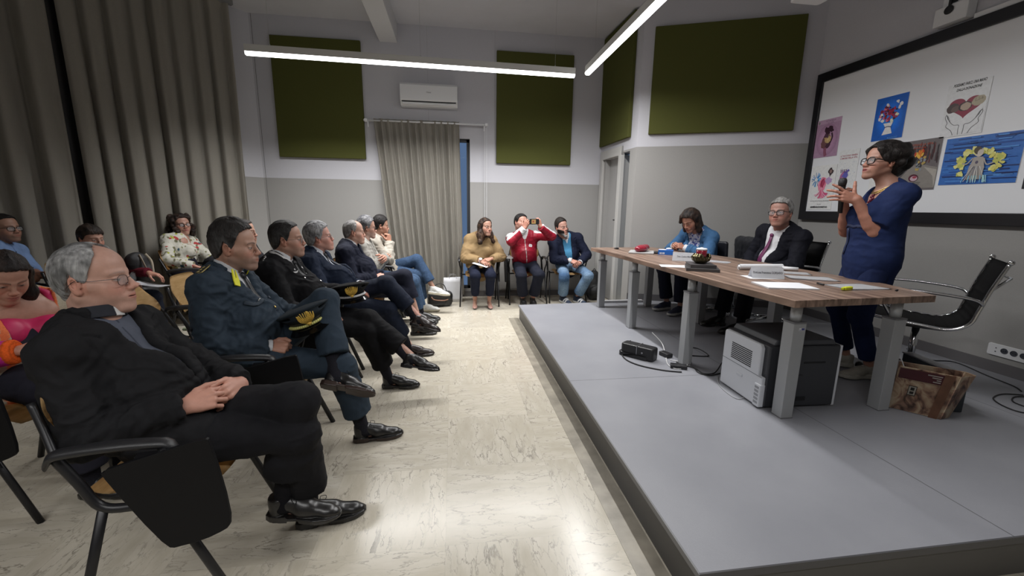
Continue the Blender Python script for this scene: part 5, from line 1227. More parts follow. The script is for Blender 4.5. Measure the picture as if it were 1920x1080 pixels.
# ---------------------------------------------------------------- things on the table
PAPER = mat('white_paper', (.66, .67, .70), .7, noise=.02, nscale=30)
def paper(label, x, y, w, h, rz, z=0, n=1, curl=0, name='paper_sheet', group='loose papers on the table', base=None, seed=0):
    bm = bmesh.new(); th = .0006*n
    def f(u, v): return Vector(((u-.5)*w, (v-.5)*h, th+.0006+curl*((u-.5)**2*(.6+v)+.3*(v-.5)**2)*4*.25*(1+math.sin(seed+u*3))))
    if curl: sheet(bm, f, 10, 10, th)
    else: box(bm, (-w/2, -h/2, .0004), (w/2, h/2, .0006+th))
    o = obj(name, bm, PAPER, None, bool(curl))
    o.location = (x, y, (TT if base is None else base)+z); o.rotation_euler = (0, 0, R(rz)); tag(o, label, 'paper', group); return o
def lines_on(o, w, h, n, c=(.25, .25, .28)):
    bm = bmesh.new(); r = random.Random(n)
    for i in range(n):
        y = h*.42-h*.84*i/n; box(bm, (-w*.4, y-.0012, .0026), (w*(.15+.25*r.random()), y+.0012, .0029))
    obj('printed_text', bm, mat('grey_ink', c, .7), o)
def px2(xx, yy, z):
    """where the sight line of a picture point meets height z (used to lay measured things out)"""
    d = _r*((xx-960)/778.4)+_u*(-(yy-540)/778.4)+_f; t = (z-CAM_H)/d.z; return d.x*t, d.y*t
paper('thick stack of white pages at the front edge of the table', *px2(1470, 537, TT), .215, .30, 78, n=14, curl=.0)
paper('white printed sheet beside the name card at the table centre', *px2(1518, 522, TT), .21, .30, 66, curl=.012, seed=1)
paper('white printed sheet before the standing woman beside the yellow highlighter', *px2(1605, 538, TT), .21, .30, 92, curl=.010, seed=2)
paper('white sheet tucked under the rolled paper', *px2(1487, 512, TT), .15, .22, 60, curl=.004, seed=3)
paper('small white sheet between the bronze sculpture and the seated man', *px2(1345, 491, TT), .15, .21, 40, curl=.006, seed=4)
paper('white sheet lying under the near name card', *px2(1425, 520, TT), .15, .21, 80, seed=5)
paper('small white sheet in front of the bronze sculpture base', *px2(1262, 499, TT), .15, .21, 70, seed=6)
# rolled paper
x_, y_ = px2(1418, 508, TT); bm = bmesh.new()
a_, b_ = px2(1385, 506, TT), px2(1466, 506, TT); ang = math.atan2(b_[1]-a_[1], b_[0]-a_[0]); ln = math.hypot(b_[0]-a_[0], b_[1]-a_[1])
for k in range(2): tube(bm, [(0, 0, .024), (ln, .004, .024)], .0225-.006*k, 20, caps=(k == 1))
o = obj('paper_roll', bm, PAPER, None, True); o.location = (a_[0], a_[1], TT+.001); o.rotation_euler = (0, 0, ang); tag(o, 'rolled-up white paper lying behind the near name card', 'paper roll')
a2, b2 = px2(1466, 507, TT), px2(1496, 509, TT); bm = bmesh.new(); tube(bm, [(a2[0], a2[1], TT+.018), (b2[0], b2[1], TT+.018)], .015, 14); tag(obj('paper_roll', bm, PAPER, None, True), 'thin rolled paper with small print beside the larger roll', 'paper roll')
def name_card(label, x, y, rz, line, wtext):
    c = thing('name_card', label, 'name card', (x, y, TT), R(rz), 'folded name cards on the table')
    bm = bmesh.new(); w = .105; v = [bm.verts.new(p) for p in ((-w, -.042, .0006), (w, -.042, .0006), (w, 0, .078), (-w, 0, .078), (w, .042, .0006), (-w, .042, .0006))]
    f = [bm.faces.new((v[0], v[1], v[2], v[3])), bm.faces.new((v[3], v[2], v[4], v[5]))]; bmesh.ops.solidify(bm, geom=f, thickness=.0008); obj('card', bm, PAPER, c)
    s = math.atan2(.078, .042)
    text_mesh('lettering', line, .022, mat('card_ink', (.05, .05, .06), .6), c, M4((0, -.0222, .0405), (s, 0, 0)), width=wtext, extrude=.0002, bold=.0003)
name_card('folded white name card in front of the man in glasses', *px2(1436, 521, TT), -18, 'Dott.ssa Francesca CORSARO', .19)
name_card('folded white name card in front of the woman in blue jacket', *px2(1283, 489, TT), -32, 'Dott. Cosimo BRIGA', .13)
# books under the bronze hands
def slab_book(label, x, y, z, w, d, h, rz, col):
    b = thing('book', label, 'book', (x, y, z), R(rz), 'dark books stacked under the sculpture')
    bm = bmesh.new(); box(bm, (-w/2, -d/2, 0), (w/2, d/2, .004)); box(bm, (-w/2, -d/2, h-.004), (w/2, d/2, h)); box(bm, (-w/2, -d/2, 0), (-w/2+.004, d/2, h)); obj('cover', bm, mat('dark_book_cover_%d' % (col[0]*1000), col, .5, noise=.3, nscale=12), b, bevel=.0015)
    bm = bmesh.new(); box(bm, (-w/2+.003, -d/2+.004, .0042), (w/2-.004, d/2-.004, h-.0042)); obj('pages', bm, mat('dull_pages', (.12, .11, .10), .8), b)
bx, by = px2(1315, 505, TT)
slab_book('larger dark grey book at the bottom under the bronze sculpture', bx, by, TT, .30, .24, .022, 62, (.045, .042, .042))
slab_book('smaller dark grey book on top under the bronze sculpture', bx+.0, by+.02, TT+.0225, .23, .19, .024, 70, (.055, .05, .052))
# bronze cupped hands holding a red candle glass
BRZ = mat('bronze', (.10, .085, .045), .2, .9, noise=.3, nscale=30)
sc_ = thing('bronze_hands_sculpture', 'dark bronze sculpture of cupped hands on the books', 'sculpture', (bx, by+.02, TT+.047), R(20))
Fm = Forms(); 
Fm.ell((0, 0, .012), (.05, .045, .016), None, .01); Fm.ell((0, .0, .035), (.062, .055, .030), None, .015); Fm.ell((0, 0, .075), (.05, .046, .035), None, .01, 's')
for g in (-1, 1):
    for k in range(5):
        a = R(-55+25*k); r0 = .055; p0 = np.array([g*r0*math.cos(a), r0*math.sin(a), .03]); p1 = np.array([g*.066*math.cos(a*.9), .062*math.sin(a*.9), .052]); p2 = np.array([g*.050*math.cos(a*.6+.2), .056*math.sin(a*.8), .074])
        Fm.cone(p0, p1, .013, .011, .006); Fm.cone(p1, p2, .011, .008, .004)
v, q = skin(Fm, .003); to_mesh('hands', v, q, BRZ, sc_)
bm = bmesh.new(); lathe(bm, [(.0, .045), (.036, .047), (.040, .06), (.042, .105), (.040, .106)], 28); o = obj('candle_glass', bm, mat('red_glass', (.16, .008, .02), .15, coat=.5), None, True)
o.location = (bx, by+.02, TT+.047); tag(o, 'dark red candle glass held in the bronze hands', 'candle')
bm = bmesh.new(); lathe(bm, [(.040, .1065), (.041, .118), (.034, .122), (.0, .124)], 28); lathe(bm, [(.012, .123), (.010, .128), (.0, .128)], 12); obj('rim', bm, PAPER, o, True)
# red case on a tablet-like pad, dark folder, blue box
rx, ry = px2(1203, 474, TT); pd = thing('grey_folder', 'pale grey tilted folder under the red case', 'folder', (rx, ry, TT), R(-28))
bm = bmesh.new(); box(bm, (-.13, -.15, .002), (.13, .15, .016), M4((0, 0, .0), (R(-0), 0, 0))); obj('cover', bm, mat('pale_grey_plastic', (.38, .38, .38), .5), pd, bevel=.003)
bm = bmesh.new(); box(bm, (-.128, -.148, .0), (.128, .148, .003)); obj('base', bm, BPL, pd)
Fm = Forms(); Fm.cone((-.02, -.09, .045), (.02, .09, .050), .036, .040, .02, flat=(0, 0, 1), fs=.85); Fm.ell((.0, 0, .045), (.055, .11, .034), None, .02)
v, q = skin(Fm, .004); v = folds(v, q, .003, 16, 3); o = to_mesh('red_case', v, q, mat('red_leather', (.26, .012, .03), .3, coat=.3)); o.location = (rx, ry, TT+.004); o.rotation_euler = (0, 0, R(-38)); tag(o, 'shiny crimson leather case lying on the grey folder', 'case')
bm = bmesh.new(); tube(bm, smooth_path([(-.055, -.07, .03), (-.062, 0, .05), (-.05, .08, .06), (-.01, .12, .05)], 4), .008, 8, rz=.003); obj('zip_strap', bm, BPL, o, True)
ux, uy = px2(1248, 477, TT); bb = thing('blue_box', 'blue and white printed box between the red case and name card', 'box', (ux, uy, TT), R(-30))
bm = bmesh.new(); box(bm, (-.075, -.05, 0), (.075, .05, .05)); obj('carton', bm, mat('blue_carton', (.015, .13, .50), .4), bb, bevel=.002)
bm = bmesh.new(); box(bm, (-.07, -.045, .0502), (.0, .04, .0512)); box(bm, (-.06, -.0512, .008), (-.045, -.05, .024)); box(bm, (-.04, -.0512, .008), (-.03, -.05, .024)); box(bm, (-.025, -.0512, .008), (-.01, -.05, .024)); Fb = obj('white_print', bm, PAPER, bb)
bm = bmesh.new(); bmesh.ops.create_icosphere(bm, subdivisions=2, radius=.022, matrix=M4((.03, 0, .06), (0, 0, 0), (1.4, 1, .6))); obj('tissue', bm, PAPER, bb, True)
bm = bmesh.new(); box(bm, (-.06, -.06, 0), (.06, .06, .02)); o = obj('black_case', bm, BPL, None, bevel=.006); o.location = (rx+.17, ry-.08, TT); o.rotation_euler = (0, 0, R(-20)); tag(o, 'flat black case between the red case and the blue box', 'case')
sx_, sy_ = px2(1156, 467, TT); Fm = Forms(); Fm.ell((0, 0, .010), (.032, .018, .010), None, .005); v, q = skin(Fm, .003); o = to_mesh('computer_mouse', v, q, BPL); o.location = (sx_, sy_, TT); tag(o, 'small black device near the far end of the table', 'device')
hx, hy = px2(1589, 544, TT); hl = thing('highlighter', 'yellow highlighter pen lying at the table edge', 'pen', (hx, hy, TT), R(12))
bm = bmesh.new(); box(bm, (-.034, -.011, 0), (.034, .011, .022)); obj('barrel', bm, mat('highlighter_yellow', (.62, .66, .02), .35), hl, bevel=.006)
bm = bmesh.new(); box(bm, (-.05, -.009, .002), (-.034, .009, .019)); obj('end_cap', bm, mat('highlighter_cap', (.45, .5, .02), .35), hl, bevel=.004)
for lab, p, rz, ln in (('black pen beyond the sheet with the highlighter', (1640, 527), 60, .13), ('dark pen lying left alone between two white papers', (1538, 534), 80, .06), ('short black pen cap near the table corner', (1681, 546), 20, .02)):
    x, y = px2(*p, TT); bm = bmesh.new(); cyl(bm, (-ln/2, 0, .006), (ln/2, 0, .006), .0055, 10); o = obj('pen', bm, BPL, None, True); o.location = (x, y, TT); o.rotation_euler = (0, 0, R(rz)); tag(o, lab.replace(' left alone', ''), 'pen')
# ---------------------------------------------------------------- printer under the table
pr = thing('laser_printer', 'white and charcoal laser printer on the platform under the table', 'printer', (2.10, 2.325, PZ), R(-2))
PW = mat('printer_white', (.62, .64, .68), .4); PB = mat('printer_charcoal', (.035, .037, .043), .4)
bm = bmesh.new(); box(bm, (-.23, -.21, .012), (.24, .21, .40)); obj('body', bm, PB, pr, bevel=.008)
bm = bmesh.new(); prism(bm, [(-.20, .0), (.185, .0), (.20, .015), (.20, .19), (.165, .19), (.165, .365), (.15, .385), (-.19, .385), (-.20, .37)], 0, .028, Matrix(((0, 0, -1, -.225), (-1, 0, 0, 0), (0, 1, 0, .010), (0, 0, 0, 1)))); obj('rear_panel', bm, PW, pr, bevel=.006)
bm = bmesh.new(); 
for k in range(9): box(bm, (-.2545, -.09, .225+.0125*k), (-.2525, .11, .231+.0125*k))
obj('vent_slots', bm, MATS['black_slot'], pr)
bm = bmesh.new(); box(bm, (-.2543, -.20, .199), (-.2528, .20, .2015)); obj('panel_seam', bm, mat('seam_grey', (.15, .16, .18), .6), pr)
bm = bmesh.new(); box(bm, (-.258, -.025, .135), (-.252, .03, .150)); obj('tray_handle', bm, PW, pr, bevel=.002)
bm = bmesh.new(); box(bm, (-.262, -.205, .01), (-.225, -.15, .155)); obj('corner_cover', bm, PW, pr, bevel=.006)
bm = bmesh.new(); 
for k in range(5): box(bm, (-.2632, -.195, .03+.024*k), (-.2615, -.16, .045+.024*k))
obj('rating_label', bm, mat('label_grey', (.28, .29, .31), .6), pr)
bm = bmesh.new(); prism(bm, [(-.20, .40), (.21, .40), (.19, .435), (-.18, .435)], -.20, .20, Matrix(((1, 0, 0, 0), (0, 0, 1, 0), (0, 1, 0, 0), (0, 0, 0, 1)))); obj('lid', bm, mat('printer_lid', (.05, .053, .062), .45), pr, bevel=.008)
bm = bmesh.new(); box(bm, (.225, -.2105, .012), (.243, .2105, .40)); obj('front_edge', bm, PW, pr, bevel=.003)
bm = bmesh.new(); box(bm, (.0, -.2125, .29), (.14, -.2095, .30)); box(bm, (-.16, -.2125, .03), (-.155, -.2095, .22)); box(bm, (-.16, -.2125, .215), (.0, -.2095, .22)); box(bm, (-.02, -.2125, .05), (.04, -.2095, .075)); obj('side_grooves', bm, MATS['black_slot'], pr)
def cable(label, pts, r=.004, m=None, z=PZ, group=None, rz=None):
    bm = bmesh.new(); tube(bm, smooth_path([(x, y, z+r+.001+(h if len(p) > 2 else 0)) for p in pts for x, y, h in [(p[0], p[1], p[2] if len(p) > 2 else 0)]], 6), r, 7)
    o = obj('cable', bm, m or mat('black_rubber', (.01, .01, .011), .5), None, True); tag(o, label, 'cable', group); return o
P2 = lambda x, y: px2(x, y, PZ)
cable('black power cable looping from the black device to the printer', [(*P2(1352, 695), .06), P2(1340, 700), P2(1320, 702), P2(1305, 693), P2(1290, 688), P2(1275, 690), P2(1262, 683)], .0045)
cable('second black cable looping on the platform behind the table leg', [P2(1350, 701), P2(1330, 705), P2(1310, 700), P2(1300, 690), P2(1285, 686), P2(1268, 680)], .004)
cable('thin grey cable hanging from the printer corner', [P2(1345, 705), P2(1350, 725), P2(1380, 748), (*P2(1400, 745), .01), (*P2(1420, 735), .06), (*P2(1440, 720), .12)], .0025, mat('grey_cable', (.3, .3, .31), .5))
cable('black cable sweeping along the platform in front of the black device', [P2(1182, 640), P2(1166, 655), P2(1170, 672), P2(1195, 685), P2(1240, 695), P2(1278, 699)], .005)
cable('white cable looped beside the middle table leg', [(*P2(1222, 636), .06), (*P2(1240, 652), .04), P2(1248, 668), P2(1252, 684), P2(1268, 693), P2(1286, 690), P2(1286, 680), P2(1268, 678), P2(1256, 676)], .0035, mat('white_cable', (.6, .6, .6), .4))
cable('black cable on the platform beyond the middle table leg', [P2(1290, 652), P2(1310, 655), P2(1328, 668), P2(1300, 668), P2(1292, 668), P2(1296, 682)], .004)
cable('black cable along the baseboard towards the coil beside the wall', [P2(1700, 655), P2(1740, 675), P2(1790, 680), P2(1850, 705), P2(1900, 725), P2(1915, 735)], .004)
cable('black coiled cable on the platform at the picture edge', [P2(1918, 742), P2(1880, 740), P2(1862, 748), P2(1880, 762), P2(1918, 775), P2(1960, 775), P2(1950, 750), P2(1905, 745), P2(1900, 755), P2(1935, 768)], .004)
# black device with its cable
dx, dy = px2(1205, 672, PZ); dv = thing('power_supply', 'bulky black device lying on the platform in front of the table leg', 'device', (1.50, 3.08, PZ), R(-50))
bm = bmesh.new(); prism(bm, rrect(-.14, -.055, .14, .055, .025), .0, .105); obj('body', bm, BPL, dv, bevel=.012)
bm = bmesh.new(); prism(bm, rrect(-.155, -.065, .10, .065, .03), .0, .035); obj('base', bm, mat('gloss_black', (.008, .008, .009), .15), dv, bevel=.004)
bm = bmesh.new(); box(bm, (.0, -.057, .01), (.004, .057, .107)); lathe(bm, [(.007, 0), (.007, .003)], 12, M4((.05, -.056, .06), (PI/2, 0, 0))); obj('seam', bm, mat('dull_silver', (.4, .4, .42), .3, .8), dv)
bm = bmesh.new(); box(bm, (-.06, -.03, 0), (.06, .03, .03)); o = obj('power_adapter', bm, BPL, None, bevel=.006); o.location = (*px2(1272, 690, PZ), PZ); o.rotation_euler = (0, 0, R(-25)); tag(o, 'small black power adapter at the foot of the table leg', 'adapter')
bm = bmesh.new(); box(bm, (-.05, -.03, 0), (.05, .03, .035)); o = obj('power_adapter', bm, BPL, None, bevel=.006); o.location = (*px2(1248, 668, PZ), PZ); o.rotation_euler = (0, 0, R(-75)); tag(o, 'black power adapter tangled in cables beside the bulky device', 'adapter')
# ---------------------------------------------------------------- decorated bag by the near table leg
m, N, L, b = nodes_mat('bag_print', .28, .5); b.inputs['Coat Weight'].default_value = .4
tc = N.new('ShaderNodeTexCoord'); t = N.new('ShaderNodeTexNoise'); t.inputs['Scale'].default_value = 11; t.inputs['Detail'].default_value = 8; t.inputs['Distortion'].default_value = 1.2; L.new(tc.outputs['Object'], t.inputs['Vector'])
cr = N.new('ShaderNodeValToRGB'); e = cr.color_ramp.elements; e[0].position = .34; e[0].color = (.07, .035, .025, 1); e[1].position = .66; e[1].color = (.62, .52, .38, 1); q = e.new(.46); q.color = (.33, .19, .13, 1); q = e.new(.54); q.color = (.50, .36, .24, 1)
L.new(t.outputs['Fac'], cr.inputs[0]); L.new(cr.outputs[0], b.inputs['Base Color']); BAGP = m
BROWN = mat('brown_leather', (.20, .095, .055), .4, noise=.2, nscale=14, bump=.2, bscale=80)
bg = thing('shoulder_bag', 'brown printed leather bag with maroon band standing by the near table leg', 'bag', (2.82, 1.98, PZ), R(-46))
bm = bmesh.new(); Tp = [(-.21, -.05), (.15, -.07), (.25, .04), (.20, .10), (-.20, .08)]; Bt = [(-.21, -.06), (.10, -.08), (.16, .0), (.12, .06), (-.20, .06)]
lo = [bm.verts.new((x, y, .002)) for x, y in Bt]; hi = [bm.verts.new((x+.02, y+.035, .27)) for x, y in Tp]; bm.faces.new(lo[::-1])
for k in range(5): bm.faces.new((lo[k], lo[(k+1) % 5], hi[(k+1) % 5], hi[k]))
bmesh.ops.solidify(bm, geom=bm.faces[:], thickness=.006); obj('body', bm, BAGP, bg, bevel=.004)
def onface(x0, x1, z0, z1, off, name, mm, parent=bg):
    bm = bmesh.new(); f = lambda x, z: Vector((-.21+(x+.21)*(1+(z/.27)*((.36/.31)-1))+.02*z/.27, -.0605-.02*(x+.21)/.31+(z/.27)*.04-off, z))
    a = [f(x0, z0), f(x1, z0), f(x1, z1), f(x0, z1)]; v = [bm.verts.new(p) for p in a]; bm.faces.new(v); bmesh.ops.solidify(bm, geom=bm.faces[:], thickness=.003); return obj(name, bm, mm, parent)
onface(-.20, .03, .20, .262, .004, 'maroon_band', mat('maroon_print', (.085, .01, .02), .3, coat=.4)); onface(.025, .075, .0, .268, .008, 'strap', BROWN)
onface(-.13, -.085, .105, .165, .004, 'emblem_border', mat('print_black', (.02, .018, .015), .5)); onface(-.127, -.088, .109, .161, .006, 'emblem', mat('emblem_cream', (.45, .42, .36), .5))
onface(-.118, -.097, .137, .155, .0075, 'emblem_mark', MATS['print_black']); onface(-.118, -.097, .115, .130, .0075, 'emblem_mark', MATS['print_black'])
for k, (x0, x1, z) in enumerate(((-.055, .018, .248), (-.03, .015, .236), (-.005, .018, .224), (-.02, .018, .212))): onface(x0, x1, z-.003, z+.003, .0065, 'print_line', mat('print_pale', (.5, .45, .42), .5))
bg.scale = (.74, .8, 1)
bm = bmesh.new(); tube(bm, smooth_path([(-.16, -.02, .27), (-.20, .0, .33), (-.24, .02, .30), (-.2, .03, .27)], 5), .003, 6); obj('handle', bm, PAPER, bg, True)
fl_ = thing('flat_case', 'flat dark case with metal edge standing behind the printed bag', 'case', (3.08, 2.15, PZ), R(77))
bm = bmesh.new(); box(bm, (-.205, -.03, .0), (.205, .03, .235)); obj('body', bm, mat('dark_case', (.02, .025, .03), .4), fl_, bevel=.006)
bm = bmesh.new(); box(bm, (-.21, -.032, .235), (.21, .032, .243)); box(bm, (-.211, -.032, .14), (-.20, .032, .24)); obj('metal_edge', bm, mat('dull_silver', (.4, .4, .42), .3, .8), fl_)
# ---------------------------------------------------------------- chairs on the platform
CHR = mat('chrome', (.62, .63, .65), .12, 1.0); RIB = mat('ribbed_black_fabric', (.010, .010, .012), .6, bump=.5, bscale=260)
def office_chair(label, x, y, rz, star=True, backh=.52, ribm=RIB):
    """chrome-framed conference chair with a ribbed black sling, forward +y"""
    c = thing('conference_chair', label, 'chair', (x, y, PZ), R(rz), 'chrome conference chairs on the platform')
    prof = smooth_path([(0, .26, .485), (0, .20, .475), (0, .0, .455), (0, -.13, .45), (0, -.215, .50), (0, -.245, .60), (0, -.275, .73), (0, -.325, .90)], 8)
    n = len(prof); bm = bmesh.new()
    def f(u, v):
        p = prof[min(n-1, int(round(v*(n-1))))]; rib = .008*abs(math.sin(v*PI*17)); q = prof[min(n-1, int(round(v*(n-1)))+1)]; a = prof[max(0, int(round(v*(n-1)))-1)]
        t = (q-a).normalized(); nn = Vector((0, -t.z, t.y)); return Vector(((u-.5)*.47, p.y, p.z))-nn*(rib-.006)*(-1)
    sheet(bm, f, 4, n-1, .022); obj('sling', bm, ribm, c, True)
    for s in (-1, 1):
        bm = bmesh.new(); tube(bm, [(s*.242, p.y, p.z-.004) for p in prof], .011, 8); obj('side_rail', bm, CHR, c, True)
        bm = bmesh.new(); tube(bm, smooth_path([(s*.25, -.255, .63), (s*.275, -.20, .665), (s*.285, .0, .685), (s*.285, .17, .685), (s*.285, .225, .66), (s*.28, .22, .60), (s*.255, .15, .475)], 6), .011, 8); obj('armrest', bm, CHR, c, True)
        bm = bmesh.new(); lathe(bm, [(.013, -.006), (.017, 0), (.013, .006)], 16, M4((s*.248, -.328, .905), (0, PI/2, 0))); obj('end_disc', bm, CHR, c, True)
    bm = bmesh.new(); tube(bm, [(-.242, -.27, .72), (-.15, -.36, .80), (.15, -.36, .80), (.242, -.27, .72)], .008, 8); obj('back_brace', bm, CHR, c, True)
    bm = bmesh.new(); box(bm, (-.10, -.12, .40), (.10, .12, .445)); obj('tilt_mechanism', bm, BPL, c, bevel=.01)
    bm = bmesh.new(); cyl(bm, (0, 0, .09), (0, 0, .40), .022, 14); obj('gas_column', bm, CHR, c, True)
    for k in range(5):
        a = 2*PI*k/5+.3; d = Vector((math.cos(a), math.sin(a), 0)); bm = bmesh.new(); tube(bm, [Vector((0, 0, .105))+d*.02, Vector((0, 0, .075))+d*.27], [.017, .011], 8); l = obj('leg', bm, CHR, c, True)
        bm = bmesh.new(); t = Vector((-d.y, d.x, 0)); p = d*.27+Vector((0, 0, .027)); tube(bm, [p-t*.02, p+t*.02], .026, 14); obj('caster', bm, BPL, l, True)
    return c
office_chair('empty chrome and black ribbed chair behind the standing woman', 3.30, 2.46, 42)
office_chair('chrome-legged black chair under the man in glasses', 3.27, 3.80, 92)
# dark leather armchair between the two people at the table
la = thing('leather_armchair', 'wide black leather chair back between the two people at the table', 'chair', (3.27, 4.42, PZ), R(84))
BL = mat('black_leather', (.014, .015, .020), .35, noise=.15, nscale=9, bump=.35, bscale=40)
Fm = Forms(); Fm.box((0, -.16, .66), (.25, .055, .24), rot(0, -8), .05, .02); v, q = skin(Fm, .010); v = folds(v, q, .007, 7, 5); to_mesh('backrest', v, q, BL, la)
Fm = Forms(); Fm.box((0, .05, .40), (.24, .20, .06), None, .04, .02); v, q = skin(Fm, .012); to_mesh('seat', v, q, BL, la)
bm = bmesh.new(); cyl(bm, (0, 0, .05), (0, 0, .36), .03); obj('column', bm, CHR, la, True)
for k in range(5): a = 2*PI*k/5; bm = bmesh.new(); tube(bm, [(0, 0, .07), (.28*math.cos(a), .28*math.sin(a), .018)], .016); obj('leg', bm, CHR, la, True)
wc = thing('conference_chair', 'black chair under the woman in blue jacket', 'chair', (2.93, 4.62, PZ), R(110), 'chrome conference chairs on the platform')
Fm = Forms(); Fm.box((0, .02, .44), (.23, .22, .03), None, .03, .02); v, q = skin(Fm, .012); to_mesh('seat', v, q, BL, wc)
Fm = Forms(); Fm.box((0, -.21, .66), (.22, .025, .18), rot(0, -6), .025, .02); v, q = skin(Fm, .012); to_mesh('backrest', v, q, BL, wc)
bm = bmesh.new(); cyl(bm, (0, 0, .05), (0, 0, .42), .025); box(bm, (-.03, -.23, .40), (.03, .0, .425)); box(bm, (-.03, -.235, .40), (.03, -.205, .62)); obj('column', bm, CHR, wc, True)
for k in range(5): a = 2*PI*k/5; bm = bmesh.new(); tube(bm, [(0, 0, .07), (.2*math.cos(a), .2*math.sin(a), .016)], .014); obj('leg', bm, CHR, wc, True)
# ---------------------------------------------------------------- bags along the back wall
wb = thing('paper_bag', 'white paper carrier bag against the back wall beside the curtain', 'bag', (-.02, 6.08, 0), R(4))
bm = bmesh.new(); lo = [bm.verts.new(p) for p in ((-.13, -.06, 0.001), (.13, -.06, .001), (.13, .06, .001), (-.13, .06, .001))]; hi = [bm.verts.new(p) for p in ((-.135, -.05, .36), (.13, -.055, .35), (.13, .045, .36), (-.13, .05, .35))]
bm.faces.new(lo[::-1]); [bm.faces.new((lo[k], lo[(k+1) % 4], hi[(k+1) % 4], hi[k])) for k in range(4)]; bmesh.ops.subdivide_edges(bm, edges=bm.edges[:], cuts=5, use_grid_fill=True)
r_ = random.Random(2); [setattr(v, 'co', v.co+Vector((r_.uniform(-.006, .006), r_.uniform(-.008, .008), 0))) for v in bm.verts]; bmesh.ops.solidify(bm, geom=bm.faces[:], thickness=.0015); obj('body', bm, PAPER, wb, True)
for s in (-1, 1): bm = bmesh.new(); tube(bm, smooth_path([(-.05, s*.05, .35), (-.04, s*.05, .40), (.04, s*.05, .40), (.05, s*.05, .35)], 4), .003, 6); obj('handle', bm, mat('grey_cord', (.3, .3, .3), .7), wb, True)
hb = thing('handbag', 'black leather handbag on the floor in front of the paper bag', 'bag', (-.20, 5.78, 0), R(12))
Fm = Forms(); Fm.box((0, 0, .11), (.17, .07, .10), None, .05, .02); v, q = skin(Fm, .006); v = folds(v, q, .007, 12, 5); to_mesh('body', v, q, mat('bag_leather', (.010, .010, .011), .35, bump=.4, bscale=60), hb)
bm = bmesh.new(); tube(bm, smooth_path([(-.13, -.05, .17), (-.10, -.09, .12), (.05, -.09, .10), (.14, -.05, .12)], 5), .008, 8); obj('strap', bm, BROWN, hb, True)
bm = bmesh.new(); tube(bm, smooth_path([(-.1, 0, .2), (-.05, 0, .31), (.05, 0, .31), (.1, 0, .2)], 5), .006, 8); obj('handle', bm, BPL, hb, True)
o = thing('backpack', 'black backpack leaning on the wall under the far end of the table', 'bag', (2.13, 6.02, 0), R(10))
Fm = Forms(); Fm.cone((0, 0, .12), (0, .04, .36), .13, .09, .03, flat=(0, 1, 0), fs=.6); Fm.ell((0, -.06, .14), (.10, .05, .09), None, .03); v, q = skin(Fm, .010); v = folds(v, q, .006, 9, 4); v[:, 2] = np.maximum(v[:, 2], .001); to_mesh('body', v, q, mat('black_nylon', (.012, .012, .014), .6, bump=.2, bscale=200), o)
bm = bmesh.new(); tube(bm, smooth_path([(-.03, .03, .44), (0, .03, .48), (.03, .03, .44)], 4), .006, 8); obj('handle', bm, BPL, o, True)
# things on and by the second-row chairs
paper('white sheet lying on the empty second-row chair', -1.72, 2.90, .15, .21, 20, base=SEATZ+.002, group='papers in the audience')
bp_ = thing('rucksack', 'dark bag with pale straps between the boy and the curly-haired woman', 'bag', (-3.14, 4.60, .0))
Fm = Forms(); Fm.ell((0, 0, .80), (.08, .10, .09), None, .03); Fm.ell((.02, .02, .68), (.09, .11, .11), None, .05); Fm.box((0, 0, .28), (.10, .13, .27), None, .05, .04); v, q = skin(Fm, .010); v = folds(v, q, .008, 9, 6); to_mesh('body', v, q, mat('black_nylon', (.012, .012, .014), .6, bump=.2, bscale=200), bp_)
for s in (-1, 1): bm = bmesh.new(); tube(bm, smooth_path([(.06, s*.04, .87), (.095, s*.055, .80), (.11, s*.04, .71), (.11, s*.03, .64)], 4), .012, 8, rz=.005); obj('strap', bm, mat('tan_strap', (.36, .31, .24), .8), bp_, True)
# ================================================================ THE PEOPLE IN THE ROOM
NAVY = (.012, .016, .032); BLK = (.0075, .0075, .0085); SKA = (.46, .27, .20); SKB = (.38, .215, .155); SKC = (.33, .18, .125); WHT = (.62, .63, .66)
AUD = 'people in the front row'; SC = R
# ---- the man in clerical collar
p = Person('white-haired man in black jacket and clerical collar sitting with clasped hands', (-1.12, 1.62, 0), -90, (-1.055, 1.60, .555), (-1.265, 1.61, .965), (-1.258, 1.63, 1.100),
    hyaw=-80, hpitch=3, sw=.166, vox=.0048, slouch=.05, belly=.015, seat=SEATZ, hs=1.03, chest=1.04, slump=.01,
    face=dict(skin=(.50, .29, .225), hair=(.36, .36, .36), hair2=(.13, .13, .13), brow=(.16, .14, .13), brow_a=.5, jaw=1.05, nose=1.35, fat=.002, age=.5, eye=.0034, hl=.004, stubble=.12, stub_col=(.35, .25, .22)),
    hands=dict(R=dict(w=(-.950, 1.500, .668), f=(.76, .62, .10), n=(.30, -.62, .70), pose='lace', s=1.0, pole=(-1.16, 1.36, .60), thumb=((.72, .50, .12), (.92, .2, .05), (.97, .0, -.1))),
               L=dict(w=(-.845, 1.690, .672), f=(-.10, -.98, -.05), n=(.85, .05, .50), pose='clasp', s=1.0, pole=(-1.12, 1.95, .6), thumb=((.70, .52, .05), (.92, .2, -.1), (.95, .0, -.25)))),
    feet=dict(R=dict(a=(-.635, 1.700, .088), k=(-.60, 1.48, .9), toe=(.97, .22, 0)), L=dict(a=(-.70, 1.600, .205), k=(-.45, 1.64, 1.3), toe=(.99, -.05, -.05), up=(.05, -.08, 1))))
p.body(hv=.0021, hand_v=.0023)
p.hair('receding', .010, vox=.003, amp=.0028, freq=60, top=.010)
p.glasses('wire', w=.023, h=.0165, r=.0009)
def rabat(tq, v):
    c = np.tile(np.array((.085, .095, .125)), (len(v), 1)); c[(np.abs(tq[:, 0]-.012) < .0022)] = (.03, .035, .05); return c
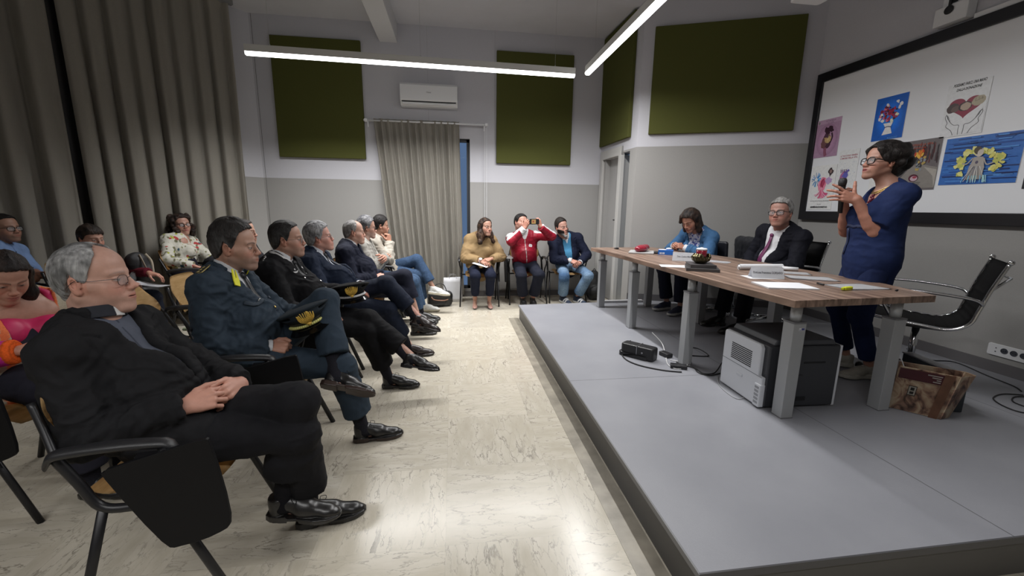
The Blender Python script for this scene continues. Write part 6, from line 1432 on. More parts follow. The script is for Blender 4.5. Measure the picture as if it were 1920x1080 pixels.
p.garment('shirt', .005, rabat, sleeves=.9, amp=.0018, vox=.005)
Fm = Forms(); a_, b_ = p.neck_axis(); ax_ = unit(b_-a_); fw_ = unit(p.TM[:, 1]-ax_*(p.TM[:, 1] @ ax_)); c0 = a_+ax_*.036+fw_*.012
def ringf(P, r0=.0725):
    q = P-c0.astype(F); h = q @ (unit(ax_+fw_*.12)).astype(F); rho = np.sqrt(np.maximum((q*q).sum(-1)-h*h, 1e-9)); return np.maximum(np.abs(rho-F(r0))-F(.0035), np.abs(h)-F(.021))
Fm.add(ringf, c0-.1, c0+.1, .001); v, q = skin(Fm, .0025); t_ = p.tq(v); x_ = np.abs(t_[:, 0]); C_ = np.tile(np.array((.03, .032, .04)), (len(v), 1)); C_[(x_ < .017) & (t_[:, 1] > .02)] = (.68, .68, .68)
to_mesh('clerical_collar', v, q, CLOTH, p.o, C_)['label'] = 'black clerical collar with white tab'
p.garment('jacket', .019, (.0115, .0115, .013), vee=(.085, .40, .070, 1.0), lapel=.095, collar=(.074, .050, 62, .0), amp=.0105, lap=.22, z0=-.04, seed=4, freq=12)
for z in (.06,): k, n = p.surf(.004, z); disc(p, 'button', k, n, .010, .004, BPL)
p.trousers((.0095, .0095, .0115), hem=.12, amp=.0065, vox=.0052, flare=.018)
p.shoes((.010, .0095, .0095), vox=.0032, sock=(.010, .010, .013), sockh=.22)
# ---- officer in grey-green
GG = (.028, .041, .058)
p = Person('dark-haired officer in grey-green dress uniform with yellow collar flames', (-1.10, 2.37, 0), -90, (-1.075, 2.36, .565), (-1.225, 2.385, 1.015), (-1.165, 2.405, 1.145),
    hyaw=-80, hpitch=-2, sw=.168, vox=.0055, slouch=.03, belly=.02, seat=SEATZ, hs=1.06, chest=1.03,
    face=dict(skin=(.42, .245, .18), hair=(.018, .015, .014), hair2=(.07, .07, .07), grey_side=.5, brow=(.02, .015, .012), brow_a=.95, jaw=1.08, nose=1.25, age=.4, stubble=.42, stub_col=(.14, .11, .10), eye=.0042),
    hands=dict(R=dict(w=(-.975, 2.235, .640), f=(.96, .18, -.05), n=(.05, -.60, .80), pose='fist', pole=(-1.26, 2.02, .55), thumb=((.75, .35, .35), (.9, -.15, .25), (.8, -.5, .1))),
               L=dict(w=(-.83, 2.60, .69), f=(.50, -.85, .10), n=(.45, .30, .85), pose='hold', pole=(-1.08, 2.75, .6))),
    feet=dict(R=dict(a=(-.545, 2.36, .088), k=(-.60, 2.24, .9), toe=(.98, .16, 0)), L=dict(a=(-.635, 2.235, .475), k=(-.55, 2.52, 1.3), toe=(.97, -.05, -.24), up=(.15, .75, .66))))
p.body(hv=.0024, hand_v=.0026)
p.hair('short', .012, vox=.0034, amp=.003, freq=75, top=.024, hl=.004)
p.garment('shirt', .006, WHT, sleeves=.3, amp=.001, vox=.0045, collar=(.058, .062, 9, .040)); p.cuffs(WHT, out=.022)
p.tie(mat('black_tie', (.006, .007, .010), .5), .2, w=.06)
p.garment('uniform_jacket', .019, GG, vee=(.23, .425, .080, .9), lapel=.085, collar=(.073, .048, 60, .0), amp=.0115, freq=12, lap=.25, z0=-.04, seed=9)
YEL = mat('bright_yellow_felt', (.75, .72, .02), .6); EMB = mat('black_badge_cloth', (.018, .018, .016), .8); GLD = mat('gold_thread', (.45, .36, .14), .45, .4, noise=.4, nscale=200)
def plate(p, name, pts, q, mx, mm, th=.003):
    bm = bmesh.new(); prism(bm, pts, 0, th, mx); return obj(name, bm, mm, q or p.o)
for g in (1, -1):
    k, n = p.near(p.T(g*.088, .07, p.L-.062)); u = p.N0+p.SM @ np.array([g*.03, -.06, .03])-k; mx = p.frame_at(k+n*.004, n, u)
    plate(p, 'collar_flame', [(-.017, -.045), (.017, -.045), (.020, -.012), (.014, .030), (.009, .050), (.003, .0), (-.003, .0), (-.005, .052), (-.014, .048), (-.020, -.012)], None, mx, YEL, .005)
    k, n = p.near(p.S['R' if g > 0 else 'L']+p.TM @ np.array([-g*.035, .0, .09])); u = p.N0-p.S['R' if g > 0 else 'L']; mx = p.frame_at(k+n*.003, n, u)
    sb = plate(p, 'shoulder_board', [(-.028, -.055), (.028, -.055), (.028, .035), (0, .06), (-.028, .035)], None, mx, GLD, .004)
    plate(p, 'board_cloth', [(-.024, -.051), (.024, -.051), (.024, .033), (0, .055), (-.024, .033)], sb, mx @ M4((0, 0, .0025)), EMB, .003)
    bm = bmesh.new()
    for j in range(3): lathe(bm, [(.009, 0), (.007, .003)], 5, mx @ M4((0, -.035+.028*j, .006)))
    obj('board_emblem', bm, GLD, sb)
for (x, z, r, mm) in ((.075, .27, .0085, SILVER), (.058, .275, .011, SILVER)): k, n = p.surf(x, z); disc(p, 'badge', k, n, r, .003, mm)
for z in (.21, .13, .05): k, n = p.surf(0, z); disc(p, 'button', k, n, .009, .005, GOLD)
for g in (1, -1):
    a = [p.surf(g*.035+g*.09*i/4, .285-.02*math.sin(PI*i/4)) for i in range(5)]; p.ribbon('pocket_flap', a, .022, mat('uniform_cloth', GG, .85), th=.003)
p.trousers((.025, .038, .055), hem=.11, amp=.0065, flare=.016)
p.shoes((.008, .0075, .008), vox=.0036, sole=(.028, .015, .012), sockh=.2)
# ---- officer in black
p = Person('officer in black dress uniform with silver collar embroidery and spectacles', (-1.08, 3.08, 0), -90, (-1.08, 3.08, .565), (-1.215, 3.09, .995), (-1.165, 3.12, 1.128),
    hyaw=-76, hpitch=2, sw=.185, vox=.0062, slouch=.035, belly=.05, seat=SEATZ, hs=1.03, chest=1.06,
    face=dict(skin=(.40, .225, .165), hair=(.015, .013, .013), hair2=(.05, .05, .05), grey_side=.6, brow=(.02, .018, .016), jaw=1.08, fat=.004, nose=1.15, stubble=.2, eye=.0036),
    hands=dict(R=dict(w=(-.875, 2.955, .640), f=(.74, -.05, -.66), n=(.55, -.45, .70), pose='relax', pole=(-1.15, 2.72, .6)),
               L=dict(w=(-.84, 3.30, .72), f=(.7, -.5, -.1), n=(.4, .3, .85), pose='hold', pole=(-1.05, 3.5, .6))),
    feet=dict(R=dict(a=(-.50, 3.10, .09), k=(-.60, 2.96, .9), toe=(.97, -.05, 0)), L=dict(a=(-.325, 3.00, .285), k=(-.45, 3.16, 1.3), toe=(.97, -.1, -.15), up=(.2, .2, .95))))
p.body(hv=.0027, hand_v=.003)
p.hair('short', .010, vox=.004, top=.014, hl=.002); p.glasses('wire', w=.023, h=.016)
p.garment('shirt', .006, WHT, sleeves=.3, amp=.001, vox=.0045, collar=(.058, .062, 9, .040)); p.cuffs(WHT, out=.018)
p.tie(mat('black_tie', (.006, .007, .010), .5), .25, w=.06)
p.garment('uniform_jacket', .020, (.0062, .0062, .0075), vee=(.25, .41, .060, .9), lapel=.08, collar=(.073, .048, 60, .0), amp=.0085, freq=10, lap=.22, z0=-.04, seed=13)
for g in (1, -1):
    na, nb = p.neck_axis(); nx = unit(nb-na); nf = unit(p.TM[:, 1]-nx*(p.TM[:, 1] @ nx)); nr_ = np.cross(nf, nx); a = []
    for i in range(7):
        t = R(118-14*i); o_ = nr_*g*math.sin(t)+nf*math.cos(t); a.append((na+o_*(.093+.002*i)+nx*(.050-.006*i), unit(o_+nx*.25)))
    p.ribbon('collar_embroidery', a, [.014, .022, .028, .030, .028, .022, .010], mat('silver_thread', (.50, .50, .50), .5, .2, noise=.5, nscale=260), th=.004)
    k0 = p.S['R' if g > 0 else 'L']
    for j in range(4): k, n = p.near(k0+p.TM @ np.array([-g*(.005+.024*j), -.01, .09])); disc(p, 'shoulder_star', k, n, .009, .004, SILVER, seg=5)
k, n = p.surf(.085, .345); bm = bmesh.new(); mx = p.frame_at(k, n); prism(bm, [(-.03, 0), (-.02, -.012), (0, -.016), (.02, -.012), (.03, 0), (.008, -.003), (-.008, -.003)], 0, .003, mx); lathe(bm, [(.008, 0), (.007, .004)], 10, mx @ M4((0, .012, 0))); obj('winged_badge', bm, SILVER, p.o)
for (x, z, r) in ((0, .235, .008), (0, .165, .008), (0, .09, .008), (.062, .29, .0065), (-.06, .36, .012), (-.07, .31, .006)): k, n = p.surf(x, z); disc(p, 'button', k, n, r, .004, SILVER)
p.trousers((.0062, .0062, .0075), hem=.11, amp=.006, flare=.015); p.shoes((.008, .0075, .008), vox=.004, sockh=.2)
# ---- caps held by the two officers
def cap(label, loc, M3, crown, braid, seed, band=None):
    """peaked dress cap; local z up through the crown, +y towards the peak"""
    c = thing('dress_cap', label, 'cap', loc, 0, 'peaked dress caps held on knees')
    T = lambda x, y, z: M3 @ np.array([x, y, z]); mx = Matrix([list(M3[i])+[0] for i in range(3)]+[[0, 0, 0, 1]])
    Fm = Forms(); M5 = M3 @ rot(0, 15); Fm.ell(T(0, .004, .072), (.140, .145, .019), M5, .008); Fm.cone(T(0, 0, .005), T(0, 0, .045), .093, .098, .004, clip0=(T(0, 0, .0), -M3[:, 2]), clip=(T(0, 0, .04), M3[:, 2])); Fm.cone(T(0, .0, .035), T(0, .002, .070), .098, .128, .004, clip0=(T(0, 0, .034), -M3[:, 2]), clip=(T(0, 0, .070), M3[:, 2])); Fm.ell(T(0, .105, .080), (.070, .030, .022), M3, .02)
    v, q = skin(Fm, .0045); v = folds(v, q, .0015, 14, seed); to_mesh('crown', v, q, CLOTH, c, np.tile(np.array(crown), (len(v), 1)))
    if band is not None:
        bm = bmesh.new(); n = 40
        for zz in (0,):
            lo = [bm.verts.new((.0975*math.cos(2*PI*k/n), .0975*math.sin(2*PI*k/n), .006)) for k in range(n)]; hi = [bm.verts.new((.103*math.cos(2*PI*k/n), .103*math.sin(2*PI*k/n), .034)) for k in range(n)]
            [bm.faces.new((lo[k], lo[(k+1) % n], hi[(k+1) % n], hi[k])) for k in range(n)]
        bmesh.ops.solidify(bm, geom=bm.faces[:], thickness=-.003); bmesh.ops.transform(bm, matrix=mx, verts=bm.verts); obj('band', bm, mat('grey_band', band, .6), c, True)
    bm = bmesh.new()
    def vis(u, w): a = R(-62+124*u)+PI/2; r = .095+.058*w*math.cos(R(-62+124*u))**.7; return mx @ Vector((r*math.cos(a), r*math.sin(a), .006-.030*w))
    sheet(bm, vis, 20, 6, .004); obj('peak', bm, mat('patent_black', (.006, .006, .007), .12, coat=.6), c, True)
    bm = bmesh.new()
    for k in range(23):
        a = R(-66+132*k/22)+PI/2; p_ = mx @ Vector((.104*math.cos(a), .104*math.sin(a), .012)); bmesh.ops.create_icosphere(bm, subdivisions=1, radius=.0105, matrix=Matrix.Translation(p_))
    obj('braid_cord', bm, braid, c, True)
    bm = bmesh.new(); r = random.Random(seed)
    for k in range(11):
        t = (k-5)/5; pts = [mx @ Vector(q) for q in smooth_path([(t*.012, .112, .034), (t*.034, .132, .056), (t*.042+.005*math.sin(k), .137, .084+.016*(1-abs(t))+.006*r.random())], 3)]; tube(bm, pts, [.0085*(1-i/(len(pts)+1)) for i in range(len(pts))], 6)
    obj('flame_badge', bm, mat('gold_embroidery', (.62, .40, .07), .45, .25, noise=.4, nscale=200), c, True)
    bm = bmesh.new(); lathe(bm, [(.014, 0), (.013, .006), (.0, .009)], 14, mx @ M4((0, .112, .026), (-PI/2+.3, 0, 0))); obj('grenade_badge', bm, MATS['gold_embroidery'], c, True)
    return c
def frame3(fwd, up): fwd = unit(fwd); up = V3(up); up = unit(up-fwd*(up @ fwd)); return np.stack([np.cross(fwd, up), fwd, up], 1)
cap('grey-green peaked cap with gold braid resting on the knee of its officer', (-.80, 2.36, .745), frame3((.38, -.92, -.08), (-.34, -.06, .94)), (.014, .020, .026), mat('gold_braid', (.60, .58, .20), .4, .2), 3, band=(.16, .16, .17))
cap('black peaked cap with silver braid held on the knee of the black-uniformed officer', (-.765, 3.18, .715), frame3((.30, -.95, -.06), (-.10, -.05, .99)), (.0055, .0055, .006), mat('silver_braid', (.55, .55, .56), .35, .3), 6)
# ---- grey-haired man in navy suit
p = Person('grey-haired man in navy suit and grey tie leaning back with crossed legs', (-1.06, 3.76, 0), -90, (-1.03, 3.76, .56), (-1.20, 3.775, .965), (-1.155, 3.80, 1.095),
    hyaw=-72, hpitch=8, sw=.182, vox=.0068, slouch=.03, belly=.05, seat=SEATZ, hs=1.02,
    face=dict(skin=(.47, .25, .20), hair=(.34, .34, .35), hair2=(.15, .15, .16), brow=(.2, .19, .18), jaw=1.1, fat=.005, eye=.0036),
    hands=dict(R=dict(w=(-.865, 3.66, .655), f=(.85, .25, -.35), n=(.3, -.4, .85), pose='relax', pole=(-1.15, 3.42, .6)), L=dict(w=(-.86, 3.88, .67), f=(.6, -.75, -.1), n=(.3, .3, .9), pose='relax', pole=(-1.1, 4.1, .6))),
    feet=dict(R=dict(a=(-.42, 3.80, .09), k=(-.55, 3.66, .9), toe=(.97, 0, 0)), L=dict(a=(-.325, 3.74, .385), k=(-.45, 3.84, 1.3), toe=(.95, -.05, -.28), up=(.3, .1, .95))))
p.body(hv=.003, hand_v=.0034)
p.hair('short', .018, vox=.0042, top=.024, amp=.004, hl=-.004); p.glasses('wire', w=.024, h=.016)
p.garment('shirt', .006, (.55, .58, .64), sleeves=.3, amp=.001, vox=.0045, collar=(.058, .060, 9, .036)); p.cuffs(WHT, out=.02)
p.tie(mat('grey_tie', (.035, .038, .045), .5), .08, w=.085)
p.garment('suit_jacket', .020, (.011, .017, .034), vee=(.06, .40, .075, .9), lapel=.085, collar=(.073, .046, 60, .0), amp=.0085, freq=10, lap=.2, z0=-.04, seed=17)
p.trousers((.010, .014, .027), hem=.13, amp=.006, flare=.010); p.shoes((.022, .014, .013), vox=.0045, laces=False, sockh=.2)
# ---- old man in dark blazer
p = Person('balding old man in dark blazer with folded hands', (-.96, 4.38, 0), -90, (-.95, 4.38, .56), (-1.055, 4.39, .985), (-1.005, 4.42, 1.105),
    hyaw=-72, hpitch=0, sw=.178, vox=.0074, slouch=.03, belly=.03, seat=SEATZ, hs=1.0,
    face=dict(skin=(.47, .28, .215), hair=(.30, .29, .28), hair2=(.17, .16, .16), brow=(.25, .22, .2), brow_a=.4, fat=.004, jaw=1.04, eye=.0034),
    hands=dict(R=dict(w=(-.80, 4.33, .66), f=(.85, .4, 0), n=(.2, -.6, .75), pose='clasp', pole=(-1.0, 4.08, .6)), L=dict(w=(-.76, 4.47, .66), f=(.4, -.9, 0), n=(.5, .3, .8), pose='clasp', pole=(-1.0, 4.7, .6))),
    feet=dict(R=dict(a=(-.42, 4.46, .09), k=(-.5, 4.3, .9), toe=(.98, 0, 0)), L=dict(a=(-.395, 4.36, .26), k=(-.35, 4.44, 1.3), toe=(.96, -.05, -.2), up=(.2, .1, 1))))
p.body(hv=.0033, hand_v=.0038); p.hair('bald', .007, vox=.0045, top=.006)
p.garment('shirt', .006, WHT, sleeves=.3, amp=.001, vox=.0045, collar=(.058, .057, 9, .03))
p.garment('blazer', .020, (.010, .012, .024), vee=(.20, .41, .05, .9), lapel=.07, collar=(.073, .042, 60, .0), amp=.008, lap=.2, z0=-.04, seed=21)
p.trousers((.012, .014, .026), hem=.17, amp=.004); p.shoes((.012, .010, .010), vox=.005, laces=False, sock=None)
# ---- grey-haired man with spectacles, arms folded
p = Person('grey-haired man in spectacles and pale jacket with folded arms', (-.93, 4.92, 0), -90, (-.93, 4.92, .56), (-1.03, 4.93, .99), (-.985, 4.96, 1.125),
    hyaw=-66, hpitch=-2, vox=.0078, slouch=.03, seat=SEATZ, hs=1.0, face=dict(skin=(.42, .245, .185), hair=(.24, .24, .25), hair2=(.08, .08, .09), stubble=.3, stub_col=(.3, .28, .27)),
    hands=dict(R=dict(w=(-.80, 4.95, .78), f=(.1, .98, .1), n=(.8, -.1, .6), pose='relax', pole=(-.95, 4.6, .6)), L=dict(w=(-.78, 4.86, .80), f=(.1, -.98, .1), n=(.8, .1, .6), pose='relax', pole=(-.95, 5.2, .6))),
    feet=dict(R=dict(a=(-.42, 4.90, .09), k=(-.45, 4.84, .9), toe=(.98, 0, 0)), L=dict(a=(-.40, 5.04, .09), k=(-.45, 5.05, .9), toe=(.98, 0, 0))))
p.body(hv=.0035, hand_v=.004); p.hair('short', .012, vox=.0048, top=.022); p.glasses('acetate', w=.024, h=.016)
p.garment('shirt', .006, (.02, .02, .025), sleeves=.7, amp=.001); p.garment('jacket', .020, (.29, .28, .255), vee=(.12, .42, .05, .9), lapel=.03, amp=.008, z0=-.02, seed=25)
p.trousers((.035, .065, .12), DENIM, hem=.10); p.shoes((.02, .02, .02), vox=.005, laces=False)
# ---- dark-haired person resting chin on hand
p = Person('dark-haired person in beige jacket and jeans resting chin on hand', (-.90, 5.46, 0), -90, (-.90, 5.46, .565), (-.98, 5.47, 1.0), (-.915, 5.48, 1.125),
    hyaw=-70, hpitch=-6, vox=.0080, slouch=.04, seat=SEATZ, hs=.96, sw=.16, face=dict(skin=(.40, .225, .16), hair=(.012, .010, .010), brow=(.02, .015, .012)),
    hands=dict(R=dict(w=(-.80, 5.40, .93), f=(-.05, .15, .98), n=(.85, -.4, .2), pose='fist', pole=(-.80, 5.1, .5)), L=dict(w=(-.78, 5.34, .78), f=(.1, -.98, .1), n=(.6, .1, .8), pose='relax', pole=(-.95, 5.75, .6))),
    feet=dict(R=dict(a=(-.42, 5.50, .09), k=(-.45, 5.40, .9), toe=(.98, 0, 0)), L=dict(a=(-.27, 5.40, .34), k=(-.35, 5.52, 1.3), toe=(.95, -.1, -.12), up=(.1, .1, 1))))
p.body(hv=.0035, hand_v=.004); p.hair('short', .012, vox=.0048, top=.024, hl=-.004)
p.garment('shirt', .006, (.5, .48, .44), sleeves=.7, amp=.001); p.garment('jacket', .022, noise_mix((.36, .335, .29), (.29, .26, .22), 9, 3), vee=(.14, .42, .05, .9), lapel=.04, amp=.009, z0=-.08, lap=.25, seed=29)
p.trousers((.032, .06, .115), DENIM, hem=.09); p.shoes((.62, .62, .60), 'trainer', vox=.005, sole=(.50, .46, .36), sock=None)
# ---- woman in pink top
def cardi(tq, v):
    c = np.tile(np.array((.47, .43, .33)), (len(v), 1)); d = np.linalg.norm(v-PW.W['R'], axis=1); d2 = np.linalg.norm(v-PW.W['L'], axis=1); d = np.minimum(d, d2)
    for k in 'RL':
        ab = PW.E[k]-PW.W[k]; t = np.clip(((v-PW.W[k]) @ ab)/(ab @ ab), 0, 1); w = np.linalg.norm(v-PW.W[k]-t[:, None]*ab, axis=1); dk = np.linalg.norm(v-PW.W[k], axis=1); d = np.where((w > .085) & (dk <= d+1e-9), 9, d)
    c[d < .235] = (.010, .014, .03) ; c[d < .205] = (.62, .04, .25); c[d < .185] = (.80, .10, .012); c[d < .085] = (.60, .03, .30); c[d < .062] = (.80, .12, .02)
    rib = (np.sin(d*330) > .2) & (d < .062); c[rib] *= .7
    st = (np.abs(tq[:, 0]) < .115) & (np.abs(tq[:, 0]) > .085) & (tq[:, 1] > 0) & (d > .24); c[st] = (.80, .20, .08); return c
PW = p = Person('dark-haired woman in bright pink top and orange-cuffed cardigan looking down', (-2.08, 2.12, 0), -122, (-2.09, 2.26, .565), (-2.16, 2.345, .915), (-2.095, 2.235, 1.025), hyaw=-120, hpitch=-32, sw=.165, vox=.0065, slouch=.05,
    bust=.015, seat=SEATZ, hs=.96, fem=True, face=dict(skin=(.42, .23, .17), hair=(.012, .009, .009), hair2=(.03, .018, .014), brow=(.03, .02, .018), lip=(.32, .10, .09), eye=.003),
    hands=dict(R=dict(w=(-1.93, 2.05, .715), f=(.55, .75, .2), n=(0, -.5, .9), pose='hold', pole=(-2.30, 1.90, .6)), L=dict(w=(-1.83, 2.24, .735), f=(-.2, -.95, .0), n=(.1, .2, .95), pose='hold', pole=(-1.85, 2.70, .7))),
    feet=dict(R=dict(a=(-1.70, 2.0, .09), k=(-1.7, 1.98, .9), toe=(1, 0, 0)), L=dict(a=(-1.72, 2.2, .09), k=(-1.7, 2.2, .9), toe=(1, 0, 0))))
p.body(hv=.0028, hand_v=.003, chest_skin=True)
def lh(Fm, T):
    for g in (1, -1):
        Fm.cone(T(g*.066, .0, .02), T(g*.078, .02, -.10), .030, .034, .03); Fm.cone(T(g*.078, .02, -.10), T(g*.070, .05, -.24), .034, .026, .03); Fm.cone(T(g*.05, -.05, .0), T(g*.07, -.05, -.2), .045, .045, .04)
    Fm.cone(T(0, -.06, 0), T(0, -.07, -.2), .06, .06, .04)
p.hair('full', .010, vox=.0042, extra=lh, amp=.003, hl=0)
p.garment('pink_top', .010, (.50, .022, .105), SATIN, sleeves=.25, scoop=(.085, -.03, .085), neck_cut=False, amp=.003, z0=-.04, seed=31)
p.garment('cardigan', .022, cardi, KNIT, vee=(-.05, .34, .11, .35), amp=.004, z0=-.05, seed=33, lap=.15)
p.trousers((.02, .02, .03), vox=.01); p.shoes((.02, .02, .02), laces=False, vox=.007)
# ---- person at the left edge in patterned shirt
p = Person('person in spectacles and brown patterned shirt, mostly cut off by the frame', (-3.22, 3.22, 0), -84, (-3.24, 3.22, .565), (-3.30, 3.24, 1.0), (-3.245, 3.26, 1.115), hyaw=-84, vox=.009, seat=SEATZ, sw=.165,
    face=dict(skin=(.42, .25, .19), hair=(.03, .022, .018)), hands=dict(R=dict(w=(-2.95, 3.12, .66), pole=(-3.2, 2.9, .6)), L=dict(w=(-2.93, 3.36, .66), pole=(-3.2, 3.6, .6))), feet=dict(R=dict(a=(-2.8, 3.1, .09)), L=dict(a=(-2.8, 3.35, .09))))
p.body(hv=.004, hand_v=.005); p.hair('short', .012, vox=.006); p.glasses('acetate')
p.garment('shirt', .016, noise_mix((.30, .22, .17), (.04, .03, .028), 34, 3, .0, .12), amp=.005, seed=35); p.trousers((.02, .02, .025), vox=.012); p.shoes((.02, .02, .02), laces=False, vox=.008)
# ---- man in pale blue shirt
def blueshirt(tq, v):
    c = np.tile(np.array((.17, .26, .46)), (len(v), 1)); c[(np.abs(tq[:, 0]) < .003) & (tq[:, 1] > 0)] = (.09, .15, .30); return c
p = Person('short-haired man in spectacles and pale blue shirt before the curtain', (-3.92, 4.25, 0), -84, (-3.95, 4.26, .565), (-4.02, 4.30, 1.0), (-3.97, 4.33, 1.13), hyaw=-98, hpitch=2, vox=.0085, seat=SEATZ, belly=.03, chest=1.05, sw=.18,
    face=dict(skin=(.34, .19, .135), hair=(.012, .010, .010), brow=(.02, .015, .013), fat=.005, jaw=1.06, stubble=.45, stub_col=(.06, .045, .04)),
    hands=dict(R=dict(w=(-3.70, 4.26, .72), f=(.2, .95, 0), n=(.6, -.2, .75), pose='relax', pole=(-3.85, 3.95, .6)), L=dict(w=(-3.68, 4.18, .70), f=(.1, -.98, 0), n=(.6, .2, .75), pose='relax', pole=(-3.9, 4.55, .6))),
    feet=dict(R=dict(a=(-3.48, 4.15, .09)), L=dict(a=(-3.48, 4.4, .09))))
p.body(hv=.0038, hand_v=.0045, arm_skin=1); p.hair('short', .009, vox=.005, top=.012); p.glasses('acetate', w=.027, h=.018)
p.garment('shirt', .014, blueshirt, amp=.005, sleeves=.62, collar=(.062, .052, 22, .02), seed=37)
for z in (.36, .28, .20, .12): k, n = p.surf(0, z); disc(p, 'button', k, n, .006, .003, mat('dark_button', (.02, .03, .06), .4))
p.trousers((.012, .014, .025), vox=.012); p.shoes((.02, .02, .02), laces=False, vox=.008)
# ---- boy in maroon
p = Person('dark-haired boy in maroon jumper behind the man in clerical collar', (-3.30, 4.25, 0), -80, (-3.30, 4.25, .545), (-3.37, 4.33, .915), (-3.325, 4.36, 1.035), hyaw=-108, hpitch=-4, vox=.0085, seat=SEATZ, sw=.145, hs=.97, sc=.92,
    face=dict(skin=(.38, .21, .155), hair=(.014, .010, .008), hair2=(.04, .025, .018), brow=(.02, .015, .012)),
    hands=dict(R=dict(w=(-3.02, 4.20, .66), pole=(-3.2, 3.95, .6)), L=dict(w=(-2.98, 4.50, .70), f=(.9, .1, -.3), pole=(-3.1, 4.7, .6))), feet=dict(R=dict(a=(-2.88, 4.15, .09)), L=dict(a=(-2.88, 4.4, .09))))
p.body(hv=.0036, hand_v=.0045); p.hair('fringe', .014, vox=.005, top=.022, amp=.004)
p.garment('jumper', .016, (.095, .010, .018), KNIT, amp=.006, seed=41); p.trousers((.010, .012, .022), vox=.012); p.shoes((.02, .02, .02), laces=False, vox=.008)
o = paper('open white leaflet on the lap of the boy in maroon', -2.90, 4.36, .26, .36, 12, base=.60, curl=.03, name='leaflet', group='papers in the audience'); lines_on(o, .28, .38, 12); o.rotation_euler = (R(-8), R(14), R(15))
# ---- curly-haired woman in floral shirt
def floral(tq, v):
    c = np.tile(np.array((.50, .49, .43)), (len(v), 1)); n1 = vnoise(v*np.array([1, 1, .6]), 42, 3); n2 = vnoise(v, 24, 8); n3 = vnoise(v+3, 26, 21)
    c[n1 > .42] = (.14, .13, .08); c[(n1 > .30) & (n1 <= .42)] = (.30, .30, .20); c[n2 > .62] = (.34, .05, .05); c[n3 > .66] = (.30, .32, .05); c[(vnoise(v, 19, 33) > .70)] = (.04, .09, .12)
    c[(np.abs(tq[:, 0]) < .004) & (tq[:, 1] > 0)] = (.42, .42, .38); return c
p = Person('curly dark-haired woman in white floral shirt before the curtain', (-3.12, 5.32, 0), -72, (-3.13, 5.34, .565), (-3.20, 5.42, 1.0), (-3.185, 5.45, 1.125), hyaw=-128, hpitch=2, hroll=4, sw=.158, vox=.0085, seat=SEATZ, fem=True, bust=.02,
    twist=-30, face=dict(skin=(.38, .21, .16), hair=(.015, .010, .009), hair2=(.05, .028, .02), lip=(.32, .07, .07), brow=(.02, .015, .012)),
    hands=dict(R=dict(w=(-2.92, 5.12, .68), f=(.6, .5, -.3), pole=(-3.1, 4.95, .6)), L=dict(w=(-2.83, 5.30, .68), f=(.5, -.6, -.2), pole=(-2.85, 5.6, .6))), feet=dict(R=dict(a=(-2.75, 5.05, .09)), L=dict(a=(-2.68, 5.2, .09))))
p.body(hv=.0036, hand_v=.0045, chest_skin=True)
def curls(Fm, T):
    r = random.Random(6)
    for k in range(46):
        a = r.uniform(.62, 5.66); z = r.uniform(-.17, .09); rr = .088+.02*r.random()+(.02 if z < -.02 else 0); Fm.ell(T(rr*math.sin(a)*.95, rr*math.cos(a)-.02, z+.02), (.026, .026, .030), None, .008)
p.hair('full', .018, vox=.0055, extra=curls, amp=.006, freq=60, stretch=(1, 1, 1)); p.glasses('round', w=.021, h=.018)
p.garment('floral_shirt', .014, floral, CLOTH, vox=.006, amp=.006, vee=(.27, .42, .05, 1.0), collar=(.056, .05, 30, .02), seed=43)
bm = bmesh.new(); nk = [p.surf(.05*math.sin(t), p.L-.04-.05*math.cos(t)**2) for t in (0,)]; p.trousers((.012, .012, .02), vox=.012); p.shoes((.02, .02, .02), laces=False, vox=.008); bm.free()
paper('white sheet on the lap of the curly-haired woman', -2.75, 5.22, .21, .29, 30, base=.66, name='paper_sheet', group='papers in the audience')
# ---- person in black behind the officers
p = Person('person in black jacket mostly hidden behind the grey-green officer', (-1.98, 4.42, 0), -90, (-2.0, 4.40, .56), (-2.08, 4.40, .99), (-2.04, 4.43, 1.10), hyaw=-80, vox=.009, seat=SEATZ, face=dict(skin=(.4, .23, .17), hair=(.02, .015, .013)),
    hands=dict(R=dict(w=(-1.86, 4.0, .86), f=(.2, .9, .2), pole=(-2.1, 3.6, .75)), L=dict(w=(-1.75, 4.5, .68), pole=(-2, 4.8, .6))), feet=dict(R=dict(a=(-1.55, 4.3, .09)), L=dict(a=(-1.55, 4.52, .09))))
p.body(hv=.0045, hand_v=.005); p.hair('short', .012, vox=.006); p.garment('jacket', .024, (.010, .010, .013), amp=.008, seed=47); p.trousers((.01, .01, .012), vox=.012); p.shoes((.02, .02, .02), laces=False, vox=.008)
# ---- woman in camel jumper
p = Person('long-haired woman in camel jumper seated by the back wall', (.37, 5.98, 0), 178, (.37, 5.94, .565), (.375, 5.88, .985), (.435, 5.80, 1.105), hyaw=214, hpitch=1, sw=.150, vox=.0078, seat=SEATZ, fem=True, bust=.025, chest=1.04, slouch=.02, belly=.02,
    face=dict(skin=(.40, .225, .165), hair=(.018, .011, .009), hair2=(.07, .038, .022), lip=(.30, .08, .07), brow=(.02, .015, .012)),
    hands=dict(R=dict(w=(.37, 5.66, .655), f=(.7, -.6, -.2), n=(0, -.4, .9), pose='relax', pole=(.08, 5.8, .62)), L=dict(w=(.50, 5.67, .68), f=(-.75, -.55, -.1), n=(0, -.5, .85), pose='hold', pole=(.72, 5.85, .62))),
    feet=dict(R=dict(a=(.285, 5.70, .105), k=(.28, 5.4, .9), toe=(-.06, -1, -.15)), L=dict(a=(.485, 5.68, .105), k=(.48, 5.4, .9), toe=(.06, -1, -.15))))
p.body(hv=.0034, hand_v=.0038, chest_skin=True)
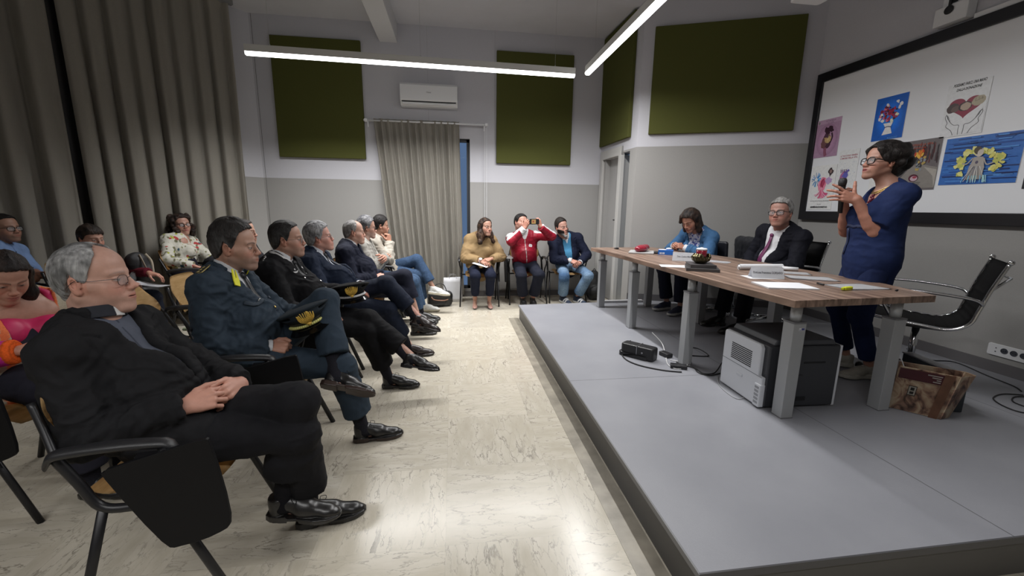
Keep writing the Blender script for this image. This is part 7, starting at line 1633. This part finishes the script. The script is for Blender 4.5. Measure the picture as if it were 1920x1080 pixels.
def longw(Fm, T):
    for g in (1, -1):
        Fm.cone(T(g*.066, -.01, .03), T(g*.080, -.005, -.10), .030, .042, .05); Fm.cone(T(g*.080, -.005, -.10), T(g*.112, .03, -.20), .044, .034, .05)
    Fm.cone(T(0, -.07, .0), T(0, -.07, -.18), .065, .07, .04)
p.hair('full', .012, vox=.005, extra=longw, amp=.004, hl=.006)
def poncho(Fm):
    for k in 'RL': Fm.cone(p.S[k]*.4+p.E[k]*.6, p.E[k]*.6+p.T(0, 0, .02)*.4, .055, .045, .06)
p.garment('camel_jumper', .022, (.27, .185, .095), KNIT, vee=(.30, .42, .055, 1.0), amp=.008, freq=8, z0=-.06, seed=49, extra=poncho, lap=.32, sleeves=.93)
bm = bmesh.new(); w = p.W['R']+unit(p.E['R']-p.W['R'])*.01; lathe(bm, [(.0225, 0), (.0235, .006), (.018, .009)], 20, p.frame_at(w+V3(0, -.022, .026), (0, -.6, .8))); wt = obj('wristwatch', bm, mat('watch_white', (.7, .7, .68), .3), p.o, True)
bm = bmesh.new(); tube(bm, [Vector(w+r*(.036*math.cos(a))+u*(.034*math.sin(a))) for d in [unit(p.E['R']-p.W['R'])] for r in [unit(np.cross(d, (0, 0, 1)))] for u in [np.cross(r, d)] for a in [2*PI*k/16 for k in range(16)]], .004, 6, closed=True); obj('watch_strap', bm, mat('watch_white', (.7, .7, .68), .3), wt, True)
bm = bmesh.new(); c_ = p.neck_axis()[0]; tube(bm, [Vector(c_+p.TM @ np.array([.058*math.sin(t), .052*math.cos(t)+.014, .028-.03*max(0, math.cos(t))])) for t in [2*PI*k/24 for k in range(24)]], .0035, 6, closed=True); obj('necklace', bm, mat('pearl', (.6, .52, .48), .25), p.o, True)
p.trousers((.010, .013, .028), hem=.10, rad=(.078, .056, .052, .042), flare=.0, vox=.0085); p.shoes((.42, .24, .20), 'pump', vox=.005, sock=None)
o = paper('white sheet on the lap of the woman in camel jumper', .36, 5.60, .15, .21, 75, base=.61, group='papers in the audience'); o.rotation_euler = (R(14), 0, R(70))
# ---- man in red track jacket holding up a phone
PR = None
def track(tq, v):
    c = np.tile(np.array((.26, .006, .022)), (len(v), 1)); 
    for k in 'RL':
        S_, E_, W_ = PR.S[k], PR.E[k], PR.W[k]; g = 1 if k == 'R' else -1; side = unit(np.cross(unit(E_-S_), PR.TM[:, 1]))*(-g if False else 1)
        for a, b in ((S_, E_), (E_, W_)):
            ab = b-a; t = ((v-a) @ ab)/(ab @ ab); w = v-a-np.clip(t, 0, 1)[:, None]*ab; o_ = V3(g*-0, -1, 0); rad = unit(np.cross(ab, o_)); 
            if rad @ (V3(-g, 0, .5)) < 0: rad = -rad
            d = np.linalg.norm(w, axis=1)+1e-6; cs = (w @ rad)/d; m = (cs > .72) & (t > -.15) & (t < 1.05) & (d < .09); c[m] = (.55, .54, .55)
    m = (np.abs(tq[:, 0]) < .004) & (tq[:, 1] > 0); c[m] = (.5, .5, .5); m = (tq[:, 2] > PR.L-.06) & (np.abs(tq[:, 0]) < .016+.5*(tq[:, 2]-PR.L+.06)) & (tq[:, 1] > 0); c[m] = (.55, .54, .55); return c
PR = p = Person('man in red track jacket with white stripes filming with a phone', (1.06, 6.05, 0), 180, (1.04, 6.02, .565), (1.00, 5.96, 1.015), (.945, 5.88, 1.165), hyaw=212, hpitch=3, hroll=-10, sw=.178, vox=.0075, seat=SEATZ, belly=.03, chest=1.03,
    face=dict(skin=(.40, .21, .16), hair=(.012, .010, .010), brow=(.015, .012, .010), stubble=.4, stub_col=(.12, .09, .08), jaw=1.05, fat=.003),
    hands=dict(R=dict(w=(.965, 5.66, 1.10), f=(.30, -.05, .95), n=(-.35, -.9, .1), pose='hold', pole=(.62, 5.6, .75)), L=dict(w=(1.19, 5.66, 1.12), f=(-.35, -.1, .92), n=(.5, -.8, .2), pose='hold', pole=(1.62, 5.75, .90))),
    feet=dict(R=dict(a=(.98, 5.78, .09), k=(.85, 5.4, .9), toe=(0, -1, 0)), L=dict(a=(1.12, 5.76, .09), k=(1.22, 5.4, .9), toe=(0, -1, 0))))
p.body(hv=.0034, hand_v=.0036); p.hair('short', .014, vox=.005, top=.014)
p.garment('track_jacket', .020, track, SATIN, amp=.006, z0=-.02, vox=.0048, seed=53, collar=(.066, .055, 14, .03))
k, n = p.surf(-.085, .30); mx = p.frame_at(k, n); bm = bmesh.new(); lathe(bm, [(.028, 0), (.028, .002)], 24, mx); prism(bm, [(-.02, .018), (.02, .018), (0, .045)], 0, .002, mx); bd = obj('chest_emblem', bm, mat('emblem_white', (.6, .58, .6), .5), p.o)
text_mesh('emblem_letters', 'AVIS', .016, mat('emblem_red', (.25, .01, .03), .5), bd, mx @ M4((0, 0, .0024)), width=.034, extrude=.0003); text_mesh('emblem_caption', 'CATANIA', .010, mat('emblem_white', (.6, .58, .6), .5), bd, mx @ M4((0, -.042, .002)), width=.045, extrude=.0003)
p.trousers((.012, .014, .024), hem=.09); p.shoes((.012, .012, .013), vox=.006, sock=None)
ph = thing('smartphone', 'smartphone held up sideways by the man in red', 'phone', (1.085, 5.585, 1.195), R(18))
bm = bmesh.new(); prism(bm, rrect(-.075, -.037, .075, .037, .01), -.004, .004, M4((0, 0, 0), (PI/2, 0, 0))); obj('body', bm, BPL, ph, bevel=.002)
bm = bmesh.new(); prism(bm, rrect(-.045, -.028, .02, .028, .004), .0045, .0052, M4((0, 0, 0), (PI/2, 0, 0))); obj('case_window', bm, mat('phone_case_tan', (.40, .26, .10), .4), ph)
bm = bmesh.new(); prism(bm, rrect(-.030, -.010, -.008, .014, .004), .0052, .006, M4((0, 0, 0), (PI/2, 0, 0))); obj('case_print', bm, mat('phone_case_red', (.30, .06, .04), .4), ph)
# ---- bearded man in navy blazer
p = Person('bearded man in navy blazer and light blue jumper with folded hands', (1.68, 6.09, 0), 176, (1.70, 6.05, .56), (1.63, 5.98, .975), (1.545, 5.90, 1.105), hyaw=204, hpitch=2, hroll=10, sw=.185, vox=.0078, seat=SEATZ, slouch=.03, belly=.02, chest=1.04,
    face=dict(skin=(.42, .23, .18), hair=(.018, .013, .011), brow=(.02, .015, .012)),
    hands=dict(R=dict(w=(1.66, 5.74, .645), f=(.6, -.7, -.2), n=(-.1, -.6, .8), pose='clasp', pole=(1.40, 5.85, .6)), L=dict(w=(1.80, 5.74, .62), f=(-.75, -.5, -.2), n=(.1, -.6, .8), pose='clasp', pole=(2.02, 5.9, .6))),
    feet=dict(R=dict(a=(1.60, 5.88, .09), k=(1.48, 5.4, .85), toe=(.25, -.95, 0)), L=dict(a=(1.80, 5.84, .09), k=(1.98, 5.4, .85), toe=(.35, -.9, 0))))
p.body(hv=.0034, hand_v=.0038); p.hair('short', .010, vox=.005, top=.022, hl=.004); p.beard((.015, .011, .010), .0075, grey=(.30, .30, .30), z_low=.012)
p.garment('shirt', .004, WHT, sleeves=.3, amp=.001, vox=.0045, collar=(.062, .055, 14, .030)); p.cuffs(WHT, out=.02)
p.garment('blue_jumper', .010, (.07, .24, .42), KNIT, amp=.003, sleeves=.6, vee=(.33, .44, .04, 1)); p.garment('blazer', .024, (.010, .013, .030), vee=(-.05, .41, .075, .35), lapel=.07, amp=.006, z0=-.04, lap=.18, seed=59)
def jeans(v): k = np.clip(vnoise(v, 7, 3)*.9+.5, 0, 1)[:, None]; return np.array((.05, .10, .19))*(1-k)+np.array((.17, .26, .38))*k
p.trousers(jeans, DENIM, hem=.08); p.shoes((.03, .045, .08), 'trainer', vox=.0045, sole=(.58, .58, .56), sock=None, colf=lambda tq, C: np.where(((np.abs(tq[:, 1]-.13-tq[:, 2]*.6) < .012) | (np.abs(tq[:, 1]-.20) < .012))[:, None], np.array((.55, .55, .55)), C))
# ---- woman in blue jacket writing at the table
p = Person('woman in blue jacket and patterned scarf looking down at the table', (2.93, 4.66, PZ), 112, (2.97, 4.64, PZ+.56), (2.83, 4.54, 1.135), (2.70, 4.50, 1.262), hyaw=114, hpitch=-34, sw=.165, vox=.0078, fem=True, bust=.02, slouch=.05, seat=PZ+SEATZ+.01, hs=1.03,
    face=dict(skin=(.38, .205, .15), hair=(.012, .009, .009), hair2=(.05, .03, .022), lip=(.28, .08, .07), eye=.003),
    hands=dict(R=dict(w=(2.60, 4.62, .955), f=(-.5, -.75, .3), n=(-.6, .3, .75), pose='hold', pole=(2.75, 5.1, .80)), L=dict(w=(2.62, 4.42, .945), f=(-.7, .3, .35), n=(-.3, -.6, .75), pose='clasp', pole=(2.85, 4.05, .75))),
    feet=dict(R=dict(a=(2.56, 4.62, PZ+.09), k=(2.5, 4.7, 1.2), toe=(-.95, -.3, 0)), L=dict(a=(2.60, 4.38, PZ+.09), k=(2.5, 4.4, 1.2), toe=(-.9, -.4, 0))))
p.body(hv=.0033, hand_v=.0036)
def bob(Fm, T):
    for g in (1, -1): Fm.cone(T(g*.072, .0, .03), T(g*.086, .02, -.12), .030, .034, .03)
    Fm.cone(T(0, -.06, .0), T(0, -.06, -.13), .075, .075, .04); Fm.cone(T(.05, .06, .085), T(.075, .075, .02), .022, .018, .02)
p.hair('full', .018, vox=.005, extra=bob, amp=.003, hl=.0)
p.garment('jumper', .008, WHT, sleeves=.98, amp=.002); 
p.cuffs(WHT, out=.018, t=.014)
def scarf(tq, v):
    c = np.tile(np.array((.42, .45, .58)), (len(v), 1)); c[vnoise(v, 75, 4) > .05] = (.04, .06, .26); c[vnoise(v, 60, 14) > .35] = (.5, .52, .6); return c
def scf(Fm):
    pass
p.garment('scarf', .018, scarf, SATIN, sleeves=.12, amp=.006, freq=20, z0=.10, cuts=[((.17, 0, .30), (.07, .3, .3)), ((-.17, 0, .30), (.07, .3, .3)), ((0, -.16, .25), (.3, .12, .5))], neck_cut=True, joints=False)
p.garment('blue_jacket', .022, (.045, .115, .235), vee=(-.1, .42, .085, .35), lapel=.06, amp=.006, seed=61, sleeves=.95, z0=-.03)
p.trousers((.010, .012, .024), hem=.06); p.shoes((.02, .025, .05), 'trainer', vox=.006, sole=(.42, .42, .40), sock=None, laces=False)
# ---- man in glasses at the table
p = Person('white-haired man in black suit, purple tie and glasses at the table', (3.25, 3.80, PZ), 92, (3.28, 3.78, PZ+.575), (3.22, 3.73, 1.205), (3.135, 3.68, 1.355), hyaw=118, hpitch=2, hroll=3, sw=.205, vox=.0072, slouch=.02, belly=.05, chest=1.12, seat=PZ+SEATZ+.01, hs=1.10, twist=6,
    face=dict(skin=(.36, .19, .15), hair=(.36, .35, .34), hair2=(.16, .155, .15), brow=(.12, .10, .09), fat=.005, jaw=1.06, nose=1.1, eye=.004),
    hands=dict(R=dict(w=(2.98, 3.84, .82), f=(-.7, -.5, -.1), pole=(3.3, 4.3, .8)), L=dict(w=(2.98, 3.62, .82), f=(-.6, .6, -.1), pole=(3.35, 3.25, .8))),
    feet=dict(R=dict(a=(2.78, 3.90, PZ+.09), k=(2.7, 3.9, 1.2), toe=(-1, 0, 0)), L=dict(a=(2.80, 3.62, PZ+.09), k=(2.7, 3.6, 1.2), toe=(-1, 0, 0))))
p.body(hv=.0032, hand_v=.0045); p.hair('short', .014, vox=.0045, top=.018, amp=.003, hl=-.006); p.glasses('acetate', w=.027, h=.018, r=.0026)
p.garment('shirt', .008, WHT, sleeves=.8, amp=.002, collar=(.066, .062, 10, .040)); p.tie(mat('purple_tie', (.13, .022, .085), .45, noise=.3, nscale=160), .02, w=.085, x1=.035)
p.garment('suit_jacket', .024, (.0075, .008, .013), vee=(-.02, .45, .105, .55), lapel=.095, amp=.007, z0=-.03, seed=67)
p.trousers((.008, .008, .012), vox=.009); p.shoes((.01, .01, .01), laces=False, vox=.007)
# ---- standing woman with the microphone
p = Person('standing woman in navy short-sleeved dress and black glasses speaking into a microphone', (2.96, 2.56, PZ), 72, (2.95, 2.56, PZ+.925), (3.005, 2.565, 1.545), (2.945, 2.605, 1.712), hyaw=78, hpitch=6, sw=.165, vox=.0060, fem=True, bust=.03, slouch=-.01, chest=1.06, belly=.02, hs=1.02, twist=-4,
    face=dict(skin=(.36, .19, .14), hair=(.010, .008, .008), hair2=(.018, .014, .013), lip=(.30, .05, .07), brow=(.02, .015, .012), mouth=.0032, nose=1.05),
    hands=dict(L=dict(w=(2.745, 2.555, 1.455), f=(-.82, .42, .36), n=(-.25, -.80, .30), pose='open', s=1.1, pole=(2.95, 2.42, 1.0), spread=2.6, thumb=((.42, .80, .1), (.3, .9, .1), (.3, .9, .1))),
               R=dict(w=(2.80, 2.70, 1.42), f=(-.55, -.25, .75), n=(-.75, .55, -.30), pose='hold', pole=(2.86, 2.86, 1.0))),
    feet=dict(L=dict(a=(2.985, 2.47, PZ+.09), k=(2.5, 2.5, .7), toe=(-.98, .15, 0)), R=dict(a=(3.03, 2.70, PZ+.09), k=(2.6, 2.8, .7), toe=(-.85, .45, 0))))
p.body(hv=.0026, hand_v=.0028, arm_skin=1, chest_skin=True)
def afro(Fm, T):
    r = random.Random(3); Fm.ell(T(0, -.055, .03), (.098, .085, .095), None, .04); Fm.ell(T(0, -.03, .075), (.088, .085, .062), None, .04); Fm.ell(T(0, -.085, -.03), (.075, .055, .06), None, .03)
    for k in range(26): a = r.uniform(1.1, 5.18); b = r.uniform(-.5, 1.1); Fm.ell(T(.098*math.sin(a)*math.cos(b), -.055+.09*math.cos(a)*math.cos(b), .03+.09*math.sin(b)), (.025, .025, .025), None, .02)
    Fm.cone(T(.055, .065, .075), T(.073, .03, .01), .018, .014, .02); Fm.cone(T(-.055, .065, .075), T(-.073, .03, .01), .018, .014, .02)
p.hair('short', .018, vox=.0045, extra=afro, amp=.003, freq=50, stretch=(1, .7, .7), top=.022); p.glasses('acetate', w=.027, h=.020, r=.0034)
NV = (.012, .022, .075)
def skirtish(Fm):
    P0, up = p.P0, p.TM[:, 2]; Fm.cone(P0+up*.10, P0-up*.03, .140, .165, .05, flat=p.TM[:, 1], fs=.86); Fm.cone(P0-up*.03, P0+V3(-.005, .0, -.20), .168, .150, .05, flat=p.TM[:, 1], fs=.86)
p.seat = None
p.garment('top', .014, NV, sleeves=.40, vee=(.20, .43, .095, .9), neck_cut=True, amp=.006, freq=8, z0=-.05, seed=71, extra=skirtish, flare=.014, lapel=.0)
bw = [p.surf(.12*math.sin(t), .15) for t in np.linspace(-1.3, 1.3, 11)]; p.ribbon('waist_tie', bw, .020, mat('navy_sash', (.011, .020, .068), .7), th=.003)
bw = [p.surf(.035+.004*i, .13-.022*i) for i in range(9)]; p.ribbon('sash_end', bw, .028, mat('navy_sash', (.010, .018, .06), .7), th=.006)
p.trousers((.011, .019, .062), hem=.075, rad=(.082, .060, .052, .046), top=-.02, flare=.004, t=.006, hips=False); p.shoes((.26, .245, .21), 'trainer', vox=.0045, sole=(.30, .285, .25), sock=None)
c_ = p.neck_axis()[0]; bm = bmesh.new()
for r_, dz in ((.0, 0), (.004, -.012)): tube(bm, [Vector(c_+p.TM @ np.array([(.068+r_)*math.sin(t), (.074+r_)*math.cos(t)+.016, .030-.055*max(0, math.cos(t))**1.5+dz])) for t in [2*PI*k/32 for k in range(32)]], .0028, 6, closed=True)
nk = obj('necklace', bm, GOLD, p.o, True)
bm = bmesh.new()
for k in range(7): bmesh.ops.create_icosphere(bm, subdivisions=2, radius=.010, matrix=Matrix.Translation(Vector(c_+p.TM @ np.array([.012*math.sin(k*2.1), .088+.003*k, -.045-.012*k])))) 
obj('pendant', bm, mat('garnet_beads', (.12, .012, .03), .2), nk, True)
mc = thing('microphone', 'black handheld microphone in front of the standing woman', 'microphone', (0, 0, 0))
w_ = V3(2.745, 2.675, 1.425); d_ = unit(V3(-.10, -.02, .98)); bm = bmesh.new(); tube(bm, [Vector(w_-d_*.06), Vector(w_+d_*.11), Vector(w_+d_*.125)], [.014, .018, .022], 16); obj('handle', bm, mat('matt_black', (.01, .01, .01), .5), mc, True)
bm = bmesh.new(); lathe(bm, [(.0, -.03), (.022, -.028), (.026, 0), (.025, .015), (.018, .028), (.0, .033)], 20, M4(Vector(w_+d_*.155))); obj('grille', bm, mat('mic_grille', (.035, .035, .038), .35, .5, bump=.6, bscale=500), mc, True)
